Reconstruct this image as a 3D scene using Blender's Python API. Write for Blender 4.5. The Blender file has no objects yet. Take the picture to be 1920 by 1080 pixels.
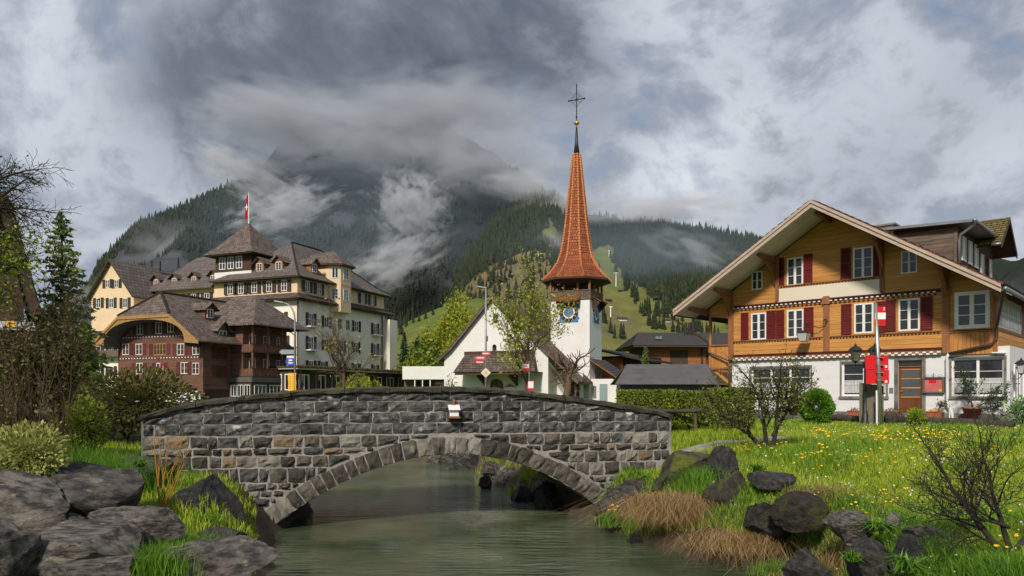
import bpy, math, random
import numpy as np
from mathutils import Vector, Matrix
from mathutils.geometry import tessellate_polygon

# ------------------------------------------------------------------ camera, sky, sun, exposure
scene = bpy.context.scene
F, HZ, EYE = 1365.33, 735.0, 2.75            # focal length in photo pixels, horizon row, eye height above the river
cam_data = bpy.data.cameras.new('camera')
cam_data.sensor_width = 36.0
cam_data.lens = 25.6
cam_data.shift_y = (HZ - 540.0) / 1920.0
cam_data.clip_start = 0.1
cam_data.clip_end = 20000
cam = bpy.data.objects.new('camera', cam_data)
cam.location = (0, 0, EYE)
cam.rotation_euler = (math.pi / 2, 0, 0)
scene.collection.objects.link(cam)
scene.camera = cam

SUN = Vector((-0.784, -2.30, 1.90)).normalized()
SUN_EL = math.asin(SUN.z)
SUN_ROT = math.atan2(SUN.x, SUN.y)
sd = bpy.data.lights.new('sun', 'SUN')
sd.energy = 2.7
sd.angle = math.radians(6)
sd.color = (1.0, 0.92, 0.81)
sun = bpy.data.objects.new('sun', sd)
sun.rotation_euler = (-SUN).to_track_quat('-Z', 'Y').to_euler()
scene.collection.objects.link(sun)

world = bpy.data.worlds.new('World')
world.cycles.sampling_method = 'MANUAL'
world.cycles.sample_map_resolution = 256
scene.world = world
world.use_nodes = True
wt = world.node_tree
wt.nodes.clear()


def wn(t, **kw):
    n = wt.nodes.new(t)
    for k, v in kw.items():
        if k.startswith('i_'):
            n.inputs[int(k[2:])].default_value = v
        else:
            setattr(n, k, v)
    return n


def wmath(op, a, b=0.0, clamp=False):
    n = wt.nodes.new('ShaderNodeMath')
    n.operation = op
    n.use_clamp = clamp
    for i, v in enumerate((a, b)):
        if isinstance(v, (int, float)):
            n.inputs[i].default_value = v
        else:
            wt.links.new(v, n.inputs[i])
    return n.outputs[0]


def dirpix(px, py):
    return Vector(((px - 960) / F, 1.0, (HZ - py) / F)).normalized()


tc = wn('ShaderNodeTexCoord')
sky = wn('ShaderNodeTexSky', sky_type='NISHITA', sun_disc=False)
sky.sun_elevation = SUN_EL
sky.sun_rotation = SUN_ROT
mp = wn('ShaderNodeMapping')
mp.inputs['Scale'].default_value = (1.0, 1.0, 1.3)
mp.inputs['Rotation'].default_value = (0, math.radians(12), 0)
mp.inputs['Location'].default_value = (3.1, 7.7, 1.3)
wt.links.new(tc.outputs['Generated'], mp.inputs[0])
n_warp = wn('ShaderNodeTexNoise')
n_warp.inputs['Scale'].default_value = 2.2
n_warp.inputs['Detail'].default_value = 3
wt.links.new(mp.outputs[0], n_warp.inputs['Vector'])
vm = wn('ShaderNodeVectorMath', operation='SCALE')
wt.links.new(n_warp.outputs['Color'], vm.inputs[0])
vm.inputs['Scale'].default_value = 0.24
va = wn('ShaderNodeVectorMath', operation='ADD')
wt.links.new(mp.outputs[0], va.inputs[0])
wt.links.new(vm.outputs[0], va.inputs[1])
n1 = wn('ShaderNodeTexNoise')
n1.inputs['Scale'].default_value = 3.4
n1.inputs['Detail'].default_value = 7
n1.inputs['Roughness'].default_value = 0.58
wt.links.new(va.outputs[0], n1.inputs['Vector'])
n2 = wn('ShaderNodeTexNoise')
n2.inputs['Scale'].default_value = 9.5
n2.inputs['Detail'].default_value = 10
n2.inputs['Roughness'].default_value = 0.6
wt.links.new(va.outputs[0], n2.inputs['Vector'])


def blobs(lst):
    f_ = 0.0
    for (bx, by, k, amp) in lst:
        dp = wn('ShaderNodeVectorMath', operation='DOT_PRODUCT')
        wt.links.new(tc.outputs['Generated'], dp.inputs[0])
        dp.inputs[1].default_value = dirpix(bx, by)
        g = wmath('EXPONENT', wmath('MULTIPLY', wmath('SUBTRACT', dp.outputs['Value'], 1.0), float(k)))
        f_ = wmath('ADD', f_, wmath('MULTIPLY', g, amp))
    return f_


def ramp(fac_, stops):
    r_ = wn('ShaderNodeValToRGB')
    r_.color_ramp.interpolation = 'LINEAR'
    e_ = r_.color_ramp.elements
    e_[0].position, e_[0].color = stops[0][0], (*stops[0][1], 1)
    e_[1].position, e_[1].color = stops[-1][0], (*stops[-1][1], 1)
    for p_, c_ in stops[1:-1]:
        e_.new(p_).color = (*c_, 1)
    wt.links.new(fac_, r_.inputs[0])
    return r_.outputs[0]


nA = wmath('SUBTRACT', n1.outputs['Fac'], 0.5)
nB = wmath('SUBTRACT', n2.outputs['Fac'], 0.5)
# high pale layer: (pixel x, pixel y, sharpness, amount)
lightf = blobs([(60, 60, 60, .16), (200, 330, 60, .05), (1330, 320, 300, .15), (1450, 230, 300, .10), (1240, 350, 300, .10), (1850, 310, 300, .16), (1300, 30, 200, .10), (1120, 60, 600, .16), (1640, 190, 200, .10), (400, 40, 300, .10), (1560, 60, 160, .05)])
fac = wmath('ADD', wmath('ADD', wmath('MULTIPLY', nA, 1.7), wmath('MULTIPLY', nB, 1.7)), wmath('ADD', lightf, 0.35), clamp=True)
pale = ramp(fac, [(0.05, (0.15, 0.185, 0.25)), (0.38, (0.285, 0.315, 0.375)), (0.62, (0.44, 0.472, 0.53)), (1.0, (0.76, 0.785, 0.81))])
# dark rain clouds in front
darkf = blobs([(320, 115, 420, .60), (450, 110, 140, .60), (640, 110, 70, .62), (840, 70, 90, .6), (980, 40, 260, .45), (1070, 120, 420, .55), (1120, 200, 700, .45), (700, 230, 70, .22),
               (1900, 90, 160, .24), (1730, 170, 200, -.10), (1640, 310, 200, .24), (1420, 330, 500, .18), (1510, 110, 300, .24), (1760, 250, 300, .14), (100, 330, 120, .15), (1300, 180, 500, .15)])
mk = wmath('ADD', wmath('ADD', wmath('MULTIPLY', darkf, 0.62), wmath('MULTIPLY', nA, 1.9)), wmath('ADD', wmath('MULTIPLY', nB, 1.9), -0.17))
mr_ = wn('ShaderNodeMapRange', interpolation_type='SMOOTHSTEP')
mr_.inputs['From Min'].default_value = 0.0
mr_.inputs['From Max'].default_value = 0.5
wt.links.new(mk, mr_.inputs['Value'])
darkc = ramp(wmath('ADD', wmath('MULTIPLY', nB, 3.6), wmath('SUBTRACT', 0.92, wmath('MULTIPLY', mk, 0.85)), clamp=True), [(0.0, (0.060, 0.074, 0.103)), (0.5, (0.112, 0.132, 0.170)), (1.0, (0.25, 0.278, 0.33))])
mxc = wn('ShaderNodeMix', data_type='RGBA')
wt.links.new(wmath('MULTIPLY', mr_.outputs[0], 0.92), mxc.inputs['Factor'])
wt.links.new(pale, mxc.inputs['A'])
wt.links.new(darkc, mxc.inputs['B'])
cloud_col = mxc.outputs['Result']
bg_sky = wn('ShaderNodeBackground')
bg_sky.inputs['Strength'].default_value = 0.12
wt.links.new(sky.outputs[0], bg_sky.inputs['Color'])
bg_cl = wn('ShaderNodeBackground')
bg_cl.inputs['Strength'].default_value = 0.86
wt.links.new(cloud_col, bg_cl.inputs['Color'])
cover = wmath('SUBTRACT', 1.0, wmath('MULTIPLY', wmath('SUBTRACT', wmath('SUBTRACT', 0.31, fac), wmath('MULTIPLY', mr_.outputs[0], 0.5)), 1.1, clamp=True))
mxs = wn('ShaderNodeMixShader')
wt.links.new(cover, mxs.inputs[0])
wt.links.new(bg_sky.outputs[0], mxs.inputs[1])
wt.links.new(bg_cl.outputs[0], mxs.inputs[2])
wo = wn('ShaderNodeOutputWorld')
wt.links.new(mxs.outputs[0], wo.inputs['Surface'])

vs = scene.view_settings
vs.view_transform = 'Standard'
vs.look = 'None'
vs.gamma = 1.0
vs.exposure = 0.6
scene.render.engine = 'CYCLES'
cy = scene.cycles
cy.max_bounces = 5
cy.diffuse_bounces = 2
cy.glossy_bounces = 3
cy.transmission_bounces = 4
cy.transparent_max_bounces = 8
cy.volume_bounces = 1
cy.use_denoising = True
cy.caustics_reflective = False
cy.caustics_refractive = False
cy.sample_clamp_indirect = 4.0
cy.volume_step_rate = 1.0
cy.volume_max_steps = 96

# ------------------------------------------------------------------ helpers
COL = scene.collection
RNG = random.Random(11)
NR = np.random.default_rng(11)


def at(px, py, Y):
    """photo pixel at depth Y -> world point"""
    return Vector(((px - 960) / F * Y, Y, EYE + (HZ - py) / F * Y))


class Frame:
    """vertical facade frame: local x along the facade, local y into the building, z up from the ground"""
    def __init__(s, x, y, ang, z=1.65):
        s.o = Vector((x, y, z))
        s.ang = ang                       # rotation about z of local x
        s.f = Vector((math.cos(ang), math.sin(ang)))
        s.d = Vector((-math.sin(ang), math.cos(ang)))

    def hit(s, px, py, off=0.0):
        """pixel -> (x, z) on the plane local y = off"""
        k = (px - 960) / F
        ox, oy = s.o.x + s.d.x * off, s.o.y + s.d.y * off
        t = (k * oy - ox) / (s.f.x - k * s.f.y)
        Y = oy + s.f.y * t
        return t, EYE + (HZ - py) / F * Y - s.o.z

    def side(s, px, py, x0):
        """pixel -> (y, z) on the plane local x = x0"""
        k = (px - 960) / F
        ox, oy = s.o.x + s.f.x * x0, s.o.y + s.f.y * x0
        t = (k * oy - ox) / (s.d.x - k * s.d.y)
        Y = oy + s.d.y * t
        return t, EYE + (HZ - py) / F * Y - s.o.z

    def empty(s, name):
        e = bpy.data.objects.new(name, None)
        e.empty_display_size = 0.3
        e.location = s.o
        e.rotation_euler = (0, 0, s.ang)
        COL.objects.link(e)
        return e


def empty(name, loc, rz=0.0):
    e = bpy.data.objects.new(name, None)
    e.empty_display_size = 0.3
    e.location = loc
    e.rotation_euler = (0, 0, rz)
    COL.objects.link(e)
    return e


def tag(o, label=None, cat=None, group=None, kind=None):
    if label:
        o['label'] = label
    if cat:
        o['category'] = cat
    if group:
        o['group'] = group
    if kind:
        o['kind'] = kind
    return o


def copy_tree(o, parent=None):
    c = o.copy()
    COL.objects.link(c)
    c.parent = parent
    for ch in list(o.children):
        copy_tree(ch, c)
    return c


class MB:
    """collects faces; build() links them as one mesh object"""
    def __init__(s):
        s.v = []
        s.f = []

    def add(s, vs_, fs):
        n = len(s.v)
        s.v.extend([tuple(p) for p in vs_])
        s.f.extend([tuple(i + n for i in f) for f in fs])
        return s

    def box(s, x0, x1, y0, y1, z0, z1):
        return s.add([(x0, y0, z0), (x1, y0, z0), (x1, y1, z0), (x0, y1, z0), (x0, y0, z1), (x1, y0, z1), (x1, y1, z1), (x0, y1, z1)],
                     [(0, 3, 2, 1), (4, 5, 6, 7), (0, 1, 5, 4), (1, 2, 6, 5), (2, 3, 7, 6), (3, 0, 4, 7)])

    def hexa(s, p):
        """8 points: bottom 4 then top 4"""
        return s.add(p, [(0, 3, 2, 1), (4, 5, 6, 7), (0, 1, 5, 4), (1, 2, 6, 5), (2, 3, 7, 6), (3, 0, 4, 7)])

    def quad(s, *p):
        return s.add(p, [tuple(range(len(p)))])

    def slab(s, pts, t):
        """planar polygon pts thickened downwards by vector t"""
        n = len(pts)
        t = Vector(t)
        v = [Vector(p) for p in pts] + [Vector(p) + t for p in pts]
        f = [tuple(range(n)), tuple(range(2 * n - 1, n - 1, -1))]
        for i in range(n):
            j = (i + 1) % n
            f.append((i, i + n, j + n, j))
        return s.add(v, f)

    def beam(s, a, b, w, h, up=(0, 0, 1)):
        a, b = Vector(a), Vector(b)
        d = (b - a).normalized()
        u = Vector(up)
        r = d.cross(u)
        if r.length < 1e-4:
            r = d.cross(Vector((1, 0, 0)))
        r.normalize()
        u = r.cross(d).normalized()
        r, u = r * w / 2, u * h / 2
        return s.hexa([a - r - u, a + r - u, b + r - u, b - r - u, a - r + u, a + r + u, b + r + u, b - r + u])

    def tube(s, pts, rad, n=8, cap=True):
        pts = [Vector(p) for p in pts]
        if isinstance(rad, (int, float)):
            rad = [rad] * len(pts)
        base = len(s.v)
        ref = None
        for i, p in enumerate(pts):
            d = (pts[min(i + 1, len(pts) - 1)] - pts[max(i - 1, 0)])
            if d.length < 1e-9:
                d = Vector((0, 0, 1))
            d.normalize()
            if ref is None:
                ref = d.orthogonal().normalized()
            r1 = (ref - d * ref.dot(d))
            if r1.length < 1e-4:
                r1 = d.orthogonal()
            r1.normalize()
            ref = r1
            r2 = d.cross(r1)
            for k in range(n):
                a = 2 * math.pi * k / n
                s.v.append(tuple(p + (r1 * math.cos(a) + r2 * math.sin(a)) * rad[i]))
        for i in range(len(pts) - 1):
            for k in range(n):
                k2 = (k + 1) % n
                s.f.append((base + i * n + k, base + i * n + k2, base + (i + 1) * n + k2, base + (i + 1) * n + k))
        if cap:
            s.f.append(tuple(base + k for k in range(n - 1, -1, -1)))
            e = base + (len(pts) - 1) * n
            s.f.append(tuple(e + k for k in range(n)))
        return s

    def lathe(s, prof, n=12, cx=0.0, cy_=0.0, a0=0.0, cap=True):
        """prof: (radius, z) list"""
        base = len(s.v)
        for r, z in prof:
            for k in range(n):
                a = a0 + 2 * math.pi * k / n
                s.v.append((cx + r * math.cos(a), cy_ + r * math.sin(a), z))
        for i in range(len(prof) - 1):
            for k in range(n):
                k2 = (k + 1) % n
                s.f.append((base + i * n + k, base + i * n + k2, base + (i + 1) * n + k2, base + (i + 1) * n + k))
        if cap:
            s.f.append(tuple(base + k for k in range(n - 1, -1, -1)))
            e = base + (len(prof) - 1) * n
            s.f.append(tuple(e + k for k in range(n)))
        return s

    def poly_holes(s, outer, holes, y):
        """polygon with rectangular holes in the plane local y; facing -y"""
        loops = [[Vector((x, z, 0)) for x, z in outer]] + [[Vector((x, z, 0)) for x, z in h] for h in holes]
        flat = [p for l in loops for p in l]
        tris = tessellate_polygon(loops)
        vs_ = [(p.x, y, p.y) for p in flat]
        fs = []
        for a, b, c in tris:
            pa, pb, pc = flat[a], flat[b], flat[c]
            cr_ = (pb - pa).cross(pc - pa).z
            fs.append((a, b, c) if cr_ > 0 else (a, c, b))
        return s.add(vs_, fs)

    def wall(s, outer, holes, y, depth):
        """front face with openings plus the reveals"""
        s.poly_holes(outer, [[(a, b), (c, b), (c, d_), (a, d_)] for a, b, c, d_ in holes], y)
        for a, b, c, d_ in holes:
            y1 = y + depth
            s.add([(a, y, b), (c, y, b), (c, y1, b), (a, y1, b), (a, y, d_), (c, y, d_), (c, y1, d_), (a, y1, d_)],
                  [(0, 1, 2, 3), (4, 7, 6, 5), (0, 3, 7, 4), (1, 5, 6, 2)])
        return s

    def mesh(s, name, smooth=False):
        me = bpy.data.meshes.new(name)
        me.from_pydata(s.v, [], s.f)
        if smooth:
            me.polygons.foreach_set('use_smooth', [True] * len(me.polygons))
        me.update()
        return me

    def build(s, name, mat, parent=None, smooth=False, loc=None):
        me = s.mesh(name, smooth)
        if mat is not None:
            me.materials.append(mat)
        o = bpy.data.objects.new(name, me)
        COL.objects.link(o)
        o.parent = parent
        if loc is not None:
            o.location = loc
        return o


def link_mesh(name, me, parent=None, loc=(0, 0, 0), rz=0.0, sc=None):
    o = bpy.data.objects.new(name, me)
    COL.objects.link(o)
    o.parent = parent
    o.location = loc
    o.rotation_euler = (0, 0, rz)
    if sc is not None:
        o.scale = sc
    return o


def np_mesh(name, verts, faces, mat=None, smooth=False, nper=None):
    """fast mesh from numpy arrays; faces (n,k)"""
    me = bpy.data.meshes.new(name)
    verts = np.asarray(verts, dtype=np.float32).reshape(-1, 3)
    faces = np.asarray(faces, dtype=np.int32)
    nf, k = faces.shape
    me.vertices.add(len(verts))
    me.vertices.foreach_set('co', verts.ravel())
    me.loops.add(nf * k)
    me.loops.foreach_set('vertex_index', faces.ravel())
    me.polygons.add(nf)
    me.polygons.foreach_set('loop_start', np.arange(0, nf * k, k, dtype=np.int32))
    me.polygons.foreach_set('loop_total', np.full(nf, k, dtype=np.int32))
    if smooth:
        me.polygons.foreach_set('use_smooth', np.ones(nf, dtype=bool))
    me.update(calc_edges=True)
    if mat:
        me.materials.append(mat)
    return me


def lerp(a, b, t):
    return a + (b - a) * t


def interp(x, pts):
    xs = [p[0] for p in pts]
    ys = [p[1] for p in pts]
    return np.interp(x, xs, ys)


# value noise in numpy for terrain and rocks
def vnoise(p, seed=0):
    p = np.asarray(p, dtype=np.float64)
    i = np.floor(p).astype(np.int64)
    f = p - i
    f = f * f * (3 - 2 * f)

    def h(ix, iy, iz):
        n = (ix * 374761393 + iy * 668265263 + iz * 2147483647 + seed * 1274126177) & 0xFFFFFFFF
        n = ((n ^ (n >> 13)) * 1274126177) & 0xFFFFFFFF
        n = n ^ (n >> 16)
        return (n & 0xFFFF) / 65535.0
    r = 0
    for dx in (0, 1):
        for dy in (0, 1):
            for dz in (0, 1):
                w = (f[..., 0] if dx else 1 - f[..., 0]) * (f[..., 1] if dy else 1 - f[..., 1]) * (f[..., 2] if dz else 1 - f[..., 2])
                r = r + w * h(i[..., 0] + dx, i[..., 1] + dy, i[..., 2] + dz)
    return r * 2 - 1


def fbm(p, oct_=4, seed=0, gain=0.5):
    p = np.asarray(p, dtype=np.float64)
    r, a = 0, 1.0
    for o in range(oct_):
        r = r + a * vnoise(p * (2 ** o) + 17.3 * o, seed + o)
        a *= gain
    return r


def in_poly(x, y, poly):
    inside = np.zeros(np.shape(x), dtype=bool)
    n = len(poly)
    for i in range(n):
        x0, y0 = poly[i]
        x1, y1 = poly[(i + 1) % n]
        c = ((y0 > y) != (y1 > y)) & (x < (x1 - x0) * (y - y0) / (y1 - y0 + 1e-12) + x0)
        inside ^= c
    return inside


def dist_poly(x, y, poly):
    d = np.full(np.shape(x), 1e9)
    n = len(poly)
    for i in range(n):
        x0, y0 = poly[i]
        x1, y1 = poly[(i + 1) % n]
        dx, dy = x1 - x0, y1 - y0
        t = np.clip(((x - x0) * dx + (y - y0) * dy) / (dx * dx + dy * dy + 1e-12), 0, 1)
        d = np.minimum(d, np.hypot(x - x0 - t * dx, y - y0 - t * dy))
    return d
# ------------------------------------------------------------------ materials (all procedural)
def pm(name, c1, c2=None, scale=3.0, rough=0.8, bump=0.0, bscale=None, stretch=(1, 1, 1), rand=0.0, detail=4, spec=0.3, metal=0.0,
       c3=None, s3=0.7, t3=(0.55, 0.7), trans=0.0, contrast=(0.35, 0.65), bdist=0.02, coat=0.0):
    """two colours mixed by noise, a third one in patches, fine relief, and a random value per object"""
    m = bpy.data.materials.new(name)
    m.use_nodes = True
    nt = m.node_tree
    b = nt.nodes['Principled BSDF']
    b.inputs['Roughness'].default_value = rough
    b.inputs['Metallic'].default_value = metal
    b.inputs['Specular IOR Level'].default_value = spec
    L = nt.links.new
    N = nt.nodes.new
    tc_ = N('ShaderNodeTexCoord')
    mp_ = N('ShaderNodeMapping')
    mp_.inputs['Scale'].default_value = stretch
    L(tc_.outputs['Object'], mp_.inputs[0])
    vec = mp_.outputs[0]
    oi = N('ShaderNodeObjectInfo')
    if rand:
        ad = N('ShaderNodeVectorMath')
        ad.operation = 'ADD'
        sc_ = N('ShaderNodeMath')
        sc_.operation = 'MULTIPLY'
        sc_.inputs[1].default_value = 37.0
        L(oi.outputs['Random'], sc_.inputs[0])
        L(vec, ad.inputs[0])
        L(sc_.outputs[0], ad.inputs[1])
        vec = ad.outputs[0]
    out = None
    if c2 is None:
        c2 = tuple(x * 0.8 for x in c1)
    nz = N('ShaderNodeTexNoise')
    nz.inputs['Scale'].default_value = scale
    nz.inputs['Detail'].default_value = detail
    nz.inputs['Roughness'].default_value = 0.6
    L(vec, nz.inputs['Vector'])
    r = N('ShaderNodeValToRGB')
    r.color_ramp.elements[0].position = contrast[0]
    r.color_ramp.elements[1].position = contrast[1]
    r.color_ramp.elements[0].color = (*c1, 1)
    r.color_ramp.elements[1].color = (*c2, 1)
    L(nz.outputs['Fac'], r.inputs[0])
    out = r.outputs[0]
    if c3:
        n3 = N('ShaderNodeTexNoise')
        n3.inputs['Scale'].default_value = s3
        n3.inputs['Detail'].default_value = 5
        n3.inputs['Roughness'].default_value = 0.65
        L(vec, n3.inputs['Vector'])
        m3 = N('ShaderNodeMapRange')
        m3.inputs['From Min'].default_value = t3[0]
        m3.inputs['From Max'].default_value = t3[1]
        L(n3.outputs['Fac'], m3.inputs['Value'])
        mx = N('ShaderNodeMix')
        mx.data_type = 'RGBA'
        L(m3.outputs[0], mx.inputs['Factor'])
        L(out, mx.inputs['A'])
        mx.inputs['B'].default_value = (*c3, 1)
        out = mx.outputs['Result']
    if rand:
        hs = N('ShaderNodeHueSaturation')
        mr = N('ShaderNodeMapRange')
        mr.inputs['To Min'].default_value = 1 - rand
        mr.inputs['To Max'].default_value = 1 + rand
        L(oi.outputs['Random'], mr.inputs['Value'])
        L(mr.outputs[0], hs.inputs['Value'])
        L(out, hs.inputs['Color'])
        out = hs.outputs[0]
    L(out, b.inputs['Base Color'])
    if bump:
        nb = N('ShaderNodeTexNoise')
        nb.inputs['Scale'].default_value = bscale or scale * 4
        nb.inputs['Detail'].default_value = 10
        nb.inputs['Roughness'].default_value = 0.7
        L(vec, nb.inputs['Vector'])
        bp = N('ShaderNodeBump')
        bp.inputs['Strength'].default_value = bump
        bp.inputs['Distance'].default_value = bdist
        L(nb.outputs['Fac'], bp.inputs['Height'])
        L(bp.outputs[0], b.inputs['Normal'])
    if trans:
        # thin leaves let some light through
        tr = N('ShaderNodeBsdfTranslucent')
        L(out, tr.inputs['Color'])
        ms = N('ShaderNodeMixShader')
        ms.inputs[0].default_value = trans
        L(b.outputs[0], ms.inputs[1])
        L(tr.outputs[0], ms.inputs[2])
        L(ms.outputs[0], nt.nodes['Material Output'].inputs['Surface'])
    return m


def leaf_mat(name, cols, rough=0.5, trans=0.3, scale=0.6):
    """foliage: colour varies between leaves (random per island) and over the crown"""
    m = bpy.data.materials.new(name)
    m.use_nodes = True
    nt = m.node_tree
    b = nt.nodes['Principled BSDF']
    b.inputs['Roughness'].default_value = rough
    b.inputs['Specular IOR Level'].default_value = 0.25
    L = nt.links.new
    N = nt.nodes.new
    g = N('ShaderNodeNewGeometry')
    tc_ = N('ShaderNodeTexCoord')
    nz = N('ShaderNodeTexNoise')
    nz.inputs['Scale'].default_value = scale
    nz.inputs['Detail'].default_value = 3
    L(tc_.outputs['Object'], nz.inputs['Vector'])
    a = N('ShaderNodeMath')
    a.operation = 'MULTIPLY_ADD'
    a.inputs[1].default_value = 0.55
    L(g.outputs['Random Per Island'], a.inputs[0])
    s_ = N('ShaderNodeMath')
    s_.operation = 'MULTIPLY'
    s_.inputs[1].default_value = 0.5
    L(nz.outputs['Fac'], s_.inputs[0])
    L(s_.outputs[0], a.inputs[2])
    r = N('ShaderNodeValToRGB')
    el = r.color_ramp.elements
    el[0].position = 0.08
    el[1].position = 0.8
    el[0].color = (*cols[0], 1)
    el[1].color = (*cols[-1], 1)
    for i, c in enumerate(cols[1:-1]):
        e = el.new(0.08 + 0.72 * (i + 1) / (len(cols) - 1))
        e.color = (*c, 1)
    L(a.outputs[0], r.inputs[0])
    L(r.outputs[0], b.inputs['Base Color'])
    tr = N('ShaderNodeBsdfTranslucent')
    L(r.outputs[0], tr.inputs['Color'])
    ms = N('ShaderNodeMixShader')
    ms.inputs[0].default_value = trans
    L(b.outputs[0], ms.inputs[1])
    L(tr.outputs[0], ms.inputs[2])
    L(ms.outputs[0], nt.nodes['Material Output'].inputs['Surface'])
    return m


def tile_mat(name, c1, c2, c3, row=0.3, colw=0.25, moss=None, mosst=(0.55, 0.7), rough=0.75, axis='XZ', bump=0.5, mortar=None):
    """far roof tiles: rows and columns too small to model; brick pattern relief and colour, weathering in patches"""
    m = bpy.data.materials.new(name)
    m.use_nodes = True
    nt = m.node_tree
    b = nt.nodes['Principled BSDF']
    b.inputs['Roughness'].default_value = rough
    b.inputs['Specular IOR Level'].default_value = 0.3
    L = nt.links.new
    N = nt.nodes.new
    uv = N('ShaderNodeUVMap')
    bt = N('ShaderNodeTexBrick')
    bt.inputs['Scale'].default_value = 1.0
    bt.inputs['Brick Width'].default_value = colw
    bt.inputs['Row Height'].default_value = row
    bt.inputs['Mortar Size'].default_value = 0.07 * row
    bt.inputs['Mortar Smooth'].default_value = 0.4
    bt.inputs['Color1'].default_value = (*c1, 1)
    bt.inputs['Color2'].default_value = (*c2, 1)
    bt.inputs['Mortar'].default_value = (*(mortar or tuple(x * 0.3 for x in c1)), 1)
    L(uv.outputs[0], bt.inputs['Vector'])
    nz = N('ShaderNodeTexNoise')
    nz.inputs['Scale'].default_value = 0.45
    nz.inputs['Detail'].default_value = 8
    nz.inputs['Roughness'].default_value = 0.7
    L(uv.outputs[0], nz.inputs['Vector'])
    mr = N('ShaderNodeMapRange')
    mr.inputs['From Min'].default_value = mosst[0]
    mr.inputs['From Max'].default_value = mosst[1]
    L(nz.outputs['Fac'], mr.inputs['Value'])
    mx = N('ShaderNodeMix')
    mx.data_type = 'RGBA'
    L(mr.outputs[0], mx.inputs['Factor'])
    L(bt.outputs['Color'], mx.inputs['A'])
    mx.inputs['B'].default_value = (*c3, 1)
    out = mx.outputs['Result']
    if moss:
        n2 = N('ShaderNodeTexNoise')
        n2.inputs['Scale'].default_value = 7.0
        n2.inputs['Detail'].default_value = 4
        L(uv.outputs[0], n2.inputs['Vector'])
        m2 = N('ShaderNodeMapRange')
        m2.inputs['From Min'].default_value = 0.62
        m2.inputs['From Max'].default_value = 0.72
        L(n2.outputs['Fac'], m2.inputs['Value'])
        mx2 = N('ShaderNodeMix')
        mx2.data_type = 'RGBA'
        L(m2.outputs[0], mx2.inputs['Factor'])
        L(out, mx2.inputs['A'])
        mx2.inputs['B'].default_value = (*moss, 1)
        out = mx2.outputs['Result']
    L(out, b.inputs['Base Color'])
    bp = N('ShaderNodeBump')
    bp.inputs['Strength'].default_value = bump
    bp.inputs['Distance'].default_value = 0.06
    L(bt.outputs['Fac'], bp.inputs['Height'])
    bp.invert = True
    L(bp.outputs[0], b.inputs['Normal'])
    return m


M = {}
M['soil'] = pm('soil', (0.055, 0.04, 0.026), (0.10, 0.075, 0.045), 2.0, 0.95, 0.6, 9)
M['lawn'] = pm('lawn', (0.085, 0.16, 0.016), (0.14, 0.21, 0.03), 1.3, 0.9, 0.5, 14, c3=(0.09, 0.075, 0.035), s3=0.5, t3=(0.6, 0.75))
M['asphalt'] = pm('asphalt', (0.085, 0.085, 0.085), (0.13, 0.125, 0.12), 1.2, 0.8, 0.3, 40, c3=(0.06, 0.06, 0.062), s3=0.4)
M['gravel'] = pm('gravel', (0.34, 0.31, 0.26), (0.22, 0.19, 0.15), 6, 0.95, 0.7, 30)
M['river_bed'] = pm('river_bed', (0.06, 0.055, 0.03), (0.12, 0.11, 0.07), 1.5, 0.9, 0.6, 6)
M['mortar'] = pm('mortar', (0.33, 0.31, 0.28), (0.22, 0.205, 0.185), 5, 0.95, 0.4, 30, c3=(0.13, 0.125, 0.11), s3=1.3, t3=(0.5, 0.68))
M['concrete'] = pm('concrete', (0.22, 0.20, 0.17), (0.13, 0.12, 0.10), 2.2, 0.9, 0.3, 14, c3=(0.07, 0.065, 0.05), s3=1.1)
M['ashlar'] = pm('ashlar', (0.034, 0.033, 0.033), (0.13, 0.125, 0.118), 6, 0.85, 1.0, 13, rand=0.45, c3=(0.42, 0.41, 0.39), s3=4.2, t3=(0.56, 0.70), bdist=0.05)
M['rubble_brown'] = pm('rubble_brown', (0.042, 0.036, 0.029), (0.115, 0.10, 0.08), 5, 0.88, 0.9, 10, rand=0.4, c3=(0.28, 0.26, 0.22), s3=2.2, t3=(0.62, 0.8), bdist=0.05)
M['rubble_ochre'] = pm('rubble_ochre', (0.23, 0.15, 0.075), (0.14, 0.11, 0.075), 4, 0.88, 0.8, 10, rand=0.25, c3=(0.12, 0.11, 0.10), s3=1.6, bdist=0.04)
M['rubble_pale'] = pm('rubble_pale', (0.24, 0.22, 0.18), (0.14, 0.13, 0.11), 4, 0.88, 0.8, 10, rand=0.25, c3=(0.11, 0.10, 0.09), s3=1.6, bdist=0.04)
M['coping'] = pm('coping', (0.035, 0.032, 0.026), (0.085, 0.075, 0.055), 5, 0.95, 0.9, 18, c3=(0.075, 0.07, 0.028), s3=2.0, t3=(0.56, 0.68), bdist=0.05)
M['rock'] = pm('rock', (0.040, 0.036, 0.033), (0.19, 0.165, 0.14), 5.5, 0.82, 1.0, 12, stretch=(1, 1, 1.4), rand=0.3, c3=(0.30, 0.26, 0.20), s3=3.6, t3=(0.60, 0.66), detail=9, contrast=(0.40, 0.60), bdist=0.10, spec=0.4)
M['rock_dark'] = pm('rock_dark', (0.018, 0.017, 0.016), (0.075, 0.067, 0.06), 5.5, 0.7, 1.0, 12, rand=0.3, stretch=(1, 1, 1.4), detail=9, contrast=(0.42, 0.60), c3=(0.07, 0.075, 0.016), s3=1.7, t3=(0.60, 0.74), bdist=0.08, spec=0.45)
M['rock_mossy'] = pm('rock_mossy', (0.025, 0.021, 0.018), (0.08, 0.066, 0.052), 5.0, 0.85, 1.0, 12, detail=9, rand=0.3, c3=(0.10, 0.11, 0.018), s3=1.5, t3=(0.48, 0.62), bdist=0.08)
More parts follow.
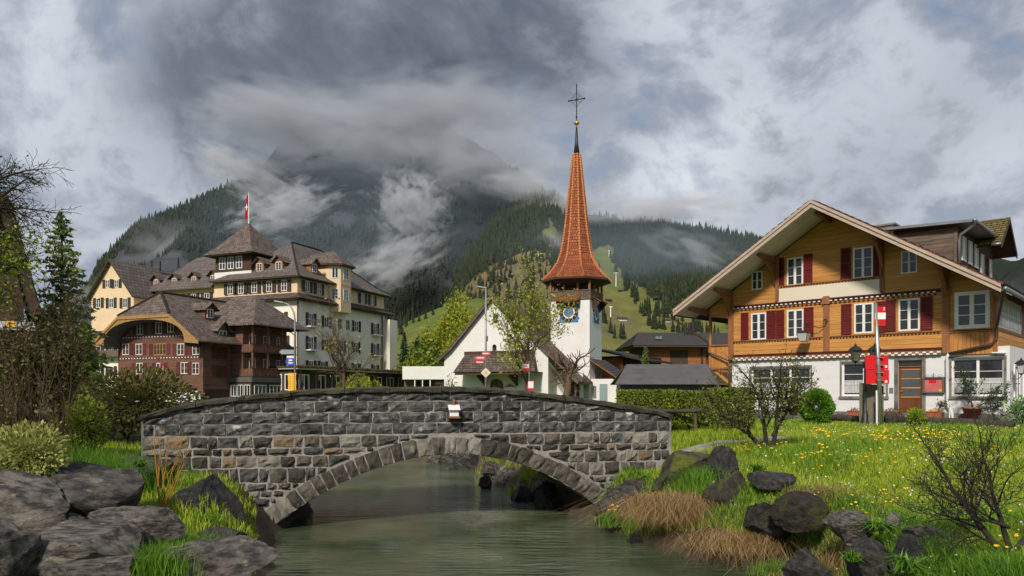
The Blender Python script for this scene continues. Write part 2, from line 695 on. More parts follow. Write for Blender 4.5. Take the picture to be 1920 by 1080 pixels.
M['white_plaster'] = pm('white_plaster', (0.74, 0.72, 0.69), (0.68, 0.66, 0.63), 0.7, 0.9, 0.15, 18, c3=(0.58, 0.55, 0.50), s3=0.45, t3=(0.55, 0.85))
M['white_brick'] = pm('white_brick', (0.70, 0.69, 0.68), (0.64, 0.63, 0.62), 1.2, 0.85, 0.35, 9, stretch=(1, 1, 4), c3=(0.64, 0.62, 0.60), s3=0.5, t3=(0.6, 0.85))
M['cream_plaster'] = pm('cream_plaster', (0.84, 0.78, 0.66), (0.78, 0.72, 0.60), 0.5, 0.9, 0.1, 12, c3=(0.70, 0.64, 0.52), s3=0.25)
M['ochre_plaster'] = pm('ochre_plaster', (0.74, 0.56, 0.36), (0.68, 0.51, 0.32), 0.5, 0.9, 0.1, 12)
M['wood_honey'] = pm('wood_honey', (0.56, 0.27, 0.072), (0.43, 0.19, 0.05), 2.2, 0.6, 0.25, 14, stretch=(0.5, 1, 6), rand=0.14, c3=(0.16, 0.06, 0.02), s3=2.6, t3=(0.67, 0.72))
M['wood_honey_upright'] = pm('wood_honey_upright', (0.55, 0.25, 0.07), (0.36, 0.145, 0.04), 2.2, 0.6, 0.25, 14, stretch=(6, 6, 0.5), rand=0.16)
M['wood_post'] = pm('wood_post', (0.30, 0.125, 0.052), (0.22, 0.09, 0.038), 2.0, 0.6, 0.2, 14, stretch=(5, 5, 0.6), rand=0.1)
M['wood_red'] = pm('wood_red', (0.18, 0.09, 0.06), (0.12, 0.058, 0.04), 1.6, 0.75, 0.25, 12, stretch=(0.6, 0.6, 5), rand=0.12, c3=(0.07, 0.027, 0.017), s3=0.3, t3=(0.52, 0.75))
M['wood_dark'] = pm('wood_dark', (0.045, 0.028, 0.02), (0.085, 0.05, 0.032), 2.2, 0.8, 0.3, 12, stretch=(4, 4, 0.8), rand=0.15)
M['wood_weathered'] = pm('wood_weathered', (0.085, 0.06, 0.045), (0.17, 0.125, 0.095), 2.2, 0.85, 0.4, 14, stretch=(0.6, 0.6, 5), rand=0.2)
M['wood_orange'] = pm('wood_orange', (0.36, 0.135, 0.045), (0.20, 0.075, 0.03), 1.6, 0.7, 0.3, 10, stretch=(0.6, 0.6, 8), rand=0.15)
M['wood_yellow'] = pm('wood_yellow', (0.42, 0.25, 0.09), (0.33, 0.185, 0.06), 1.6, 0.65, 0.2, 10, stretch=(3, 3, 1), rand=0.12)
M['soffit'] = pm('soffit', (0.66, 0.60, 0.51), (0.58, 0.52, 0.44), 1.5, 0.7, 0.15, 10, stretch=(0.6, 4, 4), rand=0.05)
M['barge'] = pm('barge', (0.50, 0.39, 0.31), (0.40, 0.30, 0.235), 2, 0.65, 0.1, 10, stretch=(0.6, 4, 4))
M['red_paint'] = pm('red_paint', (0.135, 0.009, 0.010), (0.10, 0.007, 0.008), 2, 0.5, 0.05, 10, rand=0.15)
M['maroon'] = pm('maroon', (0.075, 0.014, 0.014), (0.055, 0.01, 0.01), 2, 0.6)
M['white_paint'] = pm('white_paint', (0.78, 0.77, 0.74), (0.70, 0.69, 0.66), 3, 0.5, 0.03, 20)
M['panel_cream'] = pm('panel_cream', (0.70, 0.62, 0.50), (0.66, 0.58, 0.465), 0.8, 0.6)
M['dark_shutter'] = pm('dark_shutter', (0.045, 0.03, 0.024), (0.065, 0.042, 0.032), 2, 0.6, rand=0.2)
M['shutter_brown'] = pm('shutter_brown', (0.13, 0.03, 0.022), (0.10, 0.022, 0.017), 2, 0.6, rand=0.2)
M['glass'] = pm('glass', (0.016, 0.018, 0.02), (0.03, 0.03, 0.032), 0.8, 0.06, spec=0.7, rand=0.3)
M['glass_frost'] = pm('glass_frost', (0.09, 0.10, 0.11), (0.07, 0.075, 0.08), 1.5, 0.2, spec=0.6)
M['lamp_glass'] = pm('lamp_glass', (0.42, 0.42, 0.42), (0.50, 0.49, 0.47), 4, 0.25, spec=0.6)
M['lamp_glass_dim'] = pm('lamp_glass_dim', (0.07, 0.065, 0.055), (0.12, 0.11, 0.09), 6, 0.2, spec=0.6)
M['curtain'] = pm('curtain', (0.55, 0.55, 0.54), (0.33, 0.33, 0.33), 5, 0.95, 0.0, stretch=(6, 1, 0.4))
M['iron'] = pm('iron', (0.012, 0.013, 0.014), (0.02, 0.02, 0.022), 8, 0.5, spec=0.5)
M['zinc'] = pm('zinc', (0.30, 0.31, 0.325), (0.23, 0.24, 0.255), 3, 0.4, metal=0.6, spec=0.5)
M['gutter_brown'] = pm('gutter_brown', (0.12, 0.075, 0.055), (0.09, 0.06, 0.045), 3, 0.45, metal=0.4)
M['steel'] = pm('steel', (0.46, 0.46, 0.46), (0.38, 0.38, 0.38), 6, 0.35, metal=0.8)
M['galvanised'] = pm('galvanised', (0.36, 0.37, 0.38), (0.28, 0.29, 0.30), 5, 0.5, metal=0.5)
M['gold'] = pm('gold', (0.80, 0.50, 0.10), (0.70, 0.42, 0.08), 5, 0.3, metal=0.9)
M['sign_red'] = pm('sign_red', (0.62, 0.012, 0.018), (0.55, 0.01, 0.015), 1, 0.5)
M['sign_white'] = pm('sign_white', (0.78, 0.78, 0.78), (0.73, 0.73, 0.73), 2, 0.5)
M['sign_blue'] = pm('sign_blue', (0.03, 0.12, 0.50), (0.025, 0.10, 0.44), 2, 0.5)
M['sign_yellow'] = pm('sign_yellow', (0.80, 0.46, 0.03), (0.74, 0.42, 0.03), 2, 0.55)
M['sign_back'] = pm('sign_back', (0.27, 0.34, 0.36), (0.23, 0.30, 0.32), 2, 0.5, metal=0.2)
M['sign_pink'] = pm('sign_pink', (0.55, 0.17, 0.15), (0.48, 0.12, 0.11), 3, 0.3)
M['clock_blue'] = pm('clock_blue', (0.045, 0.22, 0.52), (0.04, 0.18, 0.45), 2, 0.5)
M['black'] = pm('black', (0.012, 0.012, 0.012), (0.016, 0.016, 0.016), 2, 0.6)
M['terracotta'] = pm('terracotta', (0.36, 0.12, 0.06), (0.29, 0.095, 0.05), 4, 0.8, 0.1, 20)
M['plastic_green'] = pm('box_paint', (0.155, 0.145, 0.10), (0.13, 0.12, 0.085), 2, 0.5)
M['door_wood'] = pm('door_wood', (0.17, 0.06, 0.022), (0.12, 0.04, 0.016), 2, 0.45, 0.1, 10, stretch=(5, 5, 0.6))
M['orange_panel'] = pm('orange_panel', (0.72, 0.34, 0.06), (0.66, 0.30, 0.05), 1, 0.6)
M['grey_panel'] = pm('grey_panel', (0.115, 0.11, 0.105), (0.09, 0.085, 0.08), 1.5, 0.7, rand=0.05)
M['dark_roof'] = pm('dark_roof', (0.075, 0.072, 0.07), (0.105, 0.10, 0.095), 1.0, 0.6, rand=0.08)
M['bark'] = pm('bark', (0.055, 0.042, 0.032), (0.115, 0.095, 0.075), 5, 0.95, 0.8, 18, stretch=(2, 2, 0.5))
M['bark_dark'] = pm('bark_dark', (0.022, 0.017, 0.014), (0.05, 0.04, 0.032), 6, 0.95, 0.8, 18)
M['bark_brown'] = pm('bark_brown', (0.085, 0.052, 0.032), (0.14, 0.09, 0.055), 5, 0.95, 0.6, 18)
M['bark_mossy'] = pm('bark_mossy', (0.07, 0.058, 0.035), (0.13, 0.105, 0.055), 5, 0.95, 0.6, 14)
M['twig_yellow'] = pm('twig_yellow', (0.42, 0.19, 0.03), (0.30, 0.13, 0.02), 5, 0.7)
M['leaf_spring'] = leaf_mat('leaf_spring', [(0.17, 0.21, 0.02), (0.30, 0.35, 0.035), (0.45, 0.45, 0.06)], 0.5, 0.35)
M['leaf_yellowgreen'] = leaf_mat('leaf_yellowgreen', [(0.13, 0.17, 0.014), (0.26, 0.31, 0.024), (0.42, 0.43, 0.045)], 0.5, 0.35, 0.25)
M['leaf_box'] = leaf_mat('leaf_box', [(0.045, 0.12, 0.012), (0.10, 0.24, 0.02), (0.18, 0.36, 0.035)], 0.4, 0.25, 2.0)
M['leaf_hedge'] = leaf_mat('leaf_hedge', [(0.06, 0.10, 0.012), (0.14, 0.19, 0.018), (0.25, 0.29, 0.03)], 0.5, 0.25, 1.2)
M['leaf_dark'] = leaf_mat('leaf_dark', [(0.085, 0.045, 0.025), (0.085, 0.075, 0.028), (0.15, 0.165, 0.032)], 0.5, 0.25, 1.2)
M['leaf_bud'] = leaf_mat('leaf_bud', [(0.05, 0.06, 0.015), (0.12, 0.14, 0.025), (0.22, 0.25, 0.04)], 0.5, 0.3, 1.2)
M['leaf_bright'] = leaf_mat('leaf_bright', [(0.12, 0.19, 0.012), (0.24, 0.34, 0.022), (0.36, 0.44, 0.04)], 0.45, 0.35, 1.2)
M['leaf_pale'] = leaf_mat('leaf_pale', [(0.16, 0.19, 0.04), (0.34, 0.36, 0.09), (0.55, 0.54, 0.20)], 0.5, 0.35, 2.0)
M['needles'] = leaf_mat('needles', [(0.07, 0.11, 0.025), (0.15, 0.21, 0.05), (0.26, 0.33, 0.08)], 0.6, 0.35, 0.5)
M['needles_pine'] = leaf_mat('needles_pine', [(0.02, 0.045, 0.02), (0.035, 0.075, 0.03), (0.07, 0.12, 0.045)], 0.6, 0.15, 2.0)
M['grass'] = leaf_mat('grass', [(0.10, 0.155, 0.010), (0.26, 0.36, 0.02), (0.48, 0.55, 0.06)], 0.5, 0.35, 0.55)
M['grass_tall'] = leaf_mat('grass_tall', [(0.05, 0.13, 0.012), (0.11, 0.25, 0.018), (0.20, 0.36, 0.035)], 0.5, 0.35, 1.0)
M['grass_dry'] = leaf_mat('grass_dry', [(0.16, 0.085, 0.03), (0.36, 0.22, 0.09), (0.62, 0.45, 0.22)], 0.7, 0.25, 1.5)
M['dandelion'] = pm('dandelion', (0.85, 0.52, 0.015), (0.78, 0.44, 0.01), 20, 0.7)
M['flower_white'] = pm('flower_white', (0.75, 0.72, 0.74), (0.70, 0.62, 0.70), 20, 0.7)
M['flower_red'] = pm('flower_red', (0.60, 0.10, 0.05), (0.50, 0.06, 0.04), 20, 0.7)
M['roof_brown'] = tile_mat('roof_brown', (0.082, 0.060, 0.048), (0.185, 0.14, 0.115), (0.062, 0.050, 0.042), 0.42, 0.36, moss=(0.30, 0.265, 0.21))
M['roof_hotel'] = tile_mat('roof_hotel', (0.10, 0.082, 0.072), (0.155, 0.13, 0.115), (0.12, 0.092, 0.072), 0.7, 0.62, moss=None)
M['roof_red'] = tile_mat('roof_red', (0.26, 0.065, 0.026), (0.44, 0.135, 0.05), (0.19, 0.055, 0.026), 0.34, 0.26, mosst=(0.45, 0.75), bump=0.9)
M['roof_chalet'] = tile_mat('roof_chalet', (0.16, 0.058, 0.036), (0.11, 0.045, 0.032), (0.07, 0.04, 0.03), 0.35, 0.24, bump=0.6)
M['roof_mossy'] = tile_mat('roof_mossy', (0.22, 0.185, 0.06), (0.16, 0.12, 0.05), (0.28, 0.26, 0.07), 0.34, 0.25, bump=0.9)
M['roof_slate'] = tile_mat('roof_slate', (0.10, 0.095, 0.092), (0.075, 0.07, 0.068), (0.055, 0.05, 0.048), 0.34, 0.28, bump=0.5)


def uv_planar(o, fwd=None):
    """uv in metres: v up the slope, u along the eave, for every face"""
    me = o.data
    uvl = me.uv_layers.new(name='UVMap')
    me.update()
    for p in me.polygons:
        n = p.normal
        u = Vector((0, 0, 1)).cross(n)
        if u.length < 1e-4:
            u = Vector((1, 0, 0))
        u.normalize()
        v = n.cross(u)
        for li in p.loop_indices:
            c = me.vertices[me.loops[li].vertex_index].co
            uvl.data[li].uv = (c.dot(u) + 50, c.dot(v) + 50)
    return o
# ------------------------------------------------------------------ the land: valley floor, river, mountains
GZ = 1.65
RIVER = [(-1.0, -6), (-1.5, 5), (-2.8, 9), (-3.5, 11), (-4.75, 14), (-4.7, 16.8), (-6, 20), (-12, 23.5), (-45, 27), (-45, 34.5), (-12, 31.8),
         (-3.3, 29.6), (-1.14, 25.9), (0.42, 19.2), (1.35, 16.6), (1.75, 14.9), (2.3, 13.4), (3.2, 12.0), (4.2, 11), (4.0, 9), (3.3, 6.5), (2.4, 4), (1.5, -6)]


def ground_z(x, y):
    x = np.asarray(x, dtype=float)
    y = np.asarray(y, dtype=float)
    d = dist_poly(x, y, RIVER)
    ins = in_poly(x, y, RIVER)
    nz = fbm(np.stack([x * 0.5, y * 0.5, x * 0], -1), 3, 5)
    n2 = fbm(np.stack([x * 1.7, y * 1.7, x * 0], -1), 2, 8)
    dd = np.maximum(d + 0.25 * nz, 0)
    h = 0.95 * np.clip(dd / 0.95, 0, 1) ** 0.8 + 0.45 * np.clip((dd - 0.6) / 3.0, 0, 1) + 0.25 * np.clip((dd - 3) / 9.0, 0, 1)
    far = np.clip((d - 8) / 6, 0, 1)
    h = h + (0.05 * nz + 0.03 * n2) * (1 - far)
    s1 = np.clip((y - 9.6) / 1.8, 0, 1)
    s2 = np.clip((x + 0.5) / 1.5, 0, 1)
    h = h * np.maximum(0.5 + 0.5 * s1, s2)
    h = np.where(ins, -0.75 * np.clip(d / 1.2, 0, 1) - 0.02, h)
    return np.where(far >= 1, GZ, h * (1 - far) + GZ * far)


def grid_faces(nu, nv):
    i = np.arange(nu - 1)[:, None]
    j = np.arange(nv - 1)[None, :]
    a = i * nv + j
    return np.stack([a, a + nv, a + nv + 1, a + 1], -1).reshape(-1, 4)


# ground: fine near the river, coarse out to the horizon
xs = np.concatenate([[-9000, -3000, -900, -300, -120], np.arange(-60, -14, 2.0), np.arange(-14, 16, 0.28), np.arange(16, 62, 2.0), [120, 300, 900, 3000, 9000]])
ys = np.concatenate([[-3000, -300, -40, -10], np.arange(-6, 34, 0.28), np.arange(34, 90, 3.0), [120, 180, 300, 600, 1500, 4000, 12000]])
gx, gy = np.meshgrid(xs, ys, indexing='ij')
gz = ground_z(gx, gy)
me = np_mesh('ground', np.stack([gx, gy, gz], -1), grid_faces(len(xs), len(ys)), M['lawn'], True)
me.materials.append(M['soil'])
qx = (gx[:-1, :-1] + gx[1:, 1:]) / 2
qy = (gy[:-1, :-1] + gy[1:, 1:]) / 2
qd = dist_poly(qx, qy, RIVER) + 0.35 * fbm(np.stack([qx, qy, 0 * qx], -1), 2, 4)
me.polygons.foreach_set('material_index', ((qd < 0.85) | in_poly(qx, qy, RIVER)).astype(np.int32).ravel())
ground = link_mesh('ground', me)
tag(ground, kind='structure')


def gzs(x, y):
    return float(ground_z(np.array([x]), np.array([y]))[0])


# water
def water_mat():
    m = bpy.data.materials.new('river_water')
    m.use_nodes = True
    nt = m.node_tree
    b = nt.nodes['Principled BSDF']
    L = nt.links.new
    N = nt.nodes.new
    tc_ = N('ShaderNodeTexCoord')
    n0 = N('ShaderNodeTexNoise')
    n0.inputs['Scale'].default_value = 0.55
    n0.inputs['Detail'].default_value = 4
    L(tc_.outputs['Object'], n0.inputs['Vector'])
    r = N('ShaderNodeValToRGB')
    r.color_ramp.elements[0].position = 0.35
    r.color_ramp.elements[1].position = 0.68
    r.color_ramp.elements[0].color = (0.042, 0.056, 0.030, 1)
    r.color_ramp.elements[1].color = (0.11, 0.128, 0.076, 1)
    L(n0.outputs['Fac'], r.inputs[0])
    L(r.outputs[0], b.inputs['Base Color'])
    b.inputs['Roughness'].default_value = 0.04
    b.inputs['IOR'].default_value = 1.33
    b.inputs['Specular IOR Level'].default_value = 0.5
    mp1 = N('ShaderNodeMapping')
    mp1.inputs['Rotation'].default_value = (0, 0, 0.2)
    mp1.inputs['Scale'].default_value = (0.6, 2.2, 1)
    L(tc_.outputs['Object'], mp1.inputs[0])
    w1 = N('ShaderNodeTexNoise')
    w1.inputs['Scale'].default_value = 2.6
    w1.inputs['Detail'].default_value = 5
    w1.inputs['Roughness'].default_value = 0.5
    w1.inputs['Distortion'].default_value = 0.25
    L(mp1.outputs[0], w1.inputs['Vector'])
    w2 = N('ShaderNodeTexNoise')
    w2.inputs['Scale'].default_value = 0.35
    w2.inputs['Detail'].default_value = 2
    L(tc_.outputs['Object'], w2.inputs['Vector'])
    mr = N('ShaderNodeMapRange')
    mr.inputs['From Min'].default_value = 0.38
    mr.inputs['From Max'].default_value = 0.62
    mr.inputs['To Min'].default_value = 0.12
    mr.inputs['To Max'].default_value = 1.0
    L(w2.outputs['Fac'], mr.inputs['Value'])
    bp = N('ShaderNodeBump')
    bp.inputs['Distance'].default_value = 0.18
    L(mr.outputs[0], bp.inputs['Strength'])
    L(w1.outputs['Fac'], bp.inputs['Height'])
    L(bp.outputs[0], b.inputs['Normal'])
    return m


wx = np.linspace(-46, 7, 90)
wy = np.linspace(-8, 36, 90)
ax, ay = np.meshgrid(wx, wy, indexing='ij')
me = np_mesh('water', np.stack([ax, ay, 0 * ax], -1), grid_faces(90, 90), water_mat(), True)
tag(link_mesh('water', me), kind='structure')


# mountains -------------------------------------------------------
def land_mat(name, nscale, bdist):
    m = bpy.data.materials.new(name)
    m.use_nodes = True
    nt = m.node_tree
    b = nt.nodes['Principled BSDF']
    b.inputs['Roughness'].default_value = 0.95
    b.inputs['Specular IOR Level'].default_value = 0.1
    L = nt.links.new
    N = nt.nodes.new
    at_ = N('ShaderNodeAttribute')
    at_.attribute_name = 'cover'
    tc_ = N('ShaderNodeTexCoord')
    nz = N('ShaderNodeTexNoise')
    nz.inputs['Scale'].default_value = nscale
    nz.inputs['Detail'].default_value = 8
    nz.inputs['Roughness'].default_value = 0.7
    L(tc_.outputs['Object'], nz.inputs['Vector'])
    mr = N('ShaderNodeMapRange')
    mr.inputs['From Min'].default_value = 0.3
    mr.inputs['From Max'].default_value = 0.7
    mr.inputs['To Min'].default_value = 0.72
    mr.inputs['To Max'].default_value = 1.3
    L(nz.outputs['Fac'], mr.inputs['Value'])
    hs = N('ShaderNodeHueSaturation')
    L(at_.outputs['Color'], hs.inputs['Color'])
    L(mr.outputs[0], hs.inputs['Value'])
    L(hs.outputs[0], b.inputs['Base Color'])
    bp = N('ShaderNodeBump')
    bp.inputs['Strength'].default_value = 0.8
    bp.inputs['Distance'].default_value = bdist
    L(nz.outputs['Fac'], bp.inputs['Height'])
    L(bp.outputs[0], b.inputs['Normal'])
    return m


class Hill:
    def __init__(s, name, ridge, Yb, Yr, p, namp, nfreq, seed, px0, px1, nu, nv, cover, mat, zb=-5.0, tmax=1.25):
        s.ridge, s.Yb, s.Yr, s.p, s.namp, s.nfreq, s.seed, s.zb = ridge, Yb, Yr, p, namp, nfreq, seed, zb
        u = np.linspace(px0, px1, nu)
        t = np.linspace(0, tmax, nv)
        uu, tt = np.meshgrid(u, t, indexing='ij')
        P = s.surf(uu, tt)
        me = np_mesh(name, P, grid_faces(nu, nv), mat, True)
        py = s.py(P)
        c = cover(uu, py, tt, P)
        ca = me.color_attributes.new('cover', 'FLOAT_COLOR', 'POINT')
        ca.data.foreach_set('color', np.concatenate([c, np.ones(c.shape[:-1] + (1,))], -1).astype(np.float32).ravel())
        s.ob = link_mesh(name, me)
        tag(s.ob, kind='structure')

    def py(s, P):
        return HZ - (P[..., 2] - EYE) / P[..., 1] * F

    def surf(s, px, t):
        Yr = interp(px, s.Yr) if isinstance(s.Yr, list) else s.Yr
        Y = s.Yb + (Yr - s.Yb) * t
        X = (px - 960) / F * Y
        zr = EYE + (HZ - interp(px, s.ridge)) / F * Yr
        tc1 = np.minimum(t, 1.0)
        Z = s.zb + (zr - s.zb) * tc1 ** s.p - np.maximum(t - 1, 0) * (zr - s.zb) * 0.9
        q = np.stack([X * s.nfreq, Y * s.nfreq, 0 * X], -1)
        rid = 1 - 2 * np.abs(vnoise(q * 0.8, s.seed + 30))
        n = fbm(q, 5, s.seed, 0.52) + 0.6 * rid
        Z = Z + s.namp * n * np.clip(tc1 * 3, 0, 1) * (0.35 + 0.65 * np.clip((1 - tc1) * 5, 0, 1))
        return np.stack([X, Y, Z], -1)


FOREST_C = np.array((0.022, 0.029, 0.022))
ROCK_C = np.array((0.068, 0.073, 0.084))
MEADOW_C = np.array((0.115, 0.145, 0.032))
SCRUB_C = np.array((0.175, 0.135, 0.060))
mat_land_far = land_mat('mountain_land', 0.02, 12.0)
mat_land = land_mat('hill_land', 0.06, 3.0)


def rock_mask_A(px, py, P):
    q = P * np.array((0.006, 0.006, 0.012))
    n = fbm(q, 4, 77)
    hi = np.clip((560 - py) / 200, 0, 1)
    return np.clip((n + 0.45 * hi - 0.32) * 3, 0, 1)


def cover_A(px, py, t, P):
    r = rock_mask_A(px, py, P)[..., None]
    return FOREST_C * (1 - r) + ROCK_C * r


MEADOWS = [[(1106, 476), (1150, 462), (1160, 495), (1178, 522), (1200, 552), (1222, 570), (1250, 590), (1262, 566), (1278, 552), (1350, 592), (1440, 640), (1440, 735), (985, 735), (1000, 640), (1090, 600), (1118, 530)],
           [(1012, 420), (1034, 405), (1046, 445), (1040, 466), (1018, 462)], [(1150, 505), (1185, 520), (1240, 575), (1285, 630), (1300, 660), (1180, 600)]]
SCRUBS = [[(866, 620), (850, 570), (885, 525), (930, 490), (985, 468), (1030, 478), (1062, 520), (1066, 600), (1010, 640)],
          [(1128, 585), (1180, 600), (1215, 632), (1215, 690), (1100, 690)]]


def warp(px, py, P, a=14.0, f=0.03):
    q = P * f
    return px + a * vnoise(q, 3), py + a * vnoise(q, 4)


def mask_polys(px, py, polys):
    m = np.zeros(np.shape(px), dtype=bool)
    for p in polys:
        m |= in_poly(px, py, p)
    return m


def cover_B(px, py, t, P):
    x, y = warp(px, py, P)
    me_ = mask_polys(x, y, MEADOWS)[..., None]
    sc_ = mask_polys(x, y, SCRUBS)[..., None]
    n = np.clip(0.5 + 0.9 * fbm(P * 0.02, 3, 21), 0, 1)[..., None]
    mead = MEADOW_C * (1 - 0.5 * n) + SCRUB_C * 0.5 * n
    scr = SCRUB_C * (1 - 0.4 * n) + ROCK_C * 0.4 * n
    c = np.where(sc_, scr, FOREST_C * 1.2 + 0 * n)
    return np.where(me_, np.where(sc_, 0.55 * mead + 0.45 * scr, mead), c)


def cover_C(px, py, t, P):
    n = np.clip(0.5 + 0.9 * fbm(P * 0.03, 3, 23), 0, 1)[..., None]
    return MEADOW_C * (1 - 0.3 * n) + SCRUB_C * 0.3 * n


hill_A = Hill('mountain', [(-700, 660), (-100, 625), (110, 590), (168, 540), (185, 505), (215, 478), (255, 450), (290, 424), (340, 398), (390, 373), (430, 352), (462, 330), (520, 270),
                           (580, 240), (660, 222), (770, 218), (850, 238), (930, 295), (990, 345), (1050, 400), (1200, 430), (1500, 480), (2100, 520), (2700, 600)],
              620, 1500, 1.45, 58, 0.006, 3, -700, 2700, 330, 110, cover_A, mat_land_far)
hill_B = Hill('hillside', [(560, 735), (700, 700), (780, 640), (830, 580), (860, 520), (900, 446), (940, 402), (975, 378), (1005, 366), (1040, 370), (1068, 390), (1105, 424), (1160, 428),
                           (1200, 420), (1235, 418), (1262, 426), (1330, 433), (1400, 447), (1480, 470), (1600, 500), (1800, 560), (2100, 600), (2700, 650)],
              230, 900, 1.25, 9, 0.012, 9, 560, 2500, 300, 120, cover_B, mat_land)
hill_C = Hill('meadow_slope', [(420, 735), (600, 712), (700, 655), (735, 622), (770, 598), (810, 582), (850, 570), (900, 560), (960, 572), (1020, 620), (1100, 680), (1200, 735)],
              190, 430, 1.1, 2.5, 0.03, 14, 420, 1200, 120, 50, cover_C, mat_land)


# conifer shapes ---------------------------------------------------
def conifer_arrays(h, r, tiers, n, seed, jag=0.25):
    """ragged stacked cones: verts, tris"""
    g = np.random.default_rng(seed)
    V, T = [], []
    for k in range(tiers):
        z0 = h * (0.06 + 0.80 * k / tiers)
        z1 = h * min(1.0, 0.06 + 0.80 * (k + 1.9) / tiers)
        rr = r * (1 - 0.86 * k / tiers)
        b = len(V)
        V.append((0, 0, z1))
        a0 = g.random() * 6
        for i in range(n):
            a = a0 + 2 * math.pi * i / n
            q = rr * (1 + jag * (g.random() * 2 - 1)) * (1.0 if i % 2 else 0.62)
            V.append((q * math.cos(a), q * math.sin(a), z0 - (0.05 * h if i % 2 else -0.02 * h) * (0.5 + g.random())))
        for i in range(n):
            T.append((b, b + 1 + i, b + 1 + (i + 1) % n))
    return np.array(V), np.array(T)


def scatter_trees(name, pts, hs, tiers, n, mat, width=0.2):
    protos = [conifer_arrays(1.0, width * (0.85 + 0.12 * i), tiers, n, 40 + i) for i in range(4)]
    Vs, Fs, off = [], [], 0
    rot = NR.random(len(pts)) * 6.28
    which = NR.integers(0, 4, len(pts))
    for w in range(4):
        V, T = protos[w]
        idx = np.where(which == w)[0]
        if not len(idx):
            continue
        c, s_ = np.cos(rot[idx])[:, None], np.sin(rot[idx])[:, None]
        h = hs[idx][:, None]
        X = (V[None, :, 0] * c - V[None, :, 1] * s_) * h + pts[idx, 0][:, None]
        Y = (V[None, :, 0] * s_ + V[None, :, 1] * c) * h + pts[idx, 1][:, None]
        Z = V[None, :, 2] * h + pts[idx, 2][:, None] - 0.03 * h
        Vs.append(np.stack([X, Y, Z], -1).reshape(-1, 3))
        Fs.append((T[None] + (np.arange(len(idx)) * len(V))[:, None, None] + off).reshape(-1, 3))
        off += len(idx) * len(V)
    return np_mesh(name, np.concatenate(Vs), np.concatenate(Fs), mat)


M['needles_far'] = leaf_mat('needles_far', [(0.012, 0.020, 0.014), (0.022, 0.032, 0.019), (0.040, 0.052, 0.026)], 0.9, 0.1, 0.02)
M['needles_hill'] = leaf_mat('needles_hill', [(0.010, 0.018, 0.011), (0.021, 0.032, 0.015), (0.045, 0.056, 0.022)], 0.9, 0.1, 0.03)


def forest(hill, name, n, px0, px1, t0, t1, keep, h0, h1, mat, tiers, nn, label, tpow=1.0):
    px = NR.uniform(px0, px1, n)
    t = t0 + (t1 - t0) * NR.random(n) ** tpow
    P = hill.surf(px, t)
    py = hill.py(P)
    k = keep(px, py, t, P)
    P = P[k]
    hs = NR.uniform(h0, h1, len(P)) * (0.7 + 0.6 * NR.random(len(P)) ** 2)
    o = link_mesh(name, scatter_trees(name, P, hs, tiers, nn, mat))
    tag(o, label, 'forest', kind='stuff')
    return o


forest(hill_A, 'forest', 30000, 60, 1300, 0.10, 1.0, lambda px, py, t, P: (rock_mask_A(px, py, P) < 0.35 + 0.3 * NR.random(px.shape)) & (py > 220), 8, 15, M['needles_far'], 3, 8,
       'dark conifer forest covering the cloud wrapped mountain behind the hotel')
forest(hill_A, 'forest', 1600, 150, 480, 0.93, 1.0, lambda px, py, t, P: NR.random(px.shape) < 0.9, 9, 19, M['needles_far'], 4, 8,
       'line of conifers along the left ridge of the mountain')


def keep_B(px, py, t, P):
    x, y = warp(px, py, P)
    m = mask_polys(x, y, MEADOWS)
    s_ = mask_polys(x, y, SCRUBS)
    return ~m & (~s_ | (NR.random(px.shape) < 0.12))


forest(hill_B, 'forest', 26000, 760, 1640, 0.28, 1.01, keep_B, 6, 12, M['needles_hill'], 4, 8, 'dark conifer forest on the hillside behind the church spire', 0.8)

# single conifers on the meadows
cp = [conifer_arrays(1.0, 0.17 + 0.02 * i, 9, 10, 70 + i, 0.35) for i in range(3)]
cmesh = [np_mesh('hill_conifer', v, f, M['needles_hill']) for v, f in cp]
spots = []
for (a, b, n, sp) in [((1170, 528), (1205, 585), 16, 8), ((1205, 580), (1232, 622), 14, 8), ((1225, 588), (1262, 600), 8, 8), ((1262, 560), (1285, 600), 10, 7),
                      ((1160, 510), (1180, 530), 7, 6), ((1270, 590), (1340, 640), 14, 9), ((1128, 560), (1135, 610), 3, 5), ((1285, 565), (1350, 600), 10, 6),
                      ((1140, 625), (1180, 640), 5, 6), ((1235, 612), (1330, 640), 16, 8)]:
    for i in range(n):
        u = RNG.random()
        spots.append((lerp(a[0], b[0], u) + RNG.uniform(-sp, sp), lerp(a[1], b[1], u) + RNG.uniform(-sp * .5, sp * .5)))


def find_t(hill, px, py):
    t = np.linspace(0.02, 1.0, 160)
    q = hill.py(hill.surf(np.full_like(t, px), t))
    i = int(np.argmin(np.abs(q - py)))
    return hill.surf(np.array([px]), np.array([t[i]]))[0]


for i, (px, py) in enumerate(spots):
    p = find_t(hill_B, px, py)
    h = p[1] * RNG.uniform(22, 38) / F
    o = link_mesh('conifer_tree', cmesh[i % 3], None, (p[0], p[1], p[2] - 0.3), RNG.uniform(0, 6), (h, h, h))
    tag(o, 'dark conifer standing on the bright meadow slope between spire and wooden chalet', 'tree', 'conifers on the meadow slope')
for i, (px, py, hp) in enumerate([(742, 640, 34), (752, 628, 40), (762, 612, 26), (775, 606, 30), (786, 603, 22), (798, 598, 24), (735, 650, 40), (812, 590, 22)]):
    p = find_t(hill_C, px, py)
    h = p[1] * hp / F
    o = link_mesh('conifer_tree', cmesh[i % 3], None, (p[0], p[1], p[2] - 0.3), RNG.uniform(0, 6), (h, h, h))
    tag(o, 'small conifer on the meadow slope just right of the hotel', 'tree', 'conifers right of the hotel')

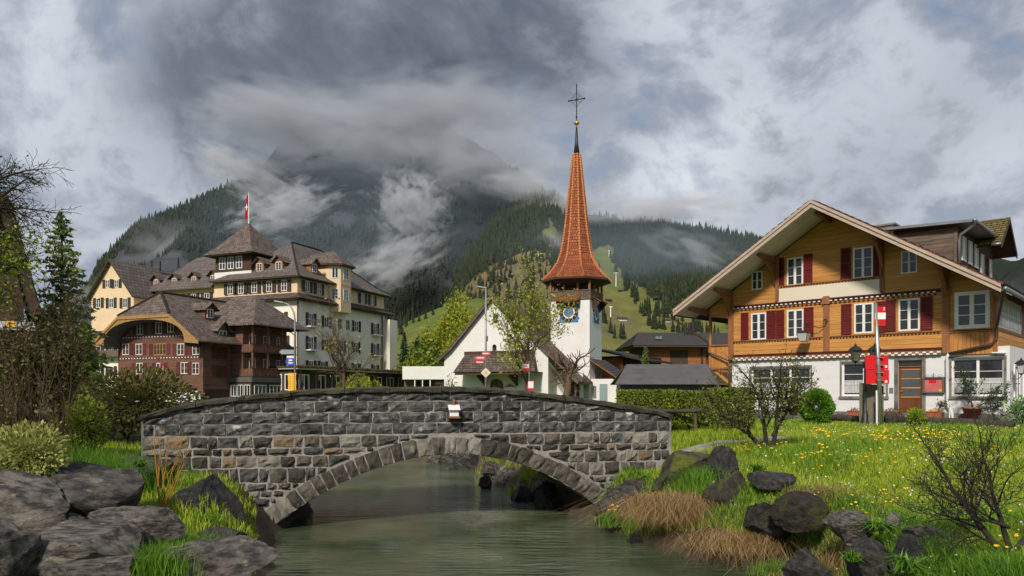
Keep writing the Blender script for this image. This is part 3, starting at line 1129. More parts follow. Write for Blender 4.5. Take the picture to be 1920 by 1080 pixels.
# tiny huts on the meadow and the chair lift pylons
for px, py, w, lab in [(1167, 601, 15, 'tiny white walled hut with dark roof on the meadow slope'), (1141, 566, 10, 'tiny dark barn on the meadow beside the lift pylon'),
                       (1164, 548, 8, 'tiny dark barn highest on the meadow slope'), (1250, 604, 12, 'tiny pale hut among the meadow conifers')]:
    p = find_t(hill_B, px, py)
    s_ = p[1] * w / F
    e = empty('hut', (p[0], p[1], p[2] - 0.2), 0.2)
    tag(e, lab, 'hut')
    MB().box(-s_ / 2, s_ / 2, -s_ * .3, s_ * .3, 0, s_ * .32).build('wall', M['white_plaster'] if 'white' in lab or 'pale' in lab else M['wood_dark'], e)
    MB().slab([(-s_ * .6, -s_ * .42, s_ * .28), (s_ * .6, -s_ * .42, s_ * .28), (s_ * .6, 0, s_ * .52), (-s_ * .6, 0, s_ * .52)], (0, 0, -.3)).slab(
        [(-s_ * .6, 0, s_ * .52), (s_ * .6, 0, s_ * .52), (s_ * .6, s_ * .42, s_ * .28), (-s_ * .6, s_ * .42, s_ * .28)], (0, 0, -.3)).build('roof', M['wood_dark'], e)
for px, py, top in [(1155, 536, 511), (1145, 596, 576), (1142, 482, 470)]:
    p = find_t(hill_B, px, py)
    h = p[1] * (py - top) / F
    e = empty('lift_pylon', tuple(p))
    tag(e, {536: 'white lift pylon in the middle of the meadow slope', 596: 'white lift pylon lowest on the meadow slope', 482: 'white lift pylon highest on the slope at the mist'}[py], 'pylon')
    MB().tube([(0, 0, -1), (0, 0, h)], [0.5, 0.3], 6).build('mast', M['sign_white'], e)
    MB().box(-h * .16, h * .16, -.3, .3, h - .4, h + .1).build('crossarm', M['sign_white'], e)


# low clouds clinging to the mountain and bluish air haze before it: real volumes
def cloud_mat(name, dens, nscale, seed, lo, hi, aniso=0.15, col=(0.98, 0.98, 1.0, 1)):
    m = bpy.data.materials.new(name)
    m.use_nodes = True
    nt = m.node_tree
    nt.nodes.clear()
    L = nt.links.new
    N = nt.nodes.new
    out = N('ShaderNodeOutputMaterial')
    pv = N('ShaderNodeVolumePrincipled')
    pv.inputs['Color'].default_value = col
    pv.inputs['Anisotropy'].default_value = aniso
    tc_ = N('ShaderNodeTexCoord')
    ln = N('ShaderNodeVectorMath')
    ln.operation = 'LENGTH'
    L(tc_.outputs['Object'], ln.inputs[0])
    fall = N('ShaderNodeMapRange')
    fall.interpolation_type = 'SMOOTHSTEP'
    fall.inputs['From Min'].default_value = 1.0
    fall.inputs['From Max'].default_value = 0.0
    L(ln.outputs['Value'], fall.inputs['Value'])
    mp_ = N('ShaderNodeMapping')
    mp_.inputs['Location'].default_value = (seed * 3.7, seed * 1.3, seed * 2.1)
    L(tc_.outputs['Object'], mp_.inputs[0])
    nz = N('ShaderNodeTexNoise')
    nz.inputs['Scale'].default_value = nscale
    nz.inputs['Detail'].default_value = 5
    nz.inputs['Roughness'].default_value = 0.6
    nz.inputs['Distortion'].default_value = 0.5
    L(mp_.outputs[0], nz.inputs['Vector'])
    # noise + falloff, thresholded: torn edges
    s_ = N('ShaderNodeMath')
    s_.operation = 'MULTIPLY_ADD'
    L(fall.outputs[0], s_.inputs[0])
    s_.inputs[1].default_value = 0.5
    amp = N('ShaderNodeMath')
    amp.operation = 'MULTIPLY_ADD'
    amp.inputs[1].default_value = 2.1
    amp.inputs[2].default_value = -0.62
    L(nz.outputs['Fac'], amp.inputs[0])
    L(amp.outputs[0], s_.inputs[2])
    mr = N('ShaderNodeMapRange')
    mr.inputs['From Min'].default_value = lo
    mr.inputs['From Max'].default_value = hi
    mr.inputs['To Max'].default_value = dens
    L(s_.outputs[0], mr.inputs['Value'])
    mul = N('ShaderNodeMath')
    mul.operation = 'MULTIPLY'
    L(mr.outputs[0], mul.inputs[0])
    L(fall.outputs[0], mul.inputs[1])
    L(mul.outputs[0], pv.inputs['Density'])
    L(pv.outputs[0], out.inputs['Volume'])
    m.cycles.volume_step_rate = 0.6 if dens > 0.02 else 1.0
    return m


def ico(name, sub=2):
    import bmesh
    bm = bmesh.new()
    bmesh.ops.create_icosphere(bm, subdivisions=sub, radius=1.0)
    me_ = bpy.data.meshes.new(name)
    bm.to_mesh(me_)
    bm.free()
    return me_


CLOUDS = [  # px, py, Y, half width px, half height px, half depth m, tilt deg, density, noise scale, lo, hi, tone (the blue tone is air haze, not cloud)
    (560, 235, 1180, 300, 80, 200, 8, 0.030, 3.4, 0.54, 0.84, 2),
    (800, 232, 1120, 330, 90, 220, -8, 0.030, 3.6, 0.52, 0.82, 2),
    (985, 345, 860, 150, 60, 70, 12, 0.030, 2.8, 0.62, 0.92, 0),
    (470, 330, 1230, 200, 70, 120, 25, 0.05, 4.2, 0.70, 0.90, 0),
    (530, 395, 1050, 200, 85, 90, -18, 0.06, 5.0, 0.78, 0.92, 0),
    (770, 390, 960, 130, 125, 90, 30, 0.06, 5.0, 0.76, 0.90, 0),
    (900, 300, 1000, 280, 100, 140, 10, 0.024, 2.4, 0.56, 0.90, 2),
    (1080, 385, 800, 190, 60, 70, -14, 0.040, 3.0, 0.64, 0.90, 0),
    (1240, 396, 830, 300, 46, 80, -3, 0.040, 3.2, 0.62, 0.90, 0),
    (1300, 470, 640, 170, 60, 60, 20, 0.025, 3.0, 0.74, 1.0, 0),
    (740, 490, 820, 190, 90, 90, -25, 0.045, 4.4, 0.76, 0.96, 0),
    (330, 470, 1150, 260, 110, 130, 20, 0.004, 2.6, 0.62, 1.0, 0),
    (190, 560, 900, 220, 70, 140, 0, 0.006, 2.0, 0.58, 0.95, 0),
    (640, 420, 900, 560, 300, 160, 0, 0.0015, 1.2, 0.2, 0.75, 1),
    (1040, 450, 600, 60, 50, 40, 10, 0.02, 2.6, 0.68, 0.95, 0),
    (1220, 470, 560, 480, 140, 70, 0, 0.0042, 1.2, 0.2, 0.8, 1),
]
ime = ico('cloud_or_haze')
CLOUD_LABELS = ['grey cloud bank over the left part of the mountain top', 'grey cloud bank over the right part of the mountain top', 'mist on the dark wooded spur left of the spire', 'pale cloud drifting along the left mountain ridge', 'torn white mist hanging above the hotel tower roof', 'tall white mist column right of the hotel roof',
                'cloud veil between the mountain top and the spire', 'mist lying on the wooded hill behind the spire', 'long thin cloud on the wooded ridge left of the wooden chalet',
                'faint mist in the forest left of the wooden chalet roof', 'thin mist over the dark forest right of the hotel', 'thin veil on the mountain cliff above the hotel',
                'faint mist at the left foot of the mountain', 'thin wide haze in front of the mountain face', 'small wisp at the top of the meadow slope', 'thin bluish haze before the wooded ridge on the right']
for i, (px, py, Y, hw, hh, hd, tl, de, ns, lo, hi, bl) in enumerate(CLOUDS):
    me_ = ime.copy()
    me_.materials.append(cloud_mat('cloud_haze_vapour', de, ns, i + 1, lo, hi, 0.15, ((0.98, 0.98, 1.0, 1), (0.66, 0.80, 1.0, 1), (0.80, 0.82, 0.87, 1))[bl]))  # blue of the distant air is put into the colour of the haze volumes
    o = link_mesh('cloud_or_haze', me_, None, at(px, py, Y), 0.0, (hw / F * Y, hd, hh / F * Y))
    o.rotation_euler = (0, math.radians(tl), 0)
    tag(o, CLOUD_LABELS[i], 'cloud', kind='stuff')
# ------------------------------------------------------------------ stone bridge
BF = Frame(-7.08, 14.0, math.atan2(2.0, 10.54), 0.0)
BR = BF.empty('stone_bridge')
tag(BR, 'arched bridge of dark squared stone with a curved mossy coping across the river', 'bridge')
BL = BF.hit(1255, 800)[0]
BW = 3.0
top_pts = [BF.hit(*p) for p in [(262, 779), (300, 768), (350, 756), (400, 748), (450, 742), (500, 737), (560, 732), (620, 728), (700, 726), (780, 725), (860, 725), (930, 728),
                                (1000, 735), (1060, 742), (1120, 750), (1180, 759), (1220, 766), (1262, 776)]]
arch_in = [BF.hit(*p) for p in [(498, 1000), (515, 985), (560, 951), (620, 916), (690, 885), (750, 866), (800, 855), (850, 851), (900, 853), (960, 866), (1020, 889), (1070, 916), (1126, 950), (1150, 975)]]
# resample the intrados smoothly
ax_ = np.array([p[0] for p in arch_in])
az_ = np.array([p[1] for p in arch_in])
co_ = np.polyfit(ax_, az_, 4)
AX0, AX1 = arch_in[1][0], arch_in[-2][0]


def ztop(x):
    return float(interp(x, top_pts))


def zin(x):
    return float(np.polyval(co_, x))


sx = np.linspace(AX0, AX1, 200)
sz = np.polyval(co_, sx)
seg = np.concatenate([[0], np.cumsum(np.hypot(np.diff(sx), np.diff(sz)))])
ALEN = seg[-1]
RING = 0.36


def apoint(s):
    x = float(np.interp(s, seg, sx))
    z = float(np.interp(s, seg, sz))
    dzdx = float(np.polyval(np.polyder(co_), x))
    n = Vector((-dzdx, 1.0)).normalized()
    return x, z, n


exs = []
for k in range(161):
    x, z, n = apoint(ALEN * k / 160)
    exs.append((x + n.x * (RING + .015), z + n.y * (RING + .015)))
exs_x = [p[0] for p in exs]
exs_z = [p[1] for p in exs]


def zext(x):
    if x < exs_x[0] or x > exs_x[-1]:
        return -9.0
    return float(np.interp(x, exs_x, exs_z))


def rough_stone(name, q, y0, y1, mat, parent, bulge=0.035, seed=0, nx=4, nz=3):
    """q: four (x, z) corners bl, br, tr, tl; hewn face towards -y"""
    g = np.random.default_rng(seed)
    V, Fc = [], []
    for j in range(nz + 1):
        for i in range(nx + 1):
            u, v = i / nx, j / nz
            x = (q[0][0] * (1 - u) + q[1][0] * u) * (1 - v) + (q[3][0] * (1 - u) + q[2][0] * u) * v
            z = (q[0][1] * (1 - u) + q[1][1] * u) * (1 - v) + (q[3][1] * (1 - u) + q[2][1] * u) * v
            edge = i in (0, nx) or j in (0, nz)
            yy = y0 + g.normal() * 0.006 if edge else y0 - bulge * (0.25 + 1.1 * g.random())
            if edge:
                x += g.normal() * 0.007
                z += g.normal() * 0.007
            V.append((x, yy, z))
    w = nx + 1
    for j in range(nz):
        for i in range(nx):
            Fc.append((j * w + i, j * w + i + 1, (j + 1) * w + i + 1, (j + 1) * w + i))
    ring = [i for i in range(w)] + [j * w + nx for j in range(1, nz + 1)] + [nz * w + i for i in range(nx - 1, -1, -1)] + [j * w for j in range(nz - 1, 0, -1)]
    b = len(V)
    for r in ring:
        V.append((V[r][0], y1, V[r][2]))
    for k in range(len(ring)):
        k2 = (k + 1) % len(ring)
        Fc.append((ring[k], b + k, b + k2, ring[k2]))
    m = MB()
    m.add(V, Fc)
    return m.build(name, mat, parent)


# backing walls and vault
def strip_wall(mb, y, flip):
    xs_ = np.linspace(-0.05, BL + 0.05, 140)
    for a, b in zip(xs_[:-1], xs_[1:]):
        m_ = (a + b) / 2
        za = zin(a) if AX0 < m_ < AX1 else -0.8
        zb = zin(b) if AX0 < m_ < AX1 else -0.8
        p = [(a, y, za), (b, y, zb), (b, y, ztop(b) - .06), (a, y, ztop(a) - .06)]
        mb.quad(*(p if not flip else p[::-1]))


w = MB()
strip_wall(w, 0.014, False)
strip_wall(w, BW - 0.03, True)
xs_ = np.linspace(-0.05, BL + 0.05, 60)
for yy, s_ in ((0.36, 1), (BW - 0.36, -1)):
    for a, b in zip(xs_[:-1], xs_[1:]):
        p = [(a, yy, ztop(a) - .95), (b, yy, ztop(b) - .95), (b, yy, ztop(b) - .06), (a, yy, ztop(a) - .06)]
        w.quad(*(p[::-1] if s_ > 0 else p))
for x_ in (-0.05, BL + 0.05):
    w.quad((x_, 0.03, -.8), (x_, BW - .03, -.8), (x_, BW - .03, ztop(x_) - .95), (x_, .03, ztop(x_) - .95))
    for y0_, y1_ in ((0.03, 0.36), (BW - .36, BW - .03)):
        w.quad((x_, y0_, ztop(x_) - .95), (x_, y1_, ztop(x_) - .95), (x_, y1_, ztop(x_) - .06), (x_, y0_, ztop(x_) - .06))
w.build('mortar_wall', M['mortar'], BR)
v_ = MB()
for k in range(60):
    x0_, z0_, _ = apoint(ALEN * k / 60)
    x1_, z1_, _ = apoint(ALEN * (k + 1) / 60)
    v_.quad((x0_, 0.0, z0_), (x0_, BW, z0_), (x1_, BW, z1_), (x1_, 0.0, z1_))
x0_, z0_, _ = apoint(0)
v_.quad((x0_, 0.0, -.8), (x0_, BW, -.8), (x0_, BW, z0_), (x0_, 0.0, z0_))
x1_, z1_, _ = apoint(ALEN)
v_.quad((x1_, 0.0, z1_), (x1_, BW, z1_), (x1_, BW, -.8), (x1_, 0.0, -.8))
v_.build('vault', M['concrete'], BR, True)
dk = MB()
for a, b in zip(xs_[:-1], xs_[1:]):
    dk.quad((a, .34, ztop(a) - .94), (b, .34, ztop(b) - .94), (b, BW - .34, ztop(b) - .94), (a, BW - .34, ztop(a) - .94))
dk.build('deck', M['gravel'], BR)

# coping stones, front and back parapet
k0 = -0.06
gi = 0
while k0 < BL + 0.04:
    k1 = min(k0 + RNG.uniform(0.7, 1.05), BL + 0.06)
    for y0_, y1_ in ((-0.09, 0.45), (BW - 0.45, BW + .09)):
        n_ = 5
        V, Fc = [], []
        g = np.random.default_rng(gi)
        for i in range(n_ + 1):
            x = lerp(k0 + .006, k1 - .006, i / n_)
            zt = ztop(x)
            jit = g.normal(size=6) * 0.010
            V += [(x, y0_ + jit[0], zt - .10 + jit[1]), (x, y0_ - .01 + jit[2], zt - .03 + jit[3]), (x, y0_ + .07, zt + jit[4]), (x, y1_ - .07, zt + jit[5]), (x, y1_, zt - .03), (x, y1_, zt - .10)]
        for i in range(n_):
            for j in range(6):
                Fc.append((i * 6 + j, (i + 1) * 6 + j, (i + 1) * 6 + (j + 1) % 6, i * 6 + (j + 1) % 6))
        Fc += [tuple(range(5, -1, -1)), tuple(n_ * 6 + j for j in range(6))]
        MB().add(V, Fc).build('coping_stone', M['coping'], BR)
        gi += 1
    k0 = k1

# squared courses
CZ = [1.893, 2.118, 2.343, 2.565, 2.79]
for r in range(4):
    x = -0.02 - RNG.random() * 0.2
    while x < BL:
        wd = RNG.uniform(0.36, 0.56)
        a, b = max(x + .012, 0.0), min(x + wd - .012, BL)
        x += wd
        if b - a < 0.08:
            continue
        ca, cb = ztop(a) - .105, ztop(b) - .105
        z0_, z1_ = CZ[r] + .012, CZ[r + 1] - .012
        ta, tb = min(z1_, ca), min(z1_, cb)
        if max(ta, tb) - z0_ < 0.045:
            continue
        ta, tb = max(ta, z0_ + .015), max(tb, z0_ + .015)
        rough_stone('ashlar_stone', [(a, z0_), (b, z0_), (b, tb), (a, ta)], 0.0, 0.1, M['ashlar'], BR, 0.045, gi)
        gi += 1

# voussoirs
s_ = 0.0
while s_ < ALEN - .08:
    wd = RNG.uniform(0.20, 0.31)
    e_ = min(s_ + wd, ALEN)
    xa, za, na = apoint(s_ + .014)
    xb, zb, nb = apoint(e_ - .014)
    rr = RING * RNG.uniform(0.92, 1.02)
    mid = abs((s_ + e_) / 2 - ALEN * .5) < 0.9
    mt = M['rubble_pale'] if mid and RNG.random() < .7 else (M['rubble_brown'] if RNG.random() < .8 else M['rubble_pale'])
    rough_stone('voussoir', [(xa + na.x * .02, za + na.y * .02), (xb + nb.x * .02, zb + nb.y * .02), (xb + nb.x * rr, zb + nb.y * rr), (xa + na.x * rr, za + na.y * rr)], -0.015, 0.12, mt, BR, 0.04, gi)
    gi += 1
    s_ = e_

# rubble spandrels
z = -0.15
rows = []
while z < 1.86:
    h = RNG.choice([0.15, 0.2, 0.24, 0.3])
    if 1.88 - z - h < 0.12:
        h = 1.88 - z
    rows.append((z, min(z + h, 1.88)))
    z += h
for (z0_, z1_) in rows:
    x = -0.05
    while x < BL:
        wd = RNG.uniform(0.16, 0.46)
        xx = [(x, x + wd)]
        x += wd
        for a, b in xx:
            a, b = a + .021, min(b - .021, BL + .02)
            if b - a < .06:
                continue
            subs = [(z0_, z1_)]
            if RNG.random() < 0.22 and z1_ - z0_ > .24:
                m_ = lerp(z0_, z1_, RNG.uniform(.35, .65))
                subs = [(z0_, m_), (m_, z1_)]
            for p0, p1 in subs:
                p0, p1 = p0 + .02, p1 - .02
                a2, b2 = a, b
                # push the stone out of the arch ring
                it = 0
                while zext(a2) > p1 - .05 and a2 < b2 and it < 60:
                    a2 += .02
                    it += 1
                it = 0
                while zext(b2) > p1 - .05 and b2 > a2 and it < 60:
                    b2 -= .02
                    it += 1
                if b2 - a2 < .05 or zext((a2 + b2) / 2) > p1 - .06:
                    continue
                za, zb = max(p0, zext(a2) + .02), max(p0, zext(b2) + .02)
                za, zb = min(za, p1 - .03), min(zb, p1 - .03)
                t_ = RNG.random()
                mt = M['rubble_brown'] if t_ < .66 else M['ashlar'] if t_ < .80 else M['rubble_pale'] if t_ < .95 else M['rubble_ochre']
                j = [RNG.uniform(-.012, .012) for _ in range(8)]
                rough_stone('rubble_stone', [(a2 + j[0], za + j[1]), (b2 + j[2], zb + j[3]), (b2 + j[4], p1 + j[5]), (a2 + j[6], p1 + j[7])], 0.0 + RNG.uniform(-.02, .01), 0.1, mt, BR, 0.05, gi)
                gi += 1
# pale springer blocks at the water's edge
for sx_, pale in ((AX1 + .02, True), (AX0 - .36, False)):
    for k, (z0_, z1_, ex) in enumerate([(-.5, -.02, .05), (-.02, .28, 0.0)]):
        q = MB()
        q.hexa([(sx_ - ex, -.10, z0_), (sx_ + .34, -.10, z0_), (sx_ + .34, .5, z0_), (sx_ - ex, .5, z0_), (sx_ + .01 - ex, -.08, z1_), (sx_ + .33, -.07, z1_), (sx_ + .34, .5, z1_), (sx_ - ex, .5, z1_)])
        q.build('springer_block', M['concrete'] if not pale else M['rubble_pale'], BR)

# white box with a slanted lid fixed to the parapet
bx, bz = BF.hit(850, 770)
nb_ = empty('nest_box', BF.o + Vector((BF.f.x * bx + BF.d.x * -.12, BF.f.y * bx + BF.d.y * -.12, bz)), BF.ang)
tag(nb_, 'small white box with slanted lid hanging on the bridge parapet', 'box')
MB().hexa([(-.09, -.08, -.11), (.09, -.08, -.11), (.09, .08, -.11), (-.09, .08, -.11), (-.09, -.08, .03), (.09, -.08, .03), (.09, .08, .10), (-.09, .08, .10)]).build('housing', M['sign_white'], nb_)
MB().slab([(-.12, -.14, .035), (.12, -.14, .035), (.12, .09, .125), (-.12, .09, .125)], (0, 0, -.018)).build('lid', M['sign_white'], nb_)
MB().box(-.12, .12, -.12, .09, -.15, -.115).build('base_board', M['wood_orange'], nb_)
MB().box(-.025, .025, .05, .09, .12, .24).build('bracket', M['wood_orange'], nb_)


# ------------------------------------------------------------------ boulders
def rock_mesh(name, seed, sub=4, cuts=9, rough=0.05, mat=None, lo=0.36, hi=0.68):
    me_ = ico(name, sub)
    n_ = len(me_.vertices)
    co = np.empty(n_ * 3, dtype=np.float32)
    me_.vertices.foreach_get('co', co)
    co = co.reshape(-1, 3).astype(float)
    g = np.random.default_rng(seed)
    for k in range(cuts):
        nrm = g.normal(size=3)
        nrm /= np.linalg.norm(nrm)
        d_ = g.uniform(lo, hi)
        over = np.maximum(co @ nrm - d_, 0)
        co -= over[:, None] * nrm
    co *= (1 + 0.05 * fbm(co * 1.3 + seed, 2, seed))[:, None]
    co *= (1 + rough * fbm(co * np.array((4.5, 4.5, 6.0)) + seed, 4, seed + 5, .6))[:, None]
    me_.vertices.foreach_set('co', co.astype(np.float32).ravel())
    me_.polygons.foreach_set('use_smooth', np.ones(len(me_.polygons), dtype=bool))
    me_.update()
    me_.set_sharp_from_angle(angle=math.radians(22))
    if mat:
        me_.materials.append(mat)
    return me_


G1 = 'boulders of the left bank'
G2 = 'boulders of the right bank'
G3 = 'boulders upstream behind the bridge'


def rock(label, px, py, Y, hw, hh, hd, seed, mat='rock', rot=(0, 0, 0), sub=4, cuts=12, group=None, lo=0.36, hi=0.68):
    p = at(px, py, Y)
    o = link_mesh('boulder', rock_mesh('boulder', seed, sub, cuts, 0.05, M[mat], lo, hi), None, p)
    k = Y / F
    m_ = 1.75 if group != G2 else 1.5
    o.scale = (hw * k * m_, hd * m_, hh * k * m_ * 1.25)
    o.location.z -= hh * k * .38
    if group == G3:
        o.location += Vector((-.3, -.2, .22))
    o.rotation_euler = tuple(math.radians(a) for a in rot)
    return tag(o, label, 'rock', group)


G1 = 'boulders of the left bank'
rock('long brown flat topped boulder at the bottom edge beside the water', 378, 1056, 9.3, 102, 44, .42, 1, 'rock', (0, -12, 8), 5, 16, G1)
rock('big pale brown block shaped boulder left of the bridge', 192, 925, 10.2, 92, 44, .55, 2, 'rock', (0, 2, -6), 5, 16, G1)
rock('broad grey boulder at the left picture edge above the others', 20, 935, 9.6, 105, 52, .6, 3, 'rock', (0, 4, 0), 5, 17, G1)
rock('grey streaked boulder in the bottom left corner group, below the block shaped one', 120, 1020, 8.6, 110, 46, .5, 4, 'rock', (0, 6, 10), 5, 17, G1)
rock('brown boulder cut off by the left picture edge at the bottom', 10, 1035, 8.0, 58, 50, .45, 5, 'rock', (0, -10, 0), 5, 17, G1)
rock('low dark boulder under the tall grass on the left bank', 150, 882, 11.0, 55, 18, .4, 6, 'rock_dark', (0, 8, 0), 5, 16, G1)
rock('dark cracked boulder leaning on the left bridge end', 345, 950, 11.6, 66, 50, .5, 7, 'rock_dark', (0, 10, 0), 5, 17, G1)
rock('dark wet stone between the twigs and the bridge', 268, 880, 12.4, 40, 34, .4, 8, 'rock_dark', (0, 0, 0), 5, 16, G1)
rock('small brown stone wedged between the lower left boulders', 245, 985, 9.6, 60, 24, .3, 9, 'rock', (0, 0, 0), 5, 16, G1)
rock('dark low boulder at the bottom left edge of the photo', 160, 1078, 7.6, 70, 22, .35, 10, 'rock', (0, 0, 0), 5, 16, G1)
rock('dark stone in the grass at the foot of the left bridge end', 400, 1005, 10.6, 50, 24, .35, 11, 'rock_dark', (0, 0, 0), 5, 16, G1)
rock('small pale stone between the left boulders', 148, 975, 9.6, 18, 12, .15, 12, 'rock', (0, 0, 0), 3, 17, G1)
rock('dark stone filling the gap behind the block shaped boulder', 90, 960, 10.6, 70, 40, .4, 13, 'rock_dark', (0, 0, 0), 5, 16, G1)
rock('dark stone hidden behind the bottom left boulders', 250, 1030, 9.8, 60, 40, .4, 14, 'rock_dark', (0, 0, 0), 5, 16, G1)
G2 = 'boulders of the right bank'
rock('large mossy dark boulder leaning on the right bridge end', 1270, 880, 14.6, 56, 42, .5, 45, 'rock_mossy', (0, 0, 20), 5, 16, G2)
rock('rounded dark upright boulder right of the mossy one', 1355, 872, 13.6, 24, 34, .3, 22, 'rock_dark', (0, 10, 0), 5, 16, G2)
rock('dark slanting boulder streaked with yellow moss below the upright one', 1368, 925, 12.6, 38, 44, .4, 23, 'rock_mossy', (0, 25, 0), 5, 17, G2)
rock('low dark boulder on the lawn edge beside the small tree', 1440, 893, 12.2, 42, 22, .35, 24, 'rock_dark', (0, 0, 0), 5, 16, G2)
rock('broad mossy boulder below the lawn edge', 1515, 952, 10.8, 46, 28, .32, 25, 'rock_mossy', (0, -10, 0), 5, 17, G2)
rock('grey smooth boulder above the dry grass', 1450, 965, 11.4, 36, 32, .35, 26, 'rock_dark', (0, -30, 0), 5, 16, G2)
rock('flat dark grey slab on the lawn edge', 1596, 978, 9.6, 42, 24, .35, 27, 'rock', (0, 6, 0), 5, 16, G2)
rock('pointed wet dark boulder standing below the slab', 1625, 1040, 8.6, 38, 56, .35, 28, 'rock_dark', (0, -14, 0), 5, 16, G2)
rock('wide flat brown boulder lying in the lawn near the foreground shrub', 1765, 1012, 8.4, 68, 28, .4, 29, 'rock', (0, 14, 0), 5, 16, G2)
rock('dark boulder at the water edge on the right bottom', 1515, 1058, 9.6, 44, 34, .35, 30, 'rock_dark', (0, 12, 0), 5, 16, G2)
rock('small dark stone in the water by the dry grass', 1187, 1010, 13.4, 18, 14, .25, 31, 'rock_dark', (0, 0, 0), 3, 17, G2)
rock('small whitish stone in the lawn above the slab', 1678, 974, 9.4, 13, 15, .12, 32, 'rubble_pale', (0, 0, 0), 3, 17, G2)
rock('dark rough boulder under the right bridge end', 1180, 928, 14.9, 62, 30, .35, 33, 'rock_dark', (0, 0, 0), 5, 16, G2)
rock('dark stone half hidden behind the wide flat boulder', 1720, 1050, 8.1, 45, 32, .3, 34, 'rock_dark', (0, 0, 0), 5, 16, G2)
rock('brown stone between the mossy boulder and the dry grass', 1300, 935, 13.6, 60, 30, .4, 35, 'rock_mossy', (0, 0, 0), 5, 16, G2)
G3 = 'boulders upstream behind the bridge'
for i, (px, py, Y, hw, hh, lab) in enumerate([
        (840, 868, 28.5, 22, 14, 'small brown boulder seen farthest through the arch'), (885, 870, 26.5, 36, 18, 'dark boulder seen through the arch crown, middle of the far bank'),
        (935, 886, 23.5, 20, 14, 'greyish boulder half in grass seen through the arch'), (965, 905, 21.8, 24, 20, 'brown boulder on the bank seen under the arch'),
        (1008, 945, 18.6, 22, 22, 'slanted bluish slab at the water under the arch'), (985, 890, 22.5, 22, 16, 'dark boulder behind the brown one under the arch'),
        (930, 915, 21.0, 12, 9, 'small stone at the waterline under the arch'), (1048, 955, 17.6, 26, 26, 'dark boulder inside the arch next to the right abutment'),
        (1040, 925, 18.6, 22, 18, 'dark stone under the vault')]):
    rock(lab, px, py, Y, hw, hh, hw / F * Y * .8, 50 + i, 'rock_dark' if i in (1, 4, 7, 8) else 'rock', (0, -20 if i == 4 else 0, 0), 3, 16, G3)
# ------------------------------------------------------------------ building kit
_cache = {}
FRONT = (0.0, 0.0, 0.0)


def on_plane(o, plane, u, z):
    """put a part whose own mesh faces -y at (u, z) of a wall plane (origin x, origin y, angle) of its building"""
    ox, oy, a = plane
    o.location = (ox + math.cos(a) * u, oy + math.sin(a) * u, z)
    o.rotation_euler = (0, 0, a)
    return o


def add_window(parent, plane, u0, u1, z0, z1, cols=2, rows=3, fm='white_paint', inset=0.0, frame=0.06, bar=0.022, mull=0.07, pane='glass', casing=0.0, name='window', curtain=False, arch=0.0, panes=True):
    w, h = round(u1 - u0, 2), round(z1 - z0, 2)
    key = ('win', w, h, cols, rows, fm, inset, frame, bar, mull, arch, pane)
    if key not in _cache:
        f = MB()
        y0, y1 = -0.035 + inset, 0.03 + inset
        W, H = w / 2, h / 2
        f.box(-W, W, y0, y1, -H, -H + frame)
        f.box(-W, W, y0, y1, H - frame, H)
        f.box(-W, -W + frame, y0, y1, -H + frame, H - frame)
        f.box(W - frame, W, y0, y1, -H + frame, H - frame)
        iw = w - 2 * frame
        for c in range(1, cols):
            x = -W + frame + iw * c / cols
            f.box(x - mull / 2, x + mull / 2, y0 + .004, y1, -H + frame, H - frame)
        ih = h - 2 * frame
        for r in range(1, rows):
            z = -H + frame + ih * r / rows
            f.box(-W + frame, W - frame, y0 + .014, y1 - .012, z - bar / 2, z + bar / 2)
        if arch > 0:
            # spandrel corners of an arched head
            n = 10
            for s in (-1, 1):
                pts = [(s * W, H)] + [(s * W * math.cos(math.pi / 2 * k / n), H - arch + arch * math.sin(math.pi / 2 * k / n)) for k in range(n + 1)]
                for k in range(1, n + 1):
                    a, b = pts[k], pts[k + 1] if k + 1 < len(pts) else pts[k]
                    tri = [(pts[0][0], y0 - .004, pts[0][1]), (a[0], y0 - .004, a[1]), (b[0], y0 - .004, b[1])]
                    f.add(tri, [(0, 1, 2) if s < 0 else (0, 2, 1)])
        fmesh = f.mesh('window')
        fmesh.materials.append(M[fm])
        pl = []
        if cols == 0:
            cols_ = 1
        for c in range(max(cols, 1)):
            for r in range(rows):
                a = -W + frame + iw * c / max(cols, 1)
                b = -W + frame + iw * (c + 1) / max(cols, 1)
                c0 = -H + frame + ih * r / rows
                c1 = -H + frame + ih * (r + 1) / rows
                pl.append((a, b, c0, c1))
        pm_ = []
        if panes == 'one':
            pm_.append(MB().box(-W + frame * .5, W - frame * .5, inset + .012, inset + .02, -H + frame * .5, H - frame * .5).mesh('pane'))
        else:
            for a, b, c0, c1 in pl:
                pm_.append(MB().box(a - .004, b + .004, inset + .010, inset + .018, c0 - .004, c1 + .004).mesh('pane'))
        for m_ in pm_:
            m_.materials.append(M[pane])
        _cache[key] = (fmesh, pm_)
    fmesh, pm_ = _cache[key]
    o = link_mesh(name, fmesh, parent)
    on_plane(o, plane, (u0 + u1) / 2, (z0 + z1) / 2)
    for m_ in pm_:
        link_mesh('pane', m_, o)
    if curtain:
        W, H = w / 2 - frame, h / 2 - frame
        c = MB()
        n = 26
        zt = -H + (2 * H) * 0.47
        for k in range(n):
            xa, xb = -W + 2 * W * k / n, -W + 2 * W * (k + 1) / n
            ya, yb = inset + .009 - .008 * (k % 2), inset + .009 - .008 * ((k + 1) % 2)
            c.quad((xa, ya, -H + .05 + .02 * (k % 2)), (xb, yb, -H + .05 + .02 * ((k + 1) % 2)), (xb, yb, zt), (xa, ya, zt))
        c.build('curtain', M['curtain'], o)
    return o


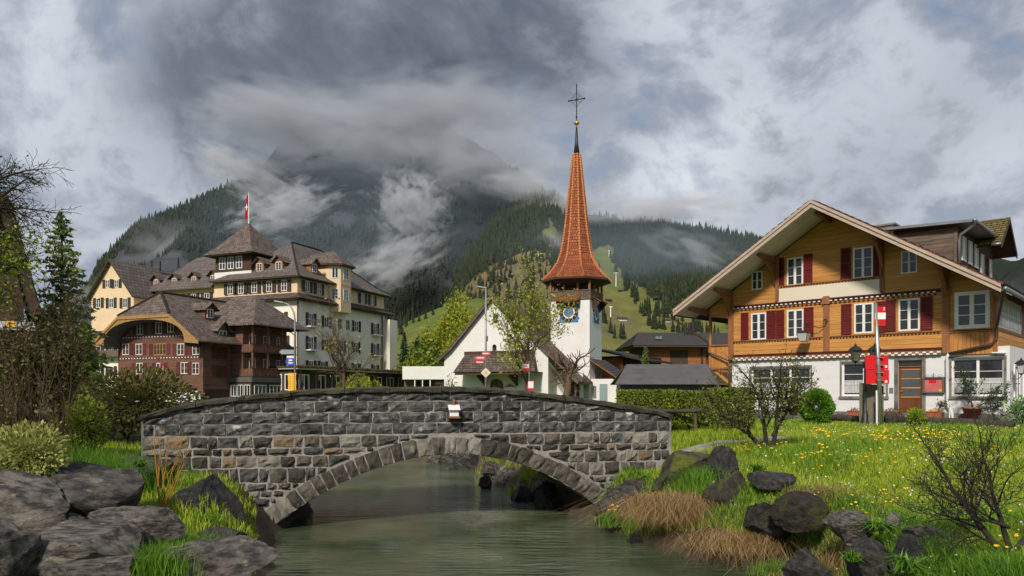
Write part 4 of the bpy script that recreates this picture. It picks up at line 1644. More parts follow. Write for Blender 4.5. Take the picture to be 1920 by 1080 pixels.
def add_shutter(parent, plane, u0, u1, z0, z1, mat='red_paint', y=-0.05, slats=14):
    w, h = round(u1 - u0, 2), round(z1 - z0, 2)
    key = ('shut', w, h, mat, slats, y)
    if key not in _cache:
        W, H = w / 2, h / 2
        s = MB()
        t = min(.055, w * .16)
        s.box(-W, -W + t, y - .02, y + .02, -H, H)
        s.box(W - t, W, y - .02, y + .02, -H, H)
        for zc in (-H + t / 2 + .01, 0, H - t / 2 - .01):
            s.box(-W + t, W - t, y - .018, y + .018, zc - t / 2, zc + t / 2)
        if slats:
            for k in range(slats):
                z = -H + t + (h - 2 * t) * (k + .1) / slats
                dz = (h - 2 * t) / slats
                s.quad((-W + t, y - .015, z), (W - t, y - .015, z), (W - t, y + .014, z + dz * .95), (-W + t, y + .014, z + dz * .95))
        s.quad((-W + t, y + .019, -H), (W - t, y + .019, -H), (W - t, y + .019, H), (-W + t, y + .019, H))
        me_ = s.mesh('shutter')
        me_.materials.append(M[mat])
        _cache[key] = me_
    o = link_mesh('shutter', _cache[key], parent)
    return on_plane(o, plane, (u0 + u1) / 2, (z0 + z1) / 2)


def add_planks(parent, limits, z0, z1, pitch, holes, y, mat, plane=FRONT, thick=0.03, gap=0.008, name='plank'):
    """horizontal boards clipped to limits(z) -> (xl, xr) and to rectangular holes"""
    z = z0
    while z < z1 - .02:
        zt = min(z + pitch, z1)
        zs = [z, zt - gap]
        for a, b, c, d in holes:
            for q in (b, d):
                if z < q < zt - gap:
                    zs.append(q)
        zs = sorted(set(zs))
        bars = {}
        for q0, q1 in zip(zs[:-1], zs[1:]):
            l0, r0 = limits(q0)
            l1, r1 = limits(q1)
            mid = (q0 + q1) / 2
            cuts = sorted([(a, c) for a, b, c, d in holes if b < mid < d])
            segs = []
            cur = None
            edges = []
            start = (l0, l1)
            for a, c in cuts:
                edges.append((start, (a, a)))
                start = (c, c)
            edges.append((start, (r0, r1)))
            for ei, ((s0, s1), (e0, e1)) in enumerate(edges):
                s0_, s1_ = max(s0, l0), max(s1, l1)
                e0_, e1_ = min(e0, r0), min(e1, r1)
                if (e0_ - s0_) + (e1_ - s1_) < .03:
                    continue
                e0_, e1_ = max(e0_, s0_), max(e1_, s1_)
                key = (round(s0, 2), round(e0, 2)) if len(zs) == 2 else (ei, len(edges))
                bars.setdefault(key, MB()).hexa([(s0_, y - thick, q0), (e0_, y - thick, q0), (e0_, y, q0), (s0_, y, q0), (s1_, y - thick, q1), (e1_, y - thick, q1), (e1_, y, q1), (s1_, y, q1)])
        for m_ in bars.values():
            o = m_.build(name, M[mat], parent)
            o.location = (plane[0], plane[1], 0)
            o.rotation_euler = (0, 0, plane[2])
        z = zt


def add_frieze(parent, plane, u0, u1, z0, z1, step, rows=1, y=-0.05, mat='maroon', dm='white_paint', skip=1):
    """dark band with rows of small square blocks"""
    b = MB().box(u0, u1, y, y + .06, z0, z1)
    o = b.build('frieze', M[mat], parent)
    o.location = (plane[0], plane[1], 0)
    o.rotation_euler = (0, 0, plane[2])
    d = MB()
    n = int((u1 - u0) / step)
    hh = (z1 - z0) / (rows + (0.6 if rows == 1 else 0.9))
    for r in range(rows):
        for k in range(n):
            if skip and (k + r) % 2:
                continue
            a = u0 + step * k
            d.box(a, a + step * .96, y - .025 - .008 * r, y, z0 + hh * r + .003, z0 + hh * (r + 1) - .003)
    d.build('dentil_row', M[dm], o)['kind'] = 'stuff'
    return o


def pipe(parent, pts, r, mat, name='downpipe', n=8):
    return MB().tube(pts, r, n).build(name, M[mat], parent, True)


def tile_courses(name, parent, e0, e1, r1, r0, mat, row=0.34, step=0.035, uv=True, thick=0.05):
    """stepped rows of tiles on a roof plane: eave e0->e1, ridge r0->r1 (same side)"""
    e0, e1, r0, r1 = Vector(e0), Vector(e1), Vector(r0), Vector(r1)
    L = ((r0 - e0).length + (r1 - e1).length) / 2
    n = max(2, int(round(L / row)))
    nrm = (e1 - e0).cross(r0 - e0)
    if nrm.length < 1e-5:
        nrm = (e1 - e0).cross(r1 - e0)
    nrm.normalize()
    if nrm.z < 0:
        nrm = -nrm
    m_ = MB()
    for k in range(n):
        a0, a1 = e0.lerp(r0, k / n), e1.lerp(r1, k / n)
        b0, b1 = e0.lerp(r0, (k + 1) / n), e1.lerp(r1, (k + 1) / n)
        lo = nrm * (thick + step)
        hi = nrm * thick
        m_.add([a0 + lo, a1 + lo, b1 + hi, b0 + hi, a0, a1], [(0, 1, 2, 3), (4, 5, 1, 0)])
        m_.add([a0, a0 + lo, b0 + hi, b0], [(0, 1, 2, 3)])
        m_.add([a1, a1 + lo, b1 + hi, b1], [(3, 2, 1, 0)])
    o = m_.build(name, M[mat], parent)
    if uv:
        uv_planar(o)
    return o


def roof_plane(parent, pts, mat, thick=0.12, name='roof'):
    o = MB().slab(pts, (0, 0, -thick)).build(name, M[mat], parent)
    return uv_planar(o)
# ------------------------------------------------------------------ the honey coloured chalet on the right
CH = Frame(11.02, 36.6, math.atan2(-6.5, 6.93), GZ)
C = CH.empty('wooden_chalet')
tag(C, 'honey coloured wooden chalet with white ground floor and dark red shutters', 'house')
hit = CH.hit
RX, RZ, PITCH = 4.82, 9.42, 0.626          # ridge position, height, slope
OV = -2.2
XW = 9.5                                   # right corner post
XV = hit(1866, 600)[0]                     # veranda corner
XE = RX + 6.95
XL = -1.2


def zroof(x):
    return RZ - PITCH * abs(x - RX)


def lim(z):
    """wall limits under the roof at height z"""
    half = (RZ - .30 - z) / PITCH
    return max(XL if z > 4.9 else 0.0, RX - half), min(XV, RX + half)


def rect(tl, br, plane_hit=hit):
    a, b = plane_hit(*tl), plane_hit(*br)
    return a[0], b[1], b[0], a[1]          # u0, z0, u1, z1


zC0 = hit(1372, 677)[1]                    # lower edge of the chequered frieze
zC1 = zC0 + 0.22
zB = hit(1372, 642)[1]
zA = hit(1372, 584)[1]
wins1 = [rect((1409, 588), (1437, 636)), rect((1476, 582), (1507, 632)), rect((1602, 570), (1638, 624)), rect((1685, 562), (1725, 619))]
wins2 = [rect((1476, 485), (1506, 534)), rect((1600, 466), (1637, 520))]
small = [rect((1410, 510), (1430, 542)), rect((1690, 472), (1720, 511))]
ver = rect((1790, 549), (1856, 614))
holes = wins1 + wins2 + small + [ver]
# ground floor
gw = [rect((1407, 690), (1519, 744)), rect((1577, 680), (1661, 743)), rect((1783, 672), (1883, 743))]
XG = hit(1893, 740)[0]
gd = rect((1683, 676), (1728, 783))
gd = (gd[0], 0.0, gd[2], gd[3])
MB().wall([(0.02, -.3), (XG, -.3), (XG, zC1 + .05), (.02, zC1 + .05)], gw + [gd], 0.06, 0.16).build('ground_floor_wall', M['white_brick'], C)
sd_ = MB()
sd_.quad((XG, .06, -.3), (XG, 9, -.3), (XG, 9, zC1 + .05), (XG, .06, zC1 + .05))
sd_.quad((.02, .06, -.3), (.02, .06, zC1), (.02, 9, zC1), (.02, 9, -.3))
sd_.quad((.02, 9, -.3), (.02, 9, zC1), (XG, 9, zC1), (XG, 9, -.3))
sd_.build('side_wall', M['white_brick'], C)
MB().box(0.0, XG + .03, .02, .05, -.3, .22).build('plinth', M['concrete'], C)
for r in gw:
    add_window(C, FRONT, r[0], r[2], r[1], r[3], 3 if r[2] - r[0] > 2 else 2, 3, inset=.20, frame=.08, mull=.1, curtain=True)
    MB().box(r[0] - .1, r[2] + .1, -.02, .2, r[1] - .12, r[1] - .005).build('sill', M['concrete'], C)
    fr = MB()
    for a, b, c, d in ((r[0] - .07, r[2] + .07, r[3], r[3] + .07), (r[0] - .07, r[0], r[1], r[3]), (r[2], r[2] + .07, r[1], r[3])):
        fr.box(a, b, .035, .058, c, d)
    fr.build('window_surround', M['concrete'], C)
# door
dr = MB()
x0, z0, x1, z1 = gd
y_ = .16
dr.box(x0, x1, y_, y_ + .05, 0.02, z1)
o_door = dr.build('door', M['door_wood'], C)
pz = [0.36, 0.52, 0.68, 0.84]
for k in range(3):
    MB().box(x0 + .14, x1 - .12, y_ - .012, y_ - .002, z1 * pz[k] + .03, z1 * pz[k + 1] - .03).build('pane', M['glass_frost'], o_door)
for k in range(4):
    MB().box(x0 + .10, x1 - .08, y_ - .03, y_ - .003, z1 * pz[k] - .025, z1 * pz[k] + .025).build('rail', M['wood_honey'], o_door)
MB().box(x0 + .12, x1 - .1, y_ - .015, y_ - .002, .25, z1 * .33).build('panel', M['door_wood'], o_door)
MB().box(x0, x1, y_ - .04, y_ - .002, z1 * .885, z1 * .90).build('transom', M['wood_post'], o_door)
MB().box(x0 + .02, x1 - .02, y_ - .016, y_ - .003, z1 * .905, z1 - .03).build('fanlight', M['glass'], o_door)
MB().tube([(x0 + .07, y_ - .01, z1 * .46), (x0 + .07, y_ - .06, z1 * .46), (x0 + .17, y_ - .06, z1 * .46)], .014, 6).build('handle', M['steel'], o_door)
ds = MB()
for a, b, c, d in ((x0 - .14, x1 + .14, z1, z1 + .12), (x0 - .14, x0, 0, z1), (x1, x1 + .14, 0, z1)):
    ds.box(a, b, .02, .057, c, d)
ds.build('door_surround', M['concrete'], C)
MB().box(x0 - .3, x1 + .3, -.5, .05, -.2, .03).build('door_step', M['concrete'], C)
r = rect((1667, 727), (1674, 737))
MB().box(r[0], r[2], .03, .058, r[1], r[3]).build('letter_plate', M['zinc'], C)

# wooden upper storeys
back = MB()
pts = [(0, zC0 + .1), (XV, zC0 + .1), (XV, zroof(XV) - .2), (RX, RZ - .2), (XL, zroof(XL) - .2), (XL, 4.9), (0, 4.9)]
back.wall(pts, holes, .02, .10)
back.quad((XV, .02, zC0), (XV, 10, zC0), (XV, 10, zroof(XV)), (XV, .02, zroof(XV)))
back.quad((0, .02, zC0), (0, .02, 5.5), (0, 10, 5.5), (0, 10, zC0))
back.build('log_wall', M['wood_post'], C)
add_planks(C, lambda z: (lim(z)[0], min(XW + .1, lim(z)[1])), zC1 + .06, RZ - .35, 0.205, holes, 0.018, 'wood_honey')
# veranda: upright boards below, level boards above
zv = ver[1] - .05
n = 10
for k in range(n):
    a, b = lerp(XW + .12, XV - .06, k / n), lerp(XW + .12, XV - .06, (k + 1) / n)
    MB().box(a + .004, b - .004, -.02, .015, zC0 - .02, zv - .1).build('upright_board', M['wood_honey_upright'], C)
add_planks(C, lambda z: (XW + .12, lim(z)[1]), zv, zroof(XW) - .2, 0.205, [ver], .016, 'wood_honey')
MB().box(XW + .1, XV + .04, -.06, .03, zv - .1, zv - .04).build('sill_rail', M['wood_post'], C)
MB().box(XV - .07, XV + .05, -.05, .1, zC0 - .05, zroof(XV) - .25).build('corner_post', M['wood_post'], C)
add_window(C, FRONT, ver[0], ver[2], ver[1], ver[3], 2, 3, inset=-.01, frame=.15, mull=.16, bar=.035)
for x, z0, z1 in ((0.0, zC0 + .05, zroof(0) - .3), (hit(1550, 600)[0], zC0 + .1, zA + .35), (XW, zC0 + .05, zroof(XW) - .3)):
    MB().box(x - .13, x + .13, -.075, .02, z0, z1).build('post', M['wood_post'], C)
    MB().box(x - .17, x + .17, -.13, .0, zA - .02, zA + .30).build('post_capital', M['wood_post'], C)
for x in (hit(1458, 545)[0], hit(1654, 545)[0]):
    MB().box(x - .09, x + .09, -.07, .018, zA + .3, zroof(x) - .3).build('post', M['wood_post'], C)
mid = hit(1550, 600)[0]
for a, b in ((0.14, mid - .17), (mid + .17, XW - .17)):
    add_frieze(C, FRONT, a, b, zA, zA + .10, .1, 1, -.05, 'wood_honey', 'maroon', 1)
    add_frieze(C, FRONT, a, b, zA + .10, zA + .19, .11, 1, -.09, 'maroon', 'white_paint', 1)
    MB().box(a, b, -.13, .0, zA + .19, zA + .25).build('cornice', M['maroon'], C)
    add_frieze(C, FRONT, a, b, zB - .06, zB + .02, .07, 1, -.03, 'wood_honey', 'maroon', 1)
    MB().box(a, b, -.075, .0, zB + .02, zB + .06).build('sill_rail', M['wood_post'], C)
add_frieze(C, FRONT, .14, XW - .15, zC0, zC0 + .21, .135, 2, -.09, 'wood_post', 'white_paint', 1)
MB().box(.14, XW - .15, -.12, .0, zC0 + .21, zC0 + .30).build('cornice', M['maroon'], C)
pan = (hit(1459, 570)[0], hit(1459, 570)[1], hit(1652, 552)[0], hit(1459, 542)[1])
MB().box(pan[0], pan[2], -.055, -.02, pan[1], pan[3]).build('blank_panel', M['panel_cream'], C)
add_frieze(C, FRONT, pan[0], pan[2] + .02, pan[3] + .02, pan[3] + .09, .07, 1, -.03, 'wood_honey', 'maroon', 1)
MB().box(pan[0], pan[2] + .02, -.07, .0, pan[3] + .09, pan[3] + .13).build('sill_rail', M['wood_post'], C)
for r in wins1 + wins2:
    add_window(C, FRONT, r[0], r[2], r[1], r[3], 2, 3, inset=-.005, frame=.065, mull=.11)
    fr = MB()
    for a, b, c, d in ((r[0] - .06, r[2] + .06, r[3], r[3] + .05), (r[0] - .06, r[0], r[1], r[3]), (r[2], r[2] + .06, r[1], r[3]), (r[0] - .06, r[2] + .06, r[1] - .05, r[1])):
        fr.box(a, b, -.03, .0, c, d)
    fr.build('window_casing', M['wood_honey'], C)
for r in small:
    add_window(C, FRONT, r[0], r[2], r[1], r[3], 2, 2, inset=-.005, frame=.05, mull=.07)
for tl, br in [((1390, 587), (1404, 638)), ((1438, 583), (1455, 635)), ((1456, 582), (1471, 634)), ((1508, 577), (1526, 632)), ((1578, 571), (1597, 627)), ((1642, 566), (1660, 624)),
               ((1661, 563), (1680, 621)), ((1727, 557), (1749, 618)), ((1453, 485), (1471, 537)), ((1508, 477), (1524, 532)), ((1577, 466), (1596, 524)), ((1638, 461), (1656, 519))]:
    r = rect(tl, br)
    add_shutter(C, FRONT, r[0], r[2], r[1], r[3], 'red_paint', -.05, 16)
# hidden interior so that no light leaks through
MB().box(.1, XV - .1, .22, 9, -.1, 5.2).build('interior', M['black'], C)

# left gallery
gz0, gz1 = 2.35, zB - .15
for k in range(8):
    a, b = lerp(XL, 0, k / 8), lerp(XL, 0, (k + 1) / 8)
    MB().box(a + .004, b - .004, .1, .14, gz0, gz1).build('gallery_board', M['wood_honey_upright'], C)
MB().box(XL - .05, 0, .04, .17, gz1, gz1 + .08).build('gallery_rail', M['wood_post'], C)
MB().box(XL - .06, XL + .06, .06, .18, gz0, 5.0).build('post', M['wood_honey_upright'], C)
MB().box(XL, 0, .1, 7, gz0 - .1, gz0).build('gallery_floor', M['wood_post'], C)
for k in range(14):
    MB().box(XL - .02, XL + .02, .2 + k * .3, .2 + k * .3 + .28, gz0, gz1).build('gallery_board', M['wood_honey_upright'], C)
MB().beam((XL + .1, .3, gz0 - .1), (0, .3, gz0 - 1.0), .12, .14, (0, 1, 0)).build('brace', M['wood_honey'], C)

# roof
YB = 12.5
for s in (-1, 1):
    xe = RX + s * (6.8 if s < 0 else 6.95)
    ze = zroof(xe)
    rt = MB().slab([(RX, OV, RZ), (xe, OV, ze), (xe, YB, ze), (RX, YB, RZ)] if s < 0 else [(RX, OV, RZ), (RX, YB, RZ), (xe, YB, ze), (xe, OV, ze)], (0, 0, -.16))
    uv_planar(rt.build('roof', M['roof_chalet'], C))
    if s < 0:
        tile_courses('tile_courses', C, (xe - .05, YB, ze), (xe - .05, OV - .06, ze), (RX, OV - .06, RZ), (RX, YB, RZ), 'roof_chalet', .33, .045)
    else:
        tile_courses('tile_courses', C, (xe + .05, OV - .06, ze), (xe + .05, YB, ze), (RX, YB, RZ), (RX, OV - .06, RZ), 'roof_chalet', .33, .045)
    # barge boards: two steps
    for dy, t, d0, d1, mt in ((-.05, .05, -.02, -.28, 'barge'), (-.10, .045, .03, -.10, 'barge')):
        p = [(RX, OV + dy, RZ + d0), (RX, OV + dy, RZ + d1), (xe, OV + dy, ze + d1), (xe, OV + dy, ze + d0)]
        MB().slab(p, (0, t, 0)).build('barge_board', M[mt], C)
    # soffit boards run along the slope
    nb = 5
    for k in range(nb):
        ya, yb = lerp(OV, 0.0, k / nb) + .008, lerp(OV, 0.0, (k + 1) / nb) - .008
        MB().slab([(RX, ya, RZ - .17), (xe, ya, ze - .17), (xe, yb, ze - .17), (RX, yb, RZ - .17)], (0, 0, -.03)).build('soffit_board', M['soffit'], C)
for x, L, br_ in ((RX, 1.6, 0), (hit(1452, 470)[0], 1.7, 1), (0.0, 1.7, 1), (-1.35, 1.7, 0), (hit(1654, 500)[0], 1.7, 1), (XW, 1.7, 1), (XV + .3, 1.7, 0)):
    zt = zroof(x) - .21 - (0.05 if x != RX else .12)
    MB().hexa([(x - .09, -L, zt - .13), (x + .09, -L, zt - .13), (x + .09, .02, zt - .28), (x - .09, .02, zt - .28), (x - .09, -L, zt), (x + .09, -L, zt), (x + .09, .02, zt), (x - .09, .02, zt)]).build('purlin', M['wood_post'], C)
    if br_:
        pr = [(-.02, zt - .28), (-1.0, zt - .22), (-.75, zt - .45), (-.45, zt - .65), (-.22, zt - .95), (-.02, zt - 1.35)]
        MB().add([(x - .07, a, b) for a, b in pr] + [(x + .07, a, b) for a, b in pr],
                 [tuple(range(6)), tuple(range(11, 5, -1))] + [(i, i + 6, (i + 1) % 6 + 6, (i + 1) % 6) for i in range(6)]).build('bracket', M['wood_post'], C)
# chimney
cx_, cy_ = RX + 1.5, 3.2
MB().box(cx_ - .35, cx_ + .35, cy_ - .35, cy_ + .35, zroof(cx_) - .3, zroof(cx_) + .45).build('chimney', M['soffit'], C)
MB().box(cx_ - .48, cx_ + .48, cy_ - .48, cy_ + .48, zroof(cx_) + .45, zroof(cx_) + .53).build('chimney_cap', M['concrete'], C)
# shed dormer on the right slope with a metal roof
dz = 8.55
dm = MB()
dm.add([(5.9, 3.0, zroof(5.9)), (9.25, 3.0, zroof(9.25)), (9.25, 3.0, dz), (6.2, 3.0, dz + .1)], [(0, 1, 2, 3)])
dm.add([(9.25, 3.0, zroof(9.25)), (9.25, 7.4, zroof(9.25)), (9.25, 7.4, dz), (9.25, 3.0, dz)], [(0, 1, 2, 3)])
d_o = dm.build('dormer_wall', M['wood_dark'], C)
add_planks(C, lambda z: (max(5.9, RX + (RZ - z) / PITCH - .02), 9.2), zroof(9.25) + .02, dz - .1, .19, [], 2.99, 'wood_weathered')
MB().slab([(5.6, 2.55, dz + .28), (9.95, 2.55, dz + .08), (9.95, 7.6, dz + .08), (5.6, 7.6, dz + .28)], (0, 0, -.12)).build('dormer_roof', M['zinc'], C)
MB().box(9.15, 9.3, 2.93, 3.02, zroof(9.25), dz - .05).build('post', M['wood_weathered'], C)
DP = (9.25, 3.0, math.pi / 2)
for a in (0.9, 2.2, 3.5):
    add_window(C, DP, a, a + .75, zroof(9.25) + .45, dz - .35, 1, 1, inset=-.02, pane='white_paint', frame=.06)
pipe(C, [(10.0, 2.6, dz + .03), (10.0, 2.7, dz - .12), (9.45, 2.8, dz - .5), (9.38, 2.85, dz - .75), (9.38, 2.85, zroof(9.38) + .05)], .065, 'zinc')
pipe(C, [(10.02, 2.5, dz + .02), (10.02, 7.2, dz + .02)], .08, 'zinc', 'gutter')
# cross gable with mossy tiles
gy0, gyr, gy1 = 6.9, 8.95, 11.0
gze, gzr = 8.2, 9.72
xg = 10.3
tile_courses('tile_courses', C, (6.6, gy0, gze), (xg, gy0, gze), (xg, gyr, gzr), (5.0, gyr, gzr), 'roof_mossy', .26, .06)
tile_courses('tile_courses', C, (xg, gy1, gze), (6.6, gy1, gze), (5.0, gyr, gzr), (xg, gyr, gzr), 'roof_mossy', .26, .06)
uv_planar(MB().slab([(5, gy0, gze), (xg, gy0, gze), (xg, gyr, gzr), (5, gyr, gzr)], (0, 0, -.12)).build('gable_roof', M['wood_dark'], C))
uv_planar(MB().slab([(5, gyr, gzr), (xg, gyr, gzr), (xg, gy1, gze), (5, gy1, gze)], (0, 0, -.12)).build('gable_roof', M['wood_dark'], C))
for a, b in (((xg + .03, gy0, gze), (xg + .03, gyr, gzr)), ((xg + .03, gyr, gzr), (xg + .03, gy1, gze))):
    MB().slab([(a[0], a[1], a[2] + .04), (b[0], b[1], b[2] + .04), (b[0], b[1], b[2] - .22), (a[0], a[1], a[2] - .22)], (-.05, 0, 0)).build('barge_board', M['wood_dark'], C)
MB().add([(9.3, gy0 + .35, 6.5), (9.3, gy1 - .35, 6.5), (9.3, gy1 - .35, gze + .1), (9.3, gyr, gzr - .15), (9.3, gy0 + .35, gze + .1)], [(0, 1, 2, 3, 4)]).build('gable_wall', M['wood_dark'], C)
MB().quad((7, gy0 + .35, 7.0), (9.3, gy0 + .35, 6.4), (9.3, gy0 + .35, gze + .1), (7, gy0 + .35, gze + .1)).build('gable_cheek', M['wood_dark'], C)
pipe(C, [(9.9, gy0 - .06, gze - .05), (xg, gy0 - .06, gze - .05)], .07, 'zinc', 'gutter')
GP = (9.3, gy0, math.pi / 2)
add_window(C, GP, .7, 1.4, 6.75, 7.9, 1, 2, inset=-.02, pane='white_paint')
add_window(C, GP, 2.6, 3.3, 6.75, 7.9, 1, 2, inset=-.02, pane='white_paint')
add_shutter(C, GP, 1.45, 1.85, 6.75, 7.9, 'red_paint')
add_shutter(C, GP, 2.15, 2.55, 6.75, 7.9, 'red_paint')
# left dormer: only its roof edge shows
MB().slab([(-1.0, 3.4, 7.35), (2.6, 3.4, 8.1), (2.6, 6.0, 8.1), (-1.0, 6.0, 7.35)], (0, 0, -.14)).build('dormer_roof', M['roof_slate'], C)
uv_planar(C.children[-1])
MB().slab([(-1.02, 3.36, 7.25), (2.6, 3.36, 8.0), (2.6, 3.36, 7.84), (-1.02, 3.36, 7.09)], (0, .05, 0)).build('barge_board', M['wood_honey'], C)
MB().add([(-.4, 3.8, 6.1), (2.4, 3.8, 7.8), (-.4, 3.8, 7.3)], [(0, 1, 2)]).add([(-.4, 3.8, 6.1), (-.4, 3.8, 7.3), (-.4, 5.9, 7.3), (-.4, 5.9, 6.1)], [(0, 1, 2, 3)]).build('dormer_wall', M['wood_dark'], C)
# gutters and downpipes
xe = RX + 7.0
ze = zroof(xe)
pipe(C, [(xe + .08, OV - .05, ze - .12), (xe + .08, YB, ze - .12)], .085, 'zinc', 'gutter')
p_end = [(xe + .06, OV + .1, ze - .15), (xe - .02, OV + .2, ze - .3), (XV + .12, -.22, ze - 1.2), (XV + .08, -.14, ze - 1.35), (XV + .08, -.14, zB - .35), (XV - .1, -.14, zB - .6), (XW + .12, -.14, zC0 + .02), (XW + .05, -.1, zC0 - .12), (XW + .05, -.08, .55), (XW + .2, -.08, .35), (XW + .2, -.08, 0)]
pipe(C, p_end[:7], .055, 'gutter_brown')
pipe(C, p_end[6:], .055, 'white_paint')
MB().box(XW + .12, XW + .28, -.12, .02, -.1, .45).build('downpipe_foot', M['white_paint'], C)
xe = RX - 6.85
ze = zroof(xe)
pipe(C, [(xe - .05, OV, ze - .14), (xe - .05, YB, ze - .14)], .08, 'gutter_brown', 'gutter')
pipe(C, [(xe - .03, OV + .15, ze - .2), (xe, OV + .2, ze - .4), (XL - .05, -.05, gz1 + .2), (XL - .02, -.05, gz1 - .3), (-.1, -.12, gz1 - .75), (-.05, -.12, gz0 - .3), (-.05, -.1, 0)], .05, 'gutter_brown')
# right side: glazed gallery, boards below
SP = (XV + .06, 0.0, math.pi / 2)
for k in range(5):
    add_window(C, SP, .25 + k * 1.02, .25 + k * 1.02 + .98, zB + .1, zB + 1.35, 3, 2, inset=.0, frame=.05, mull=.07)
add_planks(C, lambda z: (0, 8.5), zC1 - .15, zB, .2, [], 0.0, 'wood_honey', SP)
MB().box(XV, XV + .12, -.02, 8.5, zB - .02, zB + .08).build('sill_rail', M['wood_post'], C)
MB().slab([(XV - .1, -.1, zC1 - .18), (XV + .35, -.1, zC1 - .2), (XV + .35, 8.5, zC1 - .2), (XV - .1, 8.5, zC1 - .18)], (0, 0, -.05)).build('canopy_edge', M['white_paint'], C)
GS = (XG, 0.0, math.pi / 2)
add_window(C, GS, .9, 2.2, .75, 2.2, 2, 2, inset=-.01, frame=.08)
add_window(C, GS, 3.0, 4.4, .75, 2.2, 2, 2, inset=-.01, frame=.08)
MB().box(XG, XG + .15, .8, 2.3, .6, .72).build('sill', M['concrete'], C)


# ---- things fixed to or standing before the chalet
def chp(x, y, z):
    """chalet frame -> world"""
    return Vector((CH.o.x + CH.f.x * x + CH.d.x * y, CH.o.y + CH.f.y * x + CH.d.y * y, CH.o.z + z))


# menu case
r = rect((1731, 707), (1771, 737))
e = empty('menu_case', chp((r[0] + r[2]) / 2, 0.03, (r[1] + r[3]) / 2), CH.ang)
tag(e, 'grey framed menu case with a red sheet on the white wall right of the door', 'notice case')
w_, h_ = r[2] - r[0], r[3] - r[1]
q = MB()
for a, b, c, d in ((-w_ / 2, w_ / 2, h_ / 2 - .06, h_ / 2), (-w_ / 2, w_ / 2, -h_ / 2, -h_ / 2 + .06), (-w_ / 2, -w_ / 2 + .06, -h_ / 2 + .06, h_ / 2 - .06), (w_ / 2 - .06, w_ / 2, -h_ / 2 + .06, h_ / 2 - .06)):
    q.box(a, b, -.12, 0, c, d)
q.build('frame', M['grey_panel'], e)
MB().box(-w_ / 2 + .06, w_ / 2 - .06, -.05, -.02, -h_ / 2 + .06, h_ / 2 - .06).build('sheet', M['sign_pink'], e)
MB().box(-w_ / 2 + .22, w_ / 2 - .3, -.056, -.051, h_ * .12, h_ * .32).build('print_block', M['sign_red'], e)
MB().box(w_ / 2 - .2, w_ / 2 - .1, -.058, -.051, -h_ / 2 + .07, -h_ / 2 + .15).build('sunflower_print', M['dandelion'], e)
for s in (-1, 0, 1):
    MB().tube([(s * w_ * .3 + .09 * math.cos(t), -.06, h_ / 2 + .02 + .07 * math.sin(t)) for t in [i * math.pi / 8 for i in range(9)]], .008, 5).build('iron_scroll', M['iron'], e)
MB().tube([(0, -.06, h_ / 2), (0, -.06, h_ / 2 + .17)], .008, 5).build('iron_finial', M['iron'], e)


def lantern(parent, s, glass='lamp_glass', ribs=4, cyl=False):
    """tapered lantern hanging point at top; s = glass height"""
    a, b = s * .34, s * .24
    for k in range(4):
        c, d = math.cos(k * math.pi / 2 + math.pi / 4), math.sin(k * math.pi / 2 + math.pi / 4)
        c2, d2 = math.cos((k + 1) * math.pi / 2 + math.pi / 4), math.sin((k + 1) * math.pi / 2 + math.pi / 4)
        MB().quad((b * c * 1.3, b * d * 1.3, 0), (b * c2 * 1.3, b * d2 * 1.3, 0), (a * c2 * 1.4, a * d2 * 1.4, s), (a * c * 1.4, a * d * 1.4, s)).build('pane', M[glass], parent)
    q = MB()
    for k in range(4):
        c, d = math.cos(k * math.pi / 2 + math.pi / 4), math.sin(k * math.pi / 2 + math.pi / 4)
        q.tube([(b * c * 1.33, b * d * 1.33, 0), (a * c * 1.43, a * d * 1.43, s)], s * .03, 5)
    q.build('frame', M['iron'], parent)
    MB().lathe([(.01, -s * .22), (b * .4, -s * .16), (b * .6, -s * .08), (b * 1.35, -s * .01), (b * 1.35, s * .02)], 8, a0=math.pi / 8).build('bottom_cap', M['iron'], parent)
    MB().lathe([(a * 1.75, s * .97), (a * 1.75, s * 1.03), (a * 1.25, s * 1.22), (a * .6, s * 1.36), (a * .3, s * 1.42), (a * .34, s * 1.48), (a * .12, s * 1.55), (.005, s * 1.72)], 8, a0=math.pi / 8).build('roof', M['iron'], parent)


# hanging wall lantern on the middle post
e = empty('wall_lantern', chp(mid - .75, -.75, hit(1543, 642)[1] + .05), CH.ang)
tag(e, 'white glass lantern hanging from a scrolled iron bracket on the middle post', 'lantern')
q = MB()
for k in range(4):
    t0, t1 = k * math.pi / 2 + math.pi / 4, (k + 1) * math.pi / 2 + math.pi / 4
    MB().quad((.22 * math.cos(t0), .22 * math.sin(t0), 0), (.22 * math.cos(t1), .22 * math.sin(t1), 0), (.33 * math.cos(t1), .33 * math.sin(t1), .36), (.33 * math.cos(t0), .33 * math.sin(t0), .36)).build('pane', M['lamp_glass'], e)
    q.tube([(.225 * math.cos(t0), .225 * math.sin(t0), 0), (.335 * math.cos(t0), .335 * math.sin(t0), .36)], .012, 5)
q.build('frame', M['iron'], e)
MB().lathe([(.35, .36), (.35, .38), (.1, .46), (.02, .5)], 4, a0=math.pi / 4).build('roof', M['iron'], e)
MB().lathe([(.02, -.03), (.23, -.02), (.23, .0)], 4, a0=math.pi / 4).build('bottom_cap', M['iron'], e)
for dx in (-.1, .1):
    MB().tube([(dx, 0, .42), (.0, 0, .68)], .007, 4).build('chain', M['iron'], e)
MB().tube([(0, 0, .68), (.02, .1, .78), (.25, .3, .72), (.5, .5, .6), (.72, .68, .7), (.75, .68, 1.0)], .018, 6).build('bracket_arm', M['iron'], e)
MB().tube([(.72 + .12 * math.cos(t) * (1 - t / 14), .66, .88 + .14 * math.sin(t) * (1 - t / 14)) for t in [i * .4 for i in range(22)]], .014, 5).build('scroll', M['iron'], e)
